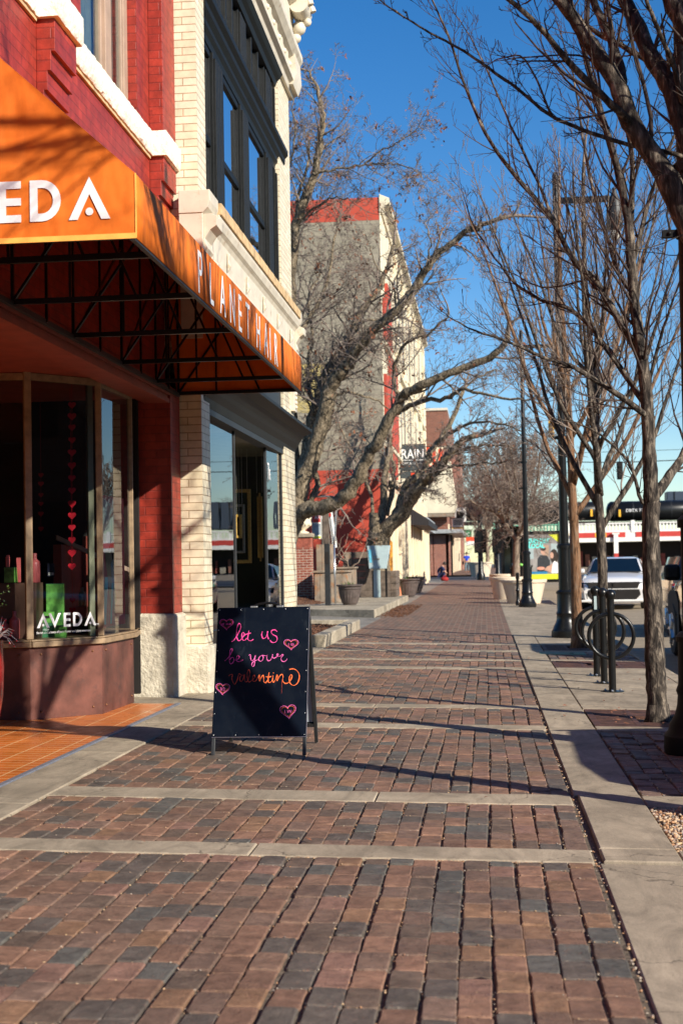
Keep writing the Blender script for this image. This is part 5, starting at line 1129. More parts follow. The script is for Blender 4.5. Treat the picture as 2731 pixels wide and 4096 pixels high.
# the low spreading tree by the planters
T = Tree(31); Y = 50.; b = Vector((1.05, Y, gz(1.05, Y)))
T.limb([b, at(2063, 2260, Y), at(2066, 2180, Y), at(2068, 2150, Y)], .135, .10, 5, 10, wob=.006)
for P, r in (([(2068, 2160), (2030, 2110), (2012, 2070), (2000, 2010), (1970, 1930), (1930, 1850)], .09), ([(2068, 2160), (2085, 2120), (2115, 2080), (2160, 2040), (2210, 2020)], .09), ([(2072, 2130), (2080, 2080), (2070, 2000), (2060, 1900), (2040, 1780)], .07), ([(2012, 2070), (1960, 2040), (1910, 2020), (1880, 2000)], .05), ([(2050, 2110), (2030, 2060), (2040, 1960), (2010, 1850)], .05), ([(2090, 2110), (2130, 2010), (2150, 1900), (2160, 1800)], .06)):
    for k in range(2):
        q, rr = T.limb(U(P, Y+k*.3, Y+(-1.8 if k else 1.8)), r*(1-.35*k), .02, 5, 7, wob=.02); T.dress(q, rr, .30, 1.9, 3, .1, .15, 4, .8, minr=.006, rmax=.025, curl=.22)
T.build('low spreading pale trunked tree behind the planters', b, M['barkpale'], M['twigpale'])
for i, (x, y, s_, lb) in enumerate(((1.2, 80, 1.1, 'bare tree at the street corner beyond the shelter'), (.2, 118, 1.3, 'far bare tree across the side street'))):
    vase(40+i, x, y, 7, .16*s_, 9, lb, M['barkpale'], M['twigpale'], 2.3, .62, 2.6*s_, 2, .34, 4.6*s_, .016)
# --- big plaza trees on the left
T = Tree(51); Y = 33.; b = Vector((-5.6, Y, gz(-5.6, Y)))
T.limb([b, Vector((-5.45, Y, .9)), at(1120, 2170, Y), at(1160, 2075, Y), at(1195, 1990, Y)], .40, .28, 5, 14, wob=.02)
BL = [([(1180, 2040), (1205, 1933), (1233, 1793), (1261, 1652), (1317, 1477), (1381, 1386), (1416, 1301), (1451, 1231), (1514, 1161), (1556, 1049), (1575, 960)], 0, 1.5, .23, .04),
 ([(1190, 2000), (1233, 1863), (1282, 1722), (1310, 1582), (1360, 1498), (1402, 1442), (1465, 1344), (1591, 1231), (1661, 1147), (1710, 1063), (1801, 979), (1907, 909), (2026, 874)], 0, -2, .25, .045),
 ([(1170, 2110), (1190, 2065), (1240, 2035), (1300, 2030), (1370, 1990), (1430, 1920), (1475, 1820), (1530, 1735), (1590, 1620), (1633, 1568), (1731, 1526), (1851, 1470), (1984, 1414), (2033, 1344)], .2, -3, .26, .06),
 ([(1185, 1980), (1160, 1700), (1150, 1400), (1165, 1050), (1189, 893), (1234, 759), (1265, 661), (1283, 536), (1292, 464), (1270, 357), (1230, 280)], .5, -1, .22, .025),
 ([(1255, 700), (1270, 692), (1368, 674), (1457, 661), (1529, 655), (1600, 661), (1671, 688)], -.6, -1.4, .045, .012),
 ([(1457, 661), (1520, 607), (1600, 563), (1680, 509)], -1.2, -1.8, .03, .01),
 ([(1170, 1000), (1190, 800), (1230, 640), (1240, 560)], 0, 1, .06, .02), ([(1150, 1400), (1250, 1250), (1310, 1120), (1340, 950), (1360, 850)], 0, 2, .08, .02),
 ([(1220, 2030), (1270, 1950), (1262, 1880), (1280, 1800), (1330, 1650), (1340, 1500)], .5, 1.5, .10, .03),
 ([(1600, 1590), (1570, 1480), (1620, 1380), (1720, 1330), (1800, 1250)], -.8, -2, .06, .02), ([(1590, 1650), (1680, 1610), (1800, 1590), (1850, 1560), (1980, 1590), (2120, 1600)], -1, -3, .08, .02),
 ([(1310, 1582), (1400, 1570), (1500, 1600), (1560, 1640)], 0, 1.5, .05, .015), ([(1416, 1301), (1480, 1280), (1540, 1300), (1600, 1330)], 0, 2, .05, .015), ([(1261, 1652), (1230, 1500), (1250, 1350), (1230, 1200), (1290, 1080)], 0, 2, .07, .02),
 ([(1165, 1080), (1140, 900), (1150, 700), (1180, 560), (1170, 420)], 0, .5, .06, .015), ([(1195, 900), (1260, 830), (1330, 790), (1400, 800)], 0, -1, .04, .012),
 ([(1710, 1063), (1720, 960), (1700, 880)], -1.5, -1.5, .03, .01), ([(1591, 1231), (1560, 1130), (1500, 1050), (1480, 980)], -.8, -1, .03, .01)]
for P, d0, d1, ra, rb2 in BL:
    ra *= .84; q, rr = T.limb(U(P, Y+d0, Y+d1), ra, rb2, 5, 12 if ra > .1 else 7, wob=.035); T.dress(q, rr, .24 if P[-1] not in ((2033, 1344), (2120, 1600), (1560, 1640)) else .8, 1.7, 3, .22 if ra > .15 else .08, .16, 4, .75, leaf=.05, minr=.0042, rmax=.03, curl=.26)
T.build('large many limbed tree leaning out from behind the cream building', b, M['barkolive'], M['twigpale'], 'large plaza trees')
T = Tree(52); Y = 44.; b = Vector((-3.3, Y, .2))
T.limb([b, at(1510, 2250, Y), at(1512, 2180, Y), at(1520, 2110, Y)], .42, .34, 5, 14, wob=.02)
T.limb(U([(1500, 2160), (1497, 2100), (1494, 2052)], Y-.3), .2, .14, 4, 10, wob=.01)
BL = [([(1520, 2140), (1586, 2080), (1638, 2008), (1672, 1951), (1712, 1899), (1758, 1865), (1787, 1827), (1841, 1770), (1900, 1740)], 0, -2, .30, .08), ([(1575, 2090), (1610, 1990), (1629, 1937), (1672, 1902), (1710, 1850), (1724, 1800), (1758, 1760), (1800, 1690), (1850, 1560)], .2, 0, .2, .06),
 ([(1700, 1930), (1718, 1928), (1773, 1873), (1844, 1862), (1950, 1853), (2020, 1850)], -.5, -3, .07, .02), ([(1515, 2120), (1535, 1990), (1540, 1900), (1555, 1800), (1560, 1700), (1590, 1600)], .3, 1, .16, .05), ([(1540, 2060), (1565, 1960), (1575, 1880), (1560, 1780)], .5, 1.5, .12, .04),
 ([(1565, 1930), (1600, 1960), (1640, 1950)], .5, .2, .09, .05), ([(1490, 2060), (1480, 1980), (1450, 1900), (1400, 1800), (1360, 1700)], 0, 1, .07, .03), ([(1787, 1827), (1850, 1800), (1960, 1780), (2050, 1790)], -1, -3, .06, .02),
 ([(1758, 1760), (1860, 1700), (1960, 1690), (2080, 1720)], 0, -3, .07, .02), ([(1850, 1560), (1930, 1500), (1990, 1480)], 0, 0, .05, .02)]
for P, d0, d1, ra, rb2 in BL:
    ra *= .88; q, rr = T.limb(U(P, Y+d0, Y+d1), ra, rb2, 5, 12 if ra > .1 else 7, wob=.04); T.dress(q, rr, .3 if P[-1][0] > 1850 or P[-1][0] < 1500 else .9, 1.5, 3, .25 if ra > .15 else .3, .16, 4, .75, leaf=.05, minr=.0055, rmax=.03, curl=.26)
t = T.build('forked plaza tree with a cut stub behind the pale blue lectern sign', b, M['barkolive'], M['twigpale'], 'large plaza trees')
# ================================================================== PLAZA OBJECTS
zP = PZ+.035
def P2(u, Y): return at(u, 2250, Y).x
Y = 38.5; x0, x1 = P2(1183, Y), P2(1249, Y)
t = thing('brick_pillar', 'short red brick pillar with stone cap at the corner of the cream building', 'pillar', ((x0+x1)/2, Y, zP-.03)); 
ztop = at(1215, 2147, Y).z
MB().box(x0, x1, Y-.22, Y+.22, zP-.05, ztop-.30).build('shaft', M['oldbrick'], t, world=True); m = MB()
n = 9
for k in range(n): a = x0+(x1-x0)*k/n; m.box(a+.003, a+(x1-x0)/n-.003, Y-.222, Y+.222, ztop-.299, ztop-.02)
m.build('soldier_course', pm('red_soldier_brick', (.30, .08, .05), .8, var=.3, scale=12), t, world=True, bevel=.004)
MB().box(x0-.04, x1+.04, Y-.27, Y+.27, ztop-.018, ztop+.09).build('cap', M['concrete_pale'], t, world=True, bevel=.012)
t = thing('stone_urn', 'carved cream stone urn standing on the brick pillar', 'urn', ((x0+x1)/2-.02, Y, ztop+.092))
MB().lathe([(.17, 0), (.17, .03), (.06, .07), (.07, .10), (.18, .17), (.235, .28), (.22, .36), (.245, .42), (.25, .47), (.2, .47)], (0, 0, 0), 26).build('urn_body', M['creampaint'], t, smooth=True, angle=50)
m = MB()
for k in range(12): a = k*.5236; m.ball((.215*math.cos(a), .215*math.sin(a), .25), .03, 5, (1, 1, 1.8))
m.build('relief', M['creampaint'], t)
Y = 34.6; x = P2(1309, Y); t = thing('steel_post', 'dark square steel post in the mulch with a black label plate', 'post', (x, Y, zP)); zt = at(1309, 2175, Y).z
MB().box(x-.065, x+.065, Y-.065, Y+.065, zP, zt).build('shaft', M['darksteel'], t, world=True, bevel=.005); MB().box(x-.045, x+.045, Y-.072, Y-.066, zt-.5, zt-.2).build('label_plate', M['dark'], t, world=True)
m = MB(); m.tube(catmull([(x+.02, Y+1.5, zt), (x+.1, Y+1.5, 2.85), (x+.02, Y+1.5, 2.95), (x-.5, Y+1.5, 2.97)], 6), .025, 8); m.tube([(x+.02, Y+1.5, zP), (x+.02, Y+1.5, zt)], .025, 8)
t2 = thing('bent_pipe', 'curved grey metal pipe arching behind the banners', 'pipe', (x, Y+1.5, zP)); m.build('tube', M['alu'], t2, world=True, smooth=True)
Y = 40.8
x = P2(1305, Y); t = thing('timber_post', 'tall brown timber post between the banners and the planter', 'post', (x, Y, zP)); MB().box(x-.09, x+.09, Y-.09, Y+.09, zP, at(1305, 2020, Y).z).build('shaft', M['darktimber'], t, world=True); MB().box(x-.1, x+.1, Y-.1, Y+.1, at(1305, 2020, Y).z, at(1305, 2015, Y).z).build('cap', M['darktimber'], t, world=True)
def banner(u0, u1, v0, v1, Y, label, bands_, tilt=0, words=None):
    a, b = at(u0, v0, Y), at(u1, v1, Y); t = thing('banner', label, 'banner', (a.x, Y, b.z), 0, 'banners behind the plaza')
    m = MB(); n = 8; vs = []
    for i in range(n+1):
        f = i/n; x = a.x+(b.x-a.x)*f; yy = Y+.03*math.sin(f*9)
        vs += [(x+tilt, yy, b.z), (x, yy, a.z)]
    m.add(vs, [(2*i, 2*i+2, 2*i+3, 2*i+1) for i in range(n)]); m.build('cloth', M['whitepaint'], t, world=True, solid=.006)
    for nm, mt, f0, f1 in bands_:
        z0, z1 = b.z+(a.z-b.z)*f0, b.z+(a.z-b.z)*f1; MB().box(a.x+.02, b.x-.03, Y-.045, Y-.038, z0, z1).build(nm, mt, t, world=True)
    if words: text(words, .17, (a.x+.08, Y-.047, a.z-.20), (1, 0, 0), (0, 0, 1), M['white'], t, 'lettering', .001, .8)
    m = MB(); m.tube([(a.x, Y+.05, b.z-.2), (a.x, Y+.05, a.z+.1)], .02, 6); m.tube([(b.x, Y+.05, b.z-.2), (b.x, Y+.05, a.z+.1)], .02, 6); m.tube([(a.x, Y+.05, zP), (a.x, Y+.05, b.z-.19)], .03, 6); m.build('pole', M['darksteel'], t, world=True)
grn = pm('lime_print', (.62, .66, .03), .5)
banner(1247, 1287, 2050, 2155, 41.2, 'red and white banner with a faded picture beside the urn', [('red_panel', M['bridgered'], .62, .97), ('picture', pm('blue_grey_print', (.25, .31, .36), .6, var=.5, scale=4), .15, .58), ('green_strip', grn, .02, .1)], words='ART')
banner(1288, 1303, 2045, 2150, 41.4, 'narrow white banner printed with dark script', [('print', M['silverwood'], .2, .8)])
banner(1313, 1332, 2050, 2190, 41.6, 'slim white banner right of the timber post', [('edge_print', M['bridgered'], .88, .98)], .12)
Y = 37.2; x0, x1 = P2(1256, Y), P2(1388, Y); zt = at(1320, 2290, Y).z
def crate(x0, x1, y0, y1, z0, z1, label, mt, n=5, cap=True):
    t = thing('timber_planter', label, 'planter', ((x0+x1)/2, (y0+y1)/2, z0)); m = MB()
    for k in range(n): a = x0+(x1-x0)*k/n; m.box(a+.004, x0+(x1-x0)*(k+1)/n-.004, y0, y0+.04, z0, z1)
    for k in range(4): a = y0+.041+(y1-y0-.04)*k/4; m.box(x0, x0+.04, a+.003, a+(y1-y0-.04)/4-.003, z0, z1); m.box(x1-.04, x1, a+.003, a+(y1-y0-.04)/4-.003, z0, z1)
    m.build('boards', mt, t, world=True, bevel=.004)
    if cap: m = MB(); m.box(x0-.05, x1+.05, y0-.05, y0+.06, z1+.002, z1+.05); m.box(x0-.05, x0+.06, y0+.061, y1, z1+.002, z1+.05); m.box(x1-.06, x1+.05, y0+.061, y1, z1+.002, z1+.05); m.build('rim', M['timber'], t, world=True, bevel=.005)
    m = MB(); m.box(x0+.05, x1-.05, y0+.07, y1, z1-.08, z1-.03); m.build('soil', M['mulch'], t, world=True); return t
crate(x0, x1, Y, Y+1.1, zP, zt, 'lower weathered timber planter box with orange stained boards', M['timber'], 6)
Y = 39.2; crate(P2(1265, Y), P2(1330, Y), Y, Y+.6, zP, at(1300, 2178, Y).z, 'upright grey timber box behind the steel post', M['timber'], 3, False)
crate(P2(1330, 40.2), P2(1412, 40.2), 40.2, 41.2, zP, at(1380, 2275, 40.2).z, 'second timber planter box with bare vine stems', M['timber'], 4)
rgv = random.Random(77)
t = thing('bare_vine', 'bare tangled vine stems growing from the timber planter', 'vine', (P2(1370, 40.5), 40.6, at(1380, 2275, 40.2).z-.05)); m = MB()
for k in range(9):
    p = Vector((rgv.uniform(-.3, .3), 0, 0)); q = [p]; d_ = Vector((rgv.uniform(-.5, .3), rgv.uniform(-.2, .2), 1))
    for j in range(7): d_ = (d_+Vector((rgv.gauss(0, .35), rgv.gauss(0, .2), rgv.gauss(0, .2)))).normalized(); q.append(q[-1]+d_*.17)
    m.tube(q, [.02-.0022*j for j in range(8)], 5)
m.build('stems', M['barkpale'], t)
Y = 42.6; x0, x1 = P2(1368, Y), P2(1570, Y); t = thing('timber_retaining_wall', 'dark stacked railway timber planter wall in front of the forked tree', 'wall', ((x0+x1)/2, Y, zP)); zt = at(1400, 2208, Y).z; m = MB(); nn = 7
for k in range(nn):
    z = zP+(zt-zP)*k/nn; m.box(x0+rgv.uniform(0, .05), P2(1478, Y) if k > 3 else x1-.1, Y, Y+.2, z+.0015, z+(zt-zP)/nn-.0015); m.box(x1-.1+.002 if k <= 3 else P2(1478, Y)-.15, x1+.08 if k <= 3 else P2(1478, Y)-.002, Y+.201, Y+2, z+.004, z+(zt-zP)/nn-.004)
m.build('timbers', M['darktimber'], t, world=True, bevel=.01); MB().box(x0+.1, x0+.28, Y-.02, Y-.001, zt-.4, zt).build('post', M['timber'], t, world=True)
def urnpot(u, Y, r, h, label, soil=True, z=None):
    x = P2(u, Y); t = thing('garden_pot', label, 'pot', (x, Y, zP if z is None else z), 0, 'brown ribbed garden pots')
    n = 44; MB().lathe([(r*.5, 0), (r*.55, .03), (r*.6, .05), (r*.78, h*.4), (r*.88, h*.75)], (0, 0, 0), n, (.06, h*.72, .965)).build('bowl', M['pot'], t)
    MB().lathe([(r*.86, h*.76), (r*.9, h*.8), (r*.86, h*.84), (r*.9, h*.90), (r*1.02, h*.93), (r*1.03, h*.98), (r*.95, h), (r*.88, h*.97)], (0, 0, 0), n).build('rim', M['pot'], t, smooth=True, angle=40)
    MB().lathe([(r*.88, h*.93), (.01, h*.95)], (0, 0, 0), 20).build('soil', M['mulch'], t)
    m = MB()
    for k in range(26):
        a = rgv.uniform(0, 6.3); rr_ = rgv.uniform(0, r*.6); p = Vector((rr_*math.cos(a), rr_*math.sin(a), h*.94)); e = p+Vector((math.cos(a)*.1, math.sin(a)*.1, rgv.uniform(.05, .16))); s_ = Vector((-math.sin(a), math.cos(a), 0))*.012
        m.add([p-s_, p+s_, e], [(0, 1, 2)])
    m.build('sprigs', M['leaf'], t); return t
urnpot(1396, 34.8, .32, .50, 'brown ribbed garden pot on the raised slab corner')
urnpot(1628, 49, .42, .62, 'brown pot with green sprigs at the cream shopfront', z=gz(-2.7, 49))
urnpot(1655, 54, .42, .62, 'farther brown pot half hidden behind the pot with sprigs', z=gz(-2.7, 54))
Y = 42.; x = P2(1505, Y); t = thing('lectern_sign', 'pale blue grey tapered notice board on a flat metal post', 'sign', (x, Y, zP))
z1, z0 = at(1512, 2182, Y).z, at(1512, 2275, Y).z; xa, xb, xc, xd = P2(1467, Y), P2(1561, Y), P2(1545, Y), P2(1475, Y)
MB().prism([(xd, Y, z0), (xc, Y, z0), (xb, Y+.1, z1), (xa, Y+.1, z1)], (0, .08, 0)).build('panel', M['paleblue'], t, world=True, bevel=.01)
MB().box(x-.1, x+.1, Y+.05, Y+.10, zP, z0+.02).build('post', M['paleblue'], t, world=True, bevel=.006)
MB().add([(xa+.05, Y+.06-.001, z1-.12), (xa+.13, Y+.06-.001, z1-.12), (xa+.15, Y+.018, z1-.5), (xa+.08, Y+.018, z1-.5)], [(0, 3, 2, 1)]).build('blue_mark', pm('sky_blue_paint', (.12, .45, .6), .5), t, world=True, solid=.004)
m = MB(); m.box(x-.12, x+.02, Y+.03, Y+.036, z1-.33, z1-.30); m.box(x-.12, x+.10, Y+.02, Y+.026, z1-.42, z1-.38); m.build('faded_print', M['silverwood'], t, world=True)
Y = 42.3; x = P2(1543, Y); t = thing('thin_post', 'thin black metal post right of the pale blue lectern sign', 'post', (x, Y, zP)); MB().box(x-.03, x+.03, Y-.03, Y+.03, zP, 1.6).build('shaft', M['blackmetal'], t, world=True); MB().box(x-.035, x+.035, Y-.035, Y+.035, 1.601, 1.63).build('cap', M['blackmetal'], t, world=True)
t = thing('feather_flag', 'yellow and orange feather flag at the corner of the cream facade', 'flag', (P2(1562, 45), 45, gz(-3, 45))); m = MB(); xx = P2(1562, 45)
m.add([(xx-.06, 45, .35), (xx+.06, 45, .3), (xx+.07, 45, 1.9), (xx-.03, 45, 2.0)], [(0, 1, 2, 3)]); m.build('cloth', pm('yellow_orange_print', (.55, .24, .03), .7, var=.8, scale=6), t, world=True, solid=.01); MB().tube([(xx-.08, 45, 0), (xx-.05, 45, 2.35)], .015, 6).build('pole', M['darksteel'], t, world=True)
MB().lathe([(.25, 0), (.18, .45), (.10, .5)], (xx+.1, 45, gz(-3, 45)), 14).build('base', pm('orange_plastic', (.7, .2, .08), .5), t, world=True)
# ================================================================== BUILDINGS BEYOND THE PLAZA
XF = -3.15; YW = 46.
t = thing('tall_grey_walled_building', 'three storey building with grey side wall, red top and bottom bands and cream ornate front', 'building', (XF, YW, .05))
D = lambda mb, n, mt, **k: mb.build(n, mt, t, world=True, **k)
m = MB(); m.box(-14, XF-.05, YW, YW+31, 4.3, 12.45); D(m, 'side_wall', M['greywall'])
m = MB(); m.box(-14, XF-.05, YW-.004, YW+31, 12.455, 13.2); D(m, 'red_band', M['redpaint'])
m = MB(); m.box(-14, XF-.05, YW-.004, YW+31, 0, 4.295); D(m, 'red_base', M['redpaint'])
m = MB(); m.box(-8.2, -6.2, YW-.012, YW-.006, 5.6, 8.6); m.box(-6.19, -5.0, YW-.012, YW-.006, 6.2, 7.8); D(m, 'yellow_mural', pm('faded_yellow_mural', (.46, .36, .13), .8, var=.3, scale=1.2, obj=False, grime=((.27, .25, .20), 1.1, .47)))
m = MB(); m.box(XF-.048, XF, YW-.01, YW+31, 4.2, 12.7); m.yprism([(XF-.04, 12.701), (XF+.05, 12.701), (XF+.1, 12.85), (XF+.3, 13.0), (XF+.3, 13.15), (XF-.04, 13.3)], YW-.05, YW+31)
for z in (8.3, 5.0): m.yprism([(XF, z), (XF+.12, z+.08), (XF+.12, z+.2), (XF, z+.25)], YW, YW+31)
for y in np.arange(YW+6.4, YW+31, 4.7): m.box(XF+.001, XF+.14, y, y+.6, 5.26, 8.29); m.box(XF+.001, XF+.14, y, y+.6, 8.56, 12.69)
D(m, 'cream_front', M['creampaint'], bevel=.02)
for y in np.arange(YW+5.6, YW+27, 4.7):
    for z0, z1 in ((5.6, 7.9), (9.0, 11.8)):
        for k in (0, 1.75):
            m = MB(); m.box(XF+.002, XF+.06, y+k, y+k+1.5, z0, z1); wn = D(m, 'window', M['terracotta']); g = MB(); g.box(XF+.061, XF+.07, y+k+.1, y+k+1.4, z0+.1, z1-.1); o = g.build('pane', pm('grey_window_pane', (.09, .09, .085), .4, bump=0), wn); o.data.transform(Matrix.Translation((-XF, -YW, -.05)))
m = MB(); m.box(XF+.001, XF+.10, YW-.009, YW+3.4, 8.56, 9.9); m.box(XF+.001, XF+.10, YW+1.2, YW+3.0, 9.901, 10.6); m.box(XF+.001, XF+.10, YW-.009, YW+6.2, 5.27, 7.4); m.box(XF+.001, XF+.10, YW+2.2, YW+6.2, 7.401, 8.28); m.box(XF+.001, XF+.10, YW-.009, YW+5.2, 4.2, 4.99); D(m, 'red_strip', M['redpaint'])
m = MB()
for y in np.arange(YW+.3, YW+31, 2.1): m.box(XF-.3, XF+.12, y, y+.55, 0, 4.19); m.box(XF+.121, XF+.2, y+.1, y+.2, .3, 3.6); m.box(XF+.121, XF+.2, y+.35, y+.45, .3, 3.6)
D(m, 'shopfront_pier', M['creampaint'], bevel=.01)
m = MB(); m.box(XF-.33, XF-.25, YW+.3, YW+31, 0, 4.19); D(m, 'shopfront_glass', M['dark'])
m = MB(); m.yprism([(XF+.13, 3.5), (XF+.9, 3.0), (XF+.9, 2.75), (XF+.13, 2.8)], 58, 68); D(m, 'black_canopy', pm('black_canvas', (.012, .012, .014), .7))
m = MB(); m.box(XF+.1, XF+.35, YW+24, YW+35, 2.9, 3.5); D(m, 'fascia_sign', pm('pale_blue_fascia', (.33, .36, .38), .6))
# hanging signs
Y = 54.; t = thing('hanging_sign', 'dark hanging shop sign reading RAIN in white capitals', 'sign', (P2(1650, Y), Y, 4.9)); a, b = at(1594, 1783, Y), at(1703, 1882, Y); MB().box(a.x, b.x, Y, Y+.12, b.z, a.z).build('board', M['signdark'], t, world=True, bevel=.01)
text('RAIN', .52, (a.x+.08, Y-.004, a.z-.50), (1, 0, 0), (0, 0, 1), M['white'], t, 'lettering', .002, .74); text('CAFE & LOUNGE', .115, (a.x+.1, Y-.004, a.z-.72), (1, 0, 0), (0, 0, 1), M['white'], t, 'small_lettering', .002); MB().box(a.x+.1, b.x-.1, Y-.006, Y-.001, a.z-.57, a.z-.55).build('underline', M['white'], t, world=True)
MB().box(a.x+.0, b.x-.15, Y+.02, Y+.1, b.z-.28, b.z-.02).build('lower_board', M['signdark'], t, world=True); MB().box(a.x+.45, a.x+.70, Y+.01, Y+.018, b.z-.22, b.z-.07).build('emblem', M['signred'], t, world=True); MB().box(XF, b.x, Y+.05, Y+.09, a.z+.01, a.z+.05).build('bracket', M['blackmetal'], t, world=True)
Y = 58.; a, b = at(1704, 1790, Y), at(1772, 1880, Y); t = thing('hanging_sign', 'orange red hanging sign with a cream U shaped emblem', 'sign', (a.x, Y, b.z)); MB().box(a.x, b.x, Y, Y+.12, b.z, a.z).build('board', M['creampaint'], t, world=True)
w_, h_ = b.x-a.x, a.z-b.z; m = MB(); m.box(a.x, a.x+w_*.18, Y-.02, Y-.002, b.z+.2*h_, a.z); m.box(a.x+w_*.36, a.x+w_*.55, Y-.02, Y-.002, b.z+.25*h_, a.z-.05); m.box(b.x-w_*.25, b.x, Y-.02, Y-.002, b.z, a.z-.08); m.box(a.x+w_*.19, b.x-w_*.26, Y-.021, Y-.003, b.z, b.z+.2*h_); m.build('emblem', M['signred'], t, world=True); MB().box(XF, b.x, Y+.04, Y+.08, a.z+.01, a.z+.05).build('bracket', M['blackmetal'], t, world=True)
# corner block across the side street
Y = 109.; gy = gz(0, Y)
t = thing('corner_building', 'brick corner building across the side street with a cream bay and grey canopy', 'building', (-6, Y, gy)); D = lambda mb, n, mt, **k: mb.build(n, mt, t, world=True, **k)
xa = lambda u: P2(u, Y)
zz = lambda v: at(1800, v, Y).z
MB().box(-20, xa(1790), Y, Y+60, gy, zz(2062)+3.6).build('wall', M['farbuilding'], t, world=True)
m = MB()
for u0, u1 in ((1722, 1733), (1736, 1784), (1795, 1803)): m.box(xa(u0), xa(u1), Y-.6, Y-.01, gy, zz(2138)-.05)
D(m, 'brick_pier', M['oldbrick'])
m = MB(); m.prism([(xa(1640), Y-1.2, zz(1850)), (xa(1812), Y-1.2, zz(1850)), (xa(1833), Y-1.2, zz(2025)), (xa(1822), Y-1.2, zz(2055)), (xa(1715), Y-1.2, zz(2055)), (xa(1680), Y-1.2, zz(1990))], (0, 1.19, 0)); D(m, 'cream_bay', M['creampaint'], bevel=.05)
m = MB(); m.box(xa(1700), xa(1822), Y-1.19, Y-.01, zz(2068), zz(2056)); D(m, 'bay_soffit', M['timber'])
m = MB(); m.box(xa(1716), xa(1852), Y-1.6, Y+20, zz(2134), zz(2119)); D(m, 'canopy', pm('grey_canopy', (.30, .31, .31), .5))
m = MB(); m.box(xa(1784), xa(1810), Y+.001, Y+.02, gy, zz(2138)); D(m, 'shop_window', M['carglass'])
for k in range(8): 
    m = MB(); m.box(xa(1790)+.01, xa(1790)+.12, Y+3+k*7, Y+3.6+k*7, gy, gy+4); D(m, 'pilaster', M['creampaint'])
for u0, u1, v0, v1, mt, lb, wv in ((1818, 1864, 2030, 2088, M['whitepaint'], 'large black and white hanging sign above the far canopy', 'OPEN'), (1808, 1853, 2075, 2108, M['whitepaint'], 'white hanging sign with rows of small print and red rim', ''), (1853, 1885, 2122, 2148, M['darkgreen'], 'small green hanging sign with white letters RC', 'RC')):
    Y2 = 118 + (u0 % 7); a, b = at(u0, v0, Y2), at(u1, v1, Y2); t = thing('street_sign', lb, 'sign', (a.x, Y2, b.z), 0, 'small hanging signs down the street'); MB().box(a.x, b.x, Y2, Y2+.15, b.z, a.z).build('board', mt, t, world=True); MB().box(-3.9, b.x, Y2+.05, Y2+.12, a.z+.01, a.z+.08).build('bracket', M['blackmetal'], t, world=True)
    if wv == 'RC': text(wv, .45, (a.x+.05, Y2-.01, b.z+.08), (1, 0, 0), (0, 0, 1), M['white'], t, 'lettering', .003, .8)
    elif wv: MB().prism([(a.x+.1, Y2-.01, b.z+.2), (b.x-.2, Y2-.01, b.z+.5), (b.x-.15, Y2-.01, b.z+.8), (a.x+.15, Y2-.01, a.z-.3)], (0, -.02, 0)).build('picture', M['dark'], t, world=True)
    else:
        m = MB()
        for k in range(4): m.box(a.x+.12, b.x-.12, Y2-.015, Y2-.002, a.z-.16-k*.12, a.z-.10-k*.12)
        m.build('print', M['dark'], t, world=True); MB().box(a.x-.05, b.x+.05, Y2-.02, Y2+.1, b.z-.12, b.z-.01).build('rim', M['yellow'], t, world=True)
Y2 = 150; a, b = at(1862, 2148, Y2), at(1930, 2180, Y2); t = thing('far_awning', 'orange red and white awning far down the sidewalk', 'awning', (a.x, Y2, b.z)); MB().box(a.x, b.x, Y2, Y2+2, (a.z+b.z)/2, a.z).build('red_top', M['signred'], t, world=True); MB().box(a.x, b.x, Y2-.02, Y2+2, b.z, (a.z+b.z)/2-.01).build('white_valance', M['whitepaint'], t, world=True)
t = thing('tall_brick_building', 'tall brown brick building rising far down the left side of the street', 'building', (-5, 195, gz(0, 195))); MB().box(-24, P2(1800, 195), 195, 235, 0, at(1830, 1640, 195).z).build('wall', M['farbuilding'], t, world=True); MB().box(-24.2, P2(1802, 195), 194.8, 235, at(1830, 1640, 195).z+.01, at(1830, 1630, 195).z).build('parapet', M['terracotta'], t, world=True)
t = thing('low_brick_building', 'lower red brick building in front of the tall brown one down the street', 'building', (-4, 170, gz(0, 170))); MB().box(-20, P2(1849, 170), 170, 190, 0, at(1830, 1790, 170).z).build('wall', M['oldbrick'], t, world=True); MB().box(-20, P2(1850, 170), 169.8, 190, at(1830, 1790, 170).z+.01, at(1830, 1783, 170).z).build('parapet', M['concrete_pale'], t, world=True)
# ================================================================== BUS SHELTER
Y = 64.; a, b = at(2106, 2136, Y), at(2237, 2316, Y); zg = gz(1.9, Y)
t = thing('bus_shelter_ad', 'bus shelter advertising case with a SUPPORT LOCAL poster of two diners', 'ad case', (a.x, Y, zg)); fw = .09
m = MB(); m.box(a.x-fw, b.x+fw, Y, Y+.2, a.z, a.z+.12); m.box(a.x-fw, a.x, Y, Y+.2, zg, a.z-.001); m.box(b.x, b.x+fw, Y, Y+.2, zg, a.z-.001); m.box(a.x, b.x, Y, Y+.2, b.z-.10, b.z-.001); m.build('frame', M['blackmetal'], t, world=True, bevel=.008)
PW, PH = b.x-a.x, a.z-b.z
m = MB(); m.box(a.x+.001, b.x-.001, Y+.06, Y+.1, b.z, a.z); ps = m.build('poster', pm('grey_street_print', (.27, .26, .25), .4, var=.35, scale=2.2), t, world=True)
pl = Pl((a.x, Y+.058, b.z), (1, 0, 0), (0, 0, 1)); TM = Matrix.Translation(-Vector(t.location))
def pch(nm, mt, P, off):
    m = MB(); m.prism([pl.p(x*PW, y*PH, 0) for x, y in P], pl.n*off); o = m.build(nm, mt, ps); o.data.transform(TM)
pch('lime_band', M['lime'], [(0, 0), (1, 0), (1, .115), (0, .115)], .002)
pch('lime_corner', M['lime'], [(.68, .98), (1, .98), (1, .80)], .002)
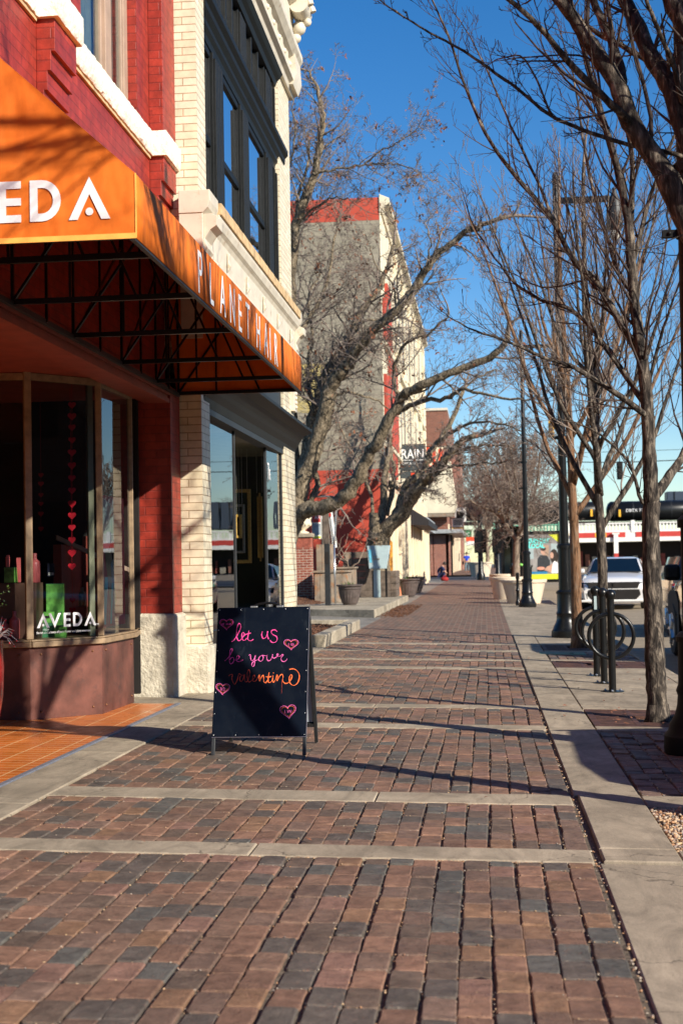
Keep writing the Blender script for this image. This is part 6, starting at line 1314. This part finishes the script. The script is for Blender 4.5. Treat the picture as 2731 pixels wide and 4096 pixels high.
pch('window_light', M['paleblue'], [(.75, .78), (.99, .78), (.99, .55), (.75, .55)], .0015)
pch('window_light', M['paleblue'], [(.02, .7), (.2, .7), (.2, .45), (.02, .45)], .0015)
pch('wood_panel', M['windowtan'], [(.5, .75), (.68, .75), (.68, .5), (.5, .5)], .0015)
def blob(cx, cy, rx, ry, n=14, a0=0, a1=6.283): return [(cx+rx*math.cos(a0+(a1-a0)*k/n), cy+ry*math.sin(a0+(a1-a0)*k/n)) for k in range(n)]
pch('man_shirt', pm('dark_shirt_print', (.03, .035, .04), .5), [(.30, .16), (.68, .16), (.72, .40), (.62, .52), (.40, .53), (.32, .45)], .002)
pch('man_face', pm('face_print', (.50, .30, .22), .5, bump=0), blob(.50, .61, .075, .075), .003)
pch('man_hair', M['hair'], blob(.50, .665, .09, .045), .004)
pch('woman_hair', M['hair'], blob(.84, .50, .13, .16), .003)
pch('woman_face', pm('face_print', (.50, .30, .22), .5, bump=0), blob(.77, .52, .06, .07), .004)
pch('woman_arm', pm('face_print', (.50, .30, .22), .5, bump=0), [(.52, .20), (.80, .13), (.86, .38), (.70, .30), (.62, .28)], .0045)
pch('woman_top', M['white'], [(.74, .13), (.99, .13), (.99, .34), (.86, .40), (.80, .36)], .005)
pch('table', pm('blue_print', (.02, .2, .4), .5), [(.0, .115), (.62, .115), (.62, .17), (0, .17)], .0048)
pch('food', pm('salmon_print', (.6, .28, .2), .5), blob(.42, .24, .13, .035), .0055)
for s_, yy in (('SUPPORT', .80), ('LOCAL', .69)):
    o = text(s_, .27, pl.p(.05*PW, yy*PH, .006), pl.ex, pl.ey, M['teal'], None, 'lettering', .001, .80, bold=.014); o.parent = ps; o.data.transform(TM)
t = thing('bus_shelter', 'dark framed bus shelter left of the illuminated poster case', 'bus shelter', (P2(2060, 66), 66, zg)); m = MB(); xs0, xs1 = P2(2012, 66), a.x-.12
for x in (xs0, (xs0+xs1)/2, xs1): m.box(x-.05, x+.05, 66, 66.1, zg, 3.0); m.box(x-.05, x+.05, 68, 68.1, zg, 3.0)
m.build('post', M['blackmetal'], t, world=True); MB().box(xs0-.2, xs1+1.6, 65.8, 68.3, 3.001, 3.15).build('roof', M['blackmetal'], t, world=True); MB().box(xs0, xs1, 68.02, 68.05, .6, 2.9).build('back_panel', M['carglass'], t, world=True); MB().box(xs0+.1, xs1+1, 67, 67.5, .55, .62).build('bench', M['darksteel'], t, world=True)
# ================================================================== TRAFFIC POLES AND WIRES
def sigpole(u, Y, v_top, w_, label, box=True):
    x = P2(u, Y); z0 = gz(0, Y); zt = at(u, v_top, Y).z; t = thing('signal_pole', label, 'pole', (x, Y, z0)); MB().lathe([(w_*1.6, 0), (w_*1.6, .3), (w_, .5), (w_*.8, zt-z0)], (0, 0, 0), 14).build('shaft', M['blackmetal'], t, smooth=True, angle=40)
    if box: m = MB(); m.box(-w_*2.2, w_*2.2, -.25, -w_-.02, 1.6, 3.0); m.build('signal_box', M['blackmetal'], t, bevel=.03)
    MB().lathe([(w_*1.1, zt-z0), (w_*1.2, zt-z0+.1), (.02, zt-z0+.2)], (0, 0, 0), 12).build('finial', M['blackmetal'], t); return t
sigpole(1921, 84.5, 2060, .16, 'black signal pole at the near corner of the side street')
sigpole(1990, 84.0, 2095, .14, 'second black signal pole right of the first, before the tree')
sigpole(2004, 108.5, 2080, .16, 'black signal pole across the side street beside the far planter', False)
Y = 88; zc = at(2480, 1850, Y).z; t = thing('signal_cable', 'black overhead span cable carrying the traffic light', 'cable', (0, Y, zc)); MB().tube([(P2(2150, Y), Y, zc+.2), (P2(2480, Y), Y, zc), (P2(2900, Y), Y, zc+.1)], .03, 5).build('wire', M['cable'], t, world=True)
for v, u0, u1, lb in ((1275, 2240, 2450, 'thin overhead wire crossing between the street trees'), (1810, 2120, 2560, 'lower thin overhead wire in front of the railway')):
    z_ = at(2300, v, Y).z; tt = thing('overhead_wire', lb, 'wire', (0, Y, z_)); MB().tube([(P2(u0-300, Y), Y+1, z_), (P2(u1+300, Y), Y+1, z_+.1)], .02, 4).build('wire', M['cable'], tt, world=True)
def tlight(u, v, Y, label, mt):
    p = at(u, v, Y); t = thing('traffic_light', label, 'traffic light', p); m = MB(); m.box(-.18, .18, -.12, .12, -.55, .55); m.build('housing', mt, t, bevel=.03)
    for k in (-1, 0, 1): MB().tube([(0, -.12, k*.34), (0, -.3, k*.34-.02)], .13, 12).build('visor', M['dark'], t)
    MB().tube([(0, 0, .55), (0, 0, 1.0)], .03, 6).build('hanger', M['blackmetal'], t); return t
tlight(2477, 1882, Y, 'black traffic light hanging from the span cable above the silver car', M['blackpaint'])
tlight(2203, 1717, Y+6, 'small yellow traffic light hidden among the branches', M['yellow'])
# ================================================================== RAILWAY BRIDGE
Y = 200.; t = thing('railway_bridge', 'railway bridge with white balustrade, red fascia and a mint green end', 'bridge', (10, Y, 0)); D = lambda mb, n, mt, **k: mb.build(n, mt, t, world=True, **k)
zr, zb2, zf1, zf0, zl = at(2500, 2090, Y).z, at(2500, 2125, Y).z, at(2500, 2130, Y).z, at(2500, 2150, Y).z, at(2500, 2166, Y).z
xm = P2(2262, Y); xe = 60; xw = P2(1975, Y)
for (x0, x1, nm, mt) in ((xm, xe, 'white', M['whitepaint']), (xw, xm-.02, 'mint', M['mint'])):
    m = MB(); m.box(x0, x1, Y-.3, Y+.1, zr-.18, zr); m.box(x0, x1, Y-.3, Y+.1, zb2-.1, zb2+.12)
    x = x0
    while x < x1-.2: m.box(x, x+.22, Y-.2, Y, zb2+.121, zr-.181); x += .46
    for x in np.arange(x0, x1, 9.): m.box(x, x+.5, Y-.4, Y+.2, zb2-.1, zr+.3)
    D(m, nm+'_balustrade', mt)
    m = MB(); m.box(x0, x1, Y-.5, Y+3, zl, zf0-.001); m.box(x0, x1, Y-.29, Y+3, zf0, zb2-.101); D(m, nm+'_beam', mt)
x = xm+1.0
m = MB()
while x < xe: m.box(x, min(x+7.2, xe), Y-.38, Y-.291, zf0+.05, zf1+.05); x += 8.6
D(m, 'red_panel', M['bridgered'])
m = MB(); m.box(P2(2380, Y), P2(2425, Y), Y-.42, Y-.385, zf0+.1, zf1); m.box(P2(2255, Y), P2(2275, Y), Y-.42, Y-.385, zf0+.1, zf1); D(m, 'yellow_sign', M['yellow'])
text('1234', .6, (P2(2388, Y), Y-.43, zf0+.2), (1, 0, 0), (0, 0, 1), M['bridgered'], t, 'lettering', .003) if False else None
for u in (2462, 2300, 2620, 2780): m = MB(); m.box(P2(u, Y)-.3, P2(u, Y)+.3, Y-.9, Y-.51, zl-1.6, zl+1.0); m.box(P2(u, Y)-.5, P2(u, Y)+.5, Y-.95, Y-.5, zl+1.01, zl+1.2); D(m, 'column', M['whitepaint']); m = MB(); m.box(P2(u, Y)-.3, P2(u, Y)+.3, Y-.9, Y-.51, gz(0, Y), zl-1.61); D(m, 'red_column', M['bridgered'])
m = MB(); m.box(xw, xe, Y+2.9, Y+8, gz(0, Y)-.2, zl-.01); D(m, 'underpass_wall', M['dark'])
m = MB(); m.box(xw, xe, Y+.2, Y+12, zb2-.6, zb2-.1); D(m, 'deck', M['darksteel'])
rgc = random.Random(4)
t = thing('far_shopfronts', 'dim row of shopfronts under the railway bridge', 'building', (20, Y-4, 0)); m = MB()
for k in range(26): x = xm+k*1.3; m.box(x, x+.8, Y-2, Y-1.6, .3, .6+rgc.random()*2)
for k, mt in enumerate((M['farbuilding'], M['silverwood'], M['interiorred'])):
    m = MB()
    for j in range(14): x = xm+(j*3+k)*.95; m.box(x, x+.6, Y+2.5+.1*k, Y+2.7+.1*k, .35, 1.2+rgc.random()*1.3)
    m.build('display', mt, t, world=True)['kind'] = 'stuff'
# trees' backdrop: dark wagons on the bridge
def tankcar(u0, u1, v0, v1, Y, label, text_=None):
    a, b = at(u0, v0, Y), at(u1, v1, Y); t = thing('tank_wagon', label, 'train wagon', (a.x, Y, b.z)); r = (a.z-b.z)/2; zc = (a.z+b.z)/2; n = 28
    pts = [(a.x, .35), (a.x+.25, .8), (a.x+.6, 1), (b.x-.6, 1), (b.x-.25, .8), (b.x, .35)]
    MB().tube([(x, Y+r, zc) for x, k in pts], [r*k for x, k in pts], n).build('tank', M['blackmetal'], t, world=True, smooth=True, angle=60)
    m = MB()
    for k in np.linspace(a.x+1, b.x-1, 5): m.tube([(k, Y+r, zc-.01), (k+.12, Y+r, zc-.01)], r*1.015, n)
    m.build('band', M['darksteel'], t, world=True)
    m = MB(); m.box(a.x+.3, b.x-.3, Y+.4, Y+2.5, b.z-.6, b.z-.1); m.build('underframe', M['dark'], t, world=True)
    m = MB(); m.box(a.x+1.6, a.x+1.9, Y-.12, Y-.06, zc-.8, zc+.2); m.box(b.x-1.9, b.x-1.6, Y-.12, Y-.06, zc-.8, zc+.2); m.build('yellow_marking', M['yellow'], t, world=True)
    m = MB(); m.box((a.x+b.x)/2-1.2, (a.x+b.x)/2+1.2, Y+r-.6, Y+r+.6, a.z-.1, a.z+.25); m.build('walkway', M['darksteel'], t, world=True)
    if text_: text(text_, .62, (a.x+2.6, Y-.1, zc-.15), (1, 0, 0), (0, 0, 1), M['white'], t, 'lettering', .003)
    return t
tankcar(2425, 2790, 2005, 2078, 203, 'black tank wagon with yellow reflector marks above the white balustrade', 'DBTX 710')
tankcar(2055, 2415, 2012, 2080, 203, 'black tank wagon left of the lettered one, behind the branches')
tankcar(1690, 2046, 2012, 2080, 203, 'black tank wagon farthest left on the bridge, mostly behind trees')
t = thing('hopper_wagon', 'tall blue black hopper wagon behind the tank wagon', 'train wagon', (P2(2800, 207), 207, at(2700, 2075, 207).z)); a, b = at(2665, 1966, 207), at(3100, 2070, 207); MB().box(a.x, b.x, 207, 210, b.z, a.z).build('body', pm('blue_black_steel', (.03, .045, .07), .5), t, world=True, bevel=.1); m = MB(); [m.box(a.x+1+k*1.6, a.x+1.1+k*1.6, 206.9, 206.99, b.z, a.z) for k in range(9)]; m.build('rib', M['blackpaint'], t, world=True)
# ================================================================== CARS
def wheel(par, x, y, r=.34, w=.22):
    wh = MB(); wh.tube([(x-w/2, y, r), (x-w/2+.03, y, r), (x+w/2-.03, y, r), (x+w/2, y, r)], [r*.93, r, r, r*.93], 26); o = wh.build('wheel', M['tyre'], par)
    m = MB(); s_ = 1 if x > 0 else -1; xo = x+s_*w/2
    m.tube([(xo-s_*.02, y, r), (xo+s_*.004, y, r)], r*.62, 22)
    for k in range(5):
        a = k*1.2566; m.tube([(xo+s_*.008, y, r), (xo+s_*.008, y+r*.58*math.cos(a), r+r*.58*math.sin(a))], .03, 5)
    m.build('rim', M['alu'], o)
def loft(st, prof, mt, name, par, smooth=True, angle=35):
    m = MB(); k = len(prof(st[0])); vs = []
    for s_ in st:
        P = prof(s_); vs += P
    m.add(vs, [(i*k+a, i*k+a+1, (i+1)*k+a+1, (i+1)*k+a) for i in range(len(st)-1) for a in range(k-1)]+[tuple(range(k)), tuple(range((len(st)-1)*k, len(st)*k))[::-1]])
    return m.build(name, mt, par, smooth=smooth, angle=angle)
def interp(x, T_):
    for (a, b), (c, d_) in zip(T_, T_[1:]):
        if a <= x <= c: return b+(d_-b)*(x-a)/(c-a)
    return T_[0][1] if x < T_[0][0] else T_[-1][1]
def sedan(loc, rz, label, paint):      # nose at -y
    t = thing('parked_sedan', label, 'car', loc, rz)
    hood = [(-2.5, .62), (-2.42, .74), (-2.2, .86), (-1.2, 1.0), (-.9, 1.03), (1.6, 1.05), (2.2, 1.06), (2.5, .95)]
    def pr(y):
        h = interp(y, hood); wz = .95*(1-.14*max(0, (abs(y)-1.9)/.6)**1.6); c = .28
        arch = 0
        return [(s_*wx, y, z) for s_, L in ((-1, 0), (1, 1)) for wx, z in (([(wz*.86, .2), (wz*.97, .32), (wz, .55), (wz*.985, .74*h+.06), (wz*.93, h*.93), (wz*.72, h*.985), (wz*.3, h+.015)]) if not L else ([(wz*.3, h+.015), (wz*.72, h*.985), (wz*.93, h*.93), (wz*.985, .74*h+.06), (wz, .55), (wz*.97, .32), (wz*.86, .2)]))]
    loft([-2.5, -2.47, -2.4, -2.2, -1.9, -1.5, -1.2, -.9, 0, 1, 1.6, 2.0, 2.3, 2.5], pr, paint, 'body', t)
    roof = [(-1.0, 1.02), (-.15, 1.42), (.3, 1.47), (1.0, 1.45), (1.9, 1.08)]
    def pg(y):
        h = interp(y, roof); wt = .62+.16*(1-(h-1.02)/.45); return [(-.83, y, 1.0), (-wt-.03, y, h-.05), (-wt+.12, y, h), (wt-.12, y, h), (wt+.03, y, h-.05), (.83, y, 1.0)]
    loft([-1.0, -.6, -.15, .3, 1.0, 1.5, 1.9], pg, paint, 'roof', t)
    m = MB(); m.add([(-.74, -1.03, 1.045), (.74, -1.03, 1.045), (.60, -.2, 1.425), (-.60, -.2, 1.425)], [(0, 1, 2, 3)]); m.build('windscreen', M['carglass'], t, solid=.012)
    for s_ in (-1, 1): m = MB(); m.add([(s_*.845, -.75, 1.05), (s_*.845, 1.55, 1.06), (s_*.70, .95, 1.39), (s_*.68, -.05, 1.40)], [(0, 1, 2, 3)]); m.build('side_window', M['carglass'], t, solid=.01)
    m = MB(); m.prism([(-.66, -2.525, .60), (.66, -2.525, .60), (.72, -2.50, .77), (-.72, -2.50, .77)], (0, .1, 0)); m.build('grille', M['dark'], t, bevel=.02)
    m = MB(); m.prism([(-.60, -2.52, .27), (.60, -2.52, .27), (.74, -2.52, .42), (.70, -2.52, .57), (-.70, -2.52, .57), (-.74, -2.52, .42)], (0, .1, 0)); m.build('lower_intake', M['dark'], t, bevel=.03)
    m = MB(); m.cbox((-.36, -2.53, .68), (.12, .01, .03)); m.build('badge', M['signred'], t)
    m = MB(); m.cbox((.0, -2.53, .68), (.03, .01, .15)); m.build('grille_bar', M['dark'], t)
    for s_ in (-1, 1):
        m = MB(); m.add([(s_*.63, -2.515, .60), (s_*.90, -2.36, .62), (s_*.925, -2.18, .76), (s_*.63, -2.47, .75)], [(0, 1, 2, 3)]); m.build('headlight', M['carglass'], t, solid=.02)
        m = MB(); m.add([(s_*.70, -2.50, .32), (s_*.88, -2.42, .34), (s_*.9, -2.4, .50), (s_*.74, -2.5, .47)], [(0, 1, 2, 3)]); m.build('fog_lamp', M['lamplens'], t, solid=.02)
        m = MB(); m.cbox((s_*.98, -.72, 1.08), (.2, .12, .13)); m.build('wing_mirror', paint, t, bevel=.04)
    m = MB(); m.box(-.90, .90, -2.53, -2.40, .22, .285); m.build('front_lip', M['whitepaint'], t, bevel=.02)
    m = MB(); m.add([(-.8, -1.02, 1.04), (.8, -1.02, 1.04), (.8, -1.08, 1.03), (-.8, -1.08, 1.03)], [(0, 1, 2, 3)]); m.build('cowl', M['dark'], t, solid=.01)
    for x in (-.82, .82):
        for y in (-1.6, 1.5): wheel(t, x, y)
    return t
yc = 42.6; sedan((3.83, yc, roadz(3, yc)), R_(-7), 'silver sedan with black grille facing the camera behind the thin trees', M['silver'])
def suv(loc, rz, label, paint):       # nose at +y
    t = thing('parked_suv', label, 'car', loc, rz)
    hood = [(-2.45, 1.0), (-2.3, 1.12), (.9, 1.14), (1.2, 1.13), (2.1, 1.05), (2.35, .92), (2.45, .7)]
    def pr(y):
        h = interp(y, hood); wz = .95*(1-.13*max(0, (abs(y)-1.8)/.65)**1.7)
        L = [(wz*.9, .28), (wz*.985, .42), (wz, .62), (wz*.995, .82*h), (wz*.95, h*.95), (wz*.78, h), (wz*.3, h+.03)]
        return [(-a, y, z) for a, z in L]+[(a, y, z) for a, z in L[::-1]]
    loft([-2.45, -2.38, -2.2, -1.5, -.5, .9, 1.2, 1.7, 2.1, 2.3, 2.4, 2.45], pr, paint, 'body', t)
    roof = [(-2.3, 1.1), (-2.1, 1.66), (-1.5, 1.74), (.1, 1.72), (.95, 1.12)]
    def pg(y):
        h = interp(y, roof); wt = .70+.12*(1-(h-1.1)/.62); return [(-.88, y, 1.08), (-wt-.03, y, h-.07), (-wt+.1, y, h), (wt-.1, y, h), (wt+.03, y, h-.07), (.88, y, 1.08)]
    loft([-2.3, -2.1, -1.5, -.5, .1, .5, .95], pg, paint, 'roof', t)
    for s_ in (-1, 1):
        for ya, yb in ((-2.0, -1.2), (-1.12, -.22), (-.14, .58)):
            m = MB()
            zt = lambda y: interp(y, roof)-.12; wt = lambda y: .70+.12*(1-(interp(y, roof)-1.1)/.62)+.036
            m.add([(s_*.893, ya, 1.13), (s_*.893, yb+.1 if yb > 0 else yb, 1.13), (s_*wt(yb*.4 if yb > 0 else yb), yb*.4 if yb > 0 else yb, zt(yb*.4 if yb > 0 else yb)), (s_*wt(ya), ya, zt(ya))], [(0, 1, 2, 3)]); m.build('side_window', M['carglass'], t, solid=.008)
    m = MB(); m.add([(-.76, .97, 1.17), (.76, .97, 1.17), (.64, .16, 1.69), (-.64, .16, 1.69)], [(3, 2, 1, 0)]); m.build('windscreen', M['carglass'], t, solid=.012)
    for s_ in (-1, 1):
        m = MB(); m.cbox((s_*1.10, .50, 1.20), (.22, .12, .22)); m.build('wing_mirror', M['blackpaint'], t, bevel=.05)
        m = MB(); m.add([(s_*.952, 1.0, .30), (s_*.952, 2.15, .30), (s_*.952, 2.15, .86), (s_*.952, 1.9, .93), (s_*.952, 1.3, .93), (s_*.952, 1.05, .8)], [(0, 1, 2, 3, 4, 5)]); m.build('wheel_arch', M['tyre'], t, solid=.01)
        m = MB(); m.box(s_*.90, s_*.965, -1.9, 1.0, .30, .36); m.build('side_step', M['darksteel'], t)
        m = MB(); m.add([(s_*.72, 2.42, .82), (s_*.90, 2.22, .80), (s_*.92, 2.05, .98), (s_*.74, 2.33, .98)], [(0, 1, 2, 3)]); m.build('headlight', M['lamplens'], t, solid=.02)
        m = MB(); m.box(s_*.78, s_*.95, -2.47, -2.3, .85, 1.08); m.build('tail_light', M['signred'], t)
        m = MB(); m.tube([(s_*.90, .98, 1.12), (s_*.735, .12, 1.70)], .022, 6); m.build('pillar_trim', M['chrome'], t)
        m = MB(); m.box(s_*.953, s_*.962, 1.2, 1.35, .55, .62); m.build('side_marker', M['yellow'], t)
    for x in (-.86, .86):
        for y in (-1.5, 1.6): wheel(t, x, y, .38, .24)
    return t
ys_ = 19.2; suv((3.62, ys_, roadz(3, ys_)), R_(0), 'dark bronze SUV at the right edge with a black wing mirror', M['darkcar'])
suv((3.55, 8.3, roadz(3, 8.3)), 0, 'dark parked SUV outside the right edge whose shadow falls on the bricks', M['darkcar'])
t = thing('parked_red_car', 'sliver of a red tail lamped car ahead of the bronze SUV', 'car', (4.12, 27.5, roadz(3, 27)))
def pr(y): 
    h = interp(y, [(-2.2, .8), (-2, 1.0), (2.2, 1.0)]); return [(-.85, y, .3), (-.9, y, .6), (-.85, y, h), (.85, y, h), (.9, y, .6), (.85, y, .3)]
loft([-2.2, -2.0, 0, 2.2], pr, M['darkcar'], 'body', t); loft([-1.6, -1.2, .6, 1.2], lambda y: [(-.75, y, .99), (-.6, y, interp(y, [(-1.6, 1.05), (-1.2, 1.42), (.6, 1.42), (1.2, 1.05)])), (.6, y, interp(y, [(-1.6, 1.05), (-1.2, 1.42), (.6, 1.42), (1.2, 1.05)])), (.75, y, .99)], M['carglass'], 'roof', t)
for s_ in (-1, 1): m = MB(); m.box(s_*.7, s_*.89, -2.23, -2.02, .5, .95); m.build('tail_light', pm('dark_red_lens', (.28, .01, .015), .3), t, bevel=.02)
for x in (-.78, .78):
    for y in (-1.4, 1.4): wheel(t, x, y, .32)
# ================================================================== PEOPLE (far away)
def skin_fig(name, chains, mt, par):
    me = bpy.data.meshes.new(name); V, E_, R2 = [], [], []
    idx = {}
    for ch in chains:
        prev = None
        for p, r in ch:
            k = tuple(round(c, 3) for c in p)
            if k not in idx: idx[k] = len(V); V.append(p); R2.append(r)
            if prev is not None and prev != idx[k]: E_.append((prev, idx[k]))
            prev = idx[k]
    me.from_pydata(V, E_, []); me.materials.append(mt); o = bpy.data.objects.new(name, me); col.objects.link(o); o.parent = par
    o.modifiers.new('skin', 'SKIN'); sv = me.skin_vertices[0].data
    for i, r in enumerate(R2): sv[i].radius = (r, r)
    sv[0].use_root = True
    s2 = o.modifiers.new('sub', 'SUBSURF'); s2.levels = s2.render_levels = 2; return o
Y = 124.; p = Vector((P2(1866, Y), Y, gz(0, Y)+.02)); t = thing('person', 'person in a bright blue shirt and grey jeans walking away down the far sidewalk', 'person', p)
ch = [[((0, 0, .95), .14), ((0, 0, 1.15), .13), ((0, 0, 1.35), .16), ((0, 0, 1.48), .07), ((0, 0, 1.56), .06), ((0, .0, 1.66), .10), ((0, 0, 1.74), .07)]]
for s_ in (-1, 1):
    ch.append([((0, 0, .95), .14), ((s_*.10, 0, .88), .10), ((s_*.12, s_*.10, .48), .065), ((s_*.11, s_*.16-.04, .09), .045), ((s_*.12, s_*.16+.10, .04), .035)])
    ch.append([((0, 0, 1.35), .16), ((s_*.19, 0, 1.40), .065), ((s_*.27, -.02, 1.12), .045), ((s_*.26, .08, .87), .035), ((s_*.25, .11, .78), .032)])
skin_fig('body', ch, M['skin'], t)
skin_fig('shirt', [[((0, 0, .98), .165), ((0, 0, 1.15), .155), ((0, 0, 1.36), .18), ((0, 0, 1.45), .09)]]+[[((0, 0, 1.36), .18), ((s_*.19, 0, 1.40), .085), ((s_*.24, -.01, 1.24), .07)] for s_ in (-1, 1)], M['blueshirt'], t)
skin_fig('trousers', [[((0, 0, .98), .155), ((0, 0, .9), .155)]]+[[((0, 0, .9), .155), ((s_*.10, 0, .86), .115), ((s_*.12, s_*.10, .48), .085), ((s_*.11, s_*.16-.04, .12), .07)] for s_ in (-1, 1)], M['jeans'], t)
m = MB(); m.ball((0, -.015, 1.70), .105, 8, (1, 1, .95)); m.build('hair', M['hair'], t, smooth=True)
m = MB(); m.box(-.40, -.25, -.1, .1, .7, .98); t2 = thing('hand_bag', 'dark bag carried by the walking person', 'bag', p); m.build('bag_body', M['dark'], t2, bevel=.03); MB().tube([(-.33, 0, .98), (-.28, 0, 1.1), (-.26, 0, .98)], .01, 5).build('strap', M['dark'], t2)
Y = 82.; p = Vector((P2(1755, Y), Y, gz(0, Y)+.02)); t = thing('person', 'person in dark navy clothes crouching at the corner by the cream shopfront', 'person', p)
ch = [[((0, 0, .42), .15), ((.05, -.05, .62), .15), ((.16, -.1, .80), .15), ((.24, -.12, .90), .06), ((.30, -.14, .98), .10), ((.33, -.15, 1.06), .07)]]
for s_ in (-1, 1):
    ch.append([((0, 0, .42), .15), ((.05, s_*.1, .38), .10), ((.32, s_*.14-.1, .48), .075), ((.18, s_*.14-.05, .10), .05), ((.30, s_*.14-.08, .04), .04)])
    ch.append([((.16, -.1, .80), .15), ((.18, s_*.18-.1, .80), .06), ((.32, s_*.2-.12, .56), .045), ((.46, s_*.12-.12, .45), .035)])
skin_fig('body', ch, M['skin'], t); skin_fig('jacket', [[((.0, 0, .40), .17), ((.05, -.05, .62), .17), ((.16, -.1, .80), .17)]]+[[((.16, -.1, .80), .17), ((.18, s_*.18-.1, .80), .08), ((.32, s_*.2-.12, .58), .06)] for s_ in (-1, 1)], M['navy'], t)
skin_fig('trousers', [[((0, 0, .42), .165), ((.05, s_*.1, .38), .12), ((.32, s_*.14-.1, .48), .09), ((.18, s_*.14-.05, .13), .07)] for s_ in (-1, 1)], M['navy'], t); m = MB(); m.ball((.32, -.14, 1.02), .11, 8); m.build('hair', M['hair'], t, smooth=True)
p = Vector((P2(1776, 81.), 81., gz(0, 81)+.02)); t = thing('red_bundle', 'red bag on the ground beside the crouching person', 'bag', p); m = MB(); m.ball((0, 0, .13), .18, 10, (1.3, .9, .75)); m.build('bag_body', M['redcloth'], t, smooth=True); MB().tube(catmull([(-.1, 0, .25), (0, 0, .34), (.1, 0, .25)], 5), .015, 6).build('strap', M['redcloth'], t)
# shrub in the red pot with a spray of white wired stars
rgs = random.Random(8); bx = Vector((at(-84, 2600, 9.6).x, 9.6, gz(-3, 9.6)+.61)); t = thing('potted_shrub', 'small green leaved shrub with yellow tips growing in the red pot', 'shrub', bx); m, ml = MB(), MB()
for k in range(34):
    a = rgs.uniform(0, 6.28); d_ = Vector((math.cos(a)*.35, math.sin(a)*.35, 1)).normalized(); q = [Vector((0, 0, 0))]; L = rgs.uniform(.22, .46)
    for j in range(6): d_ = (d_+Vector([rgs.gauss(0, .16) for _ in range(3)])).normalized(); q.append(q[-1]+d_*L/6)
    m.tube(q, [.004-.0005*j for j in range(7)], 4)
    for j in range(26):
        i = rgs.randint(1, 6); p = q[i]+Vector([rgs.gauss(0, .012) for _ in range(3)]); dd = Vector([rgs.gauss(0, 1) for _ in range(3)]).normalized(); s_ = rgs.uniform(.012, .024); o2 = dd.orthogonal().normalized()*s_*.38
        ml.add([p, p+dd*s_*.5+o2, p+dd*s_, p+dd*s_*.5-o2], [(0, 1, 2, 3)])
m.build('stems', M['twig'], t); ml.build('foliage', M['leaf'], t)
t = thing('wired_spray', 'white wire spray with tiny red beads in the red pot', 'decoration', bx); m, mr = MB(), MB()
c0 = Vector((.17, -.05, .10))
for k in range(16):
    d_ = Vector((rgs.uniform(-.2, 1), rgs.uniform(-.6, .3), rgs.gauss(0, .45))).normalized(); L = rgs.uniform(.08, .15); e = c0+d_*L+Vector((0, 0, -.02)); m.tube([Vector((.08, 0, 0)), c0+d_*.02, c0+d_*L*.6+Vector((0, 0, .01)), e], [.003, .0025, .0018, .001], 4); mr.ball(e*.9+c0*.1, .005, 5)
m.build('wires', M['white'], t); mr.build('bead', M['heart'], t)
# bamboo-like plant behind the frame shop glass
t = thing('window_plant', 'green feathery plant just inside the frame shop glass by the pillar', 'plant', (-2.80, 13.7, .15)); m = MB()
MB().lathe([(.10, 0), (.13, .35), (.12, .36)], (0, 0, 0), 18).build('pot', M['creampaint'], t)
for k in range(60):
    a = rgs.uniform(0, 6.28); z = rgs.uniform(.5, 1.5); p = Vector((math.cos(a)*.03, math.sin(a)*.03, z)); d_ = Vector((math.cos(a), math.sin(a), rgs.uniform(.1, 1))).normalized(); e = p+d_*rgs.uniform(.08, .2); s_ = d_.orthogonal().normalized()*.006
    m.add([p-s_, (p+e)/2+s_, e, (p+e)/2-s_*2], [(0, 1, 2, 3)])
m.tube([(0, 0, .3), (.01, 0, 1.5)], .008, 5); m.build('fronds', pm('bright_leaf', (.22, .33, .06), .5, bump=0), t)

# trees and a low block across the street (they show in the shop glass)
src = [o for o in col.objects if o.name.startswith('bare_tree') and o.type == 'EMPTY' and 'street corner beyond' in o.get('label', '')][0]
for x, y, l in ((19, 66, 'bare tree on the opposite pavement, nearest of that side'), (21, 84, 'bare tree on the opposite pavement beyond the first'), (20, 102, 'bare tree on the opposite corner of the side street')):
    c = copy_tree(src); c.location = (x, y, 0); c['label'] = l; c.rotation_euler = (0, 0, y)
t = thing('opposite_brick_block', 'low brown brick block on the other side of the street, outside the frame', 'building', (34, -30, 0))
MB().box(32, 46, -75, 30, -.3, 10.5).build('wall', M['farbuilding'], t, world=True)
m = MB()
for y in np.arange(-73, 28, 4.5): m.box(31.9, 31.99, y, y+2.6, .6, 3.4); m.box(31.9, 31.99, y+.3, y+2.2, 5.5, 8.2)
m.build('window', M['dark'], t, world=True)['kind'] = 'stuff'
t = thing('rear_brick_block', 'dark brown brick block down the street behind the camera, outside the frame', 'building', (8, -80, 0))
MB().box(9, 31, -80, -62, -.3, 12).build('wall', M['farbuilding'], t, world=True)
MB().box(8.9, 31, -80.1, -61.9, 12.01, 12.3).build('parapet', M['concrete_pale'], t, world=True)
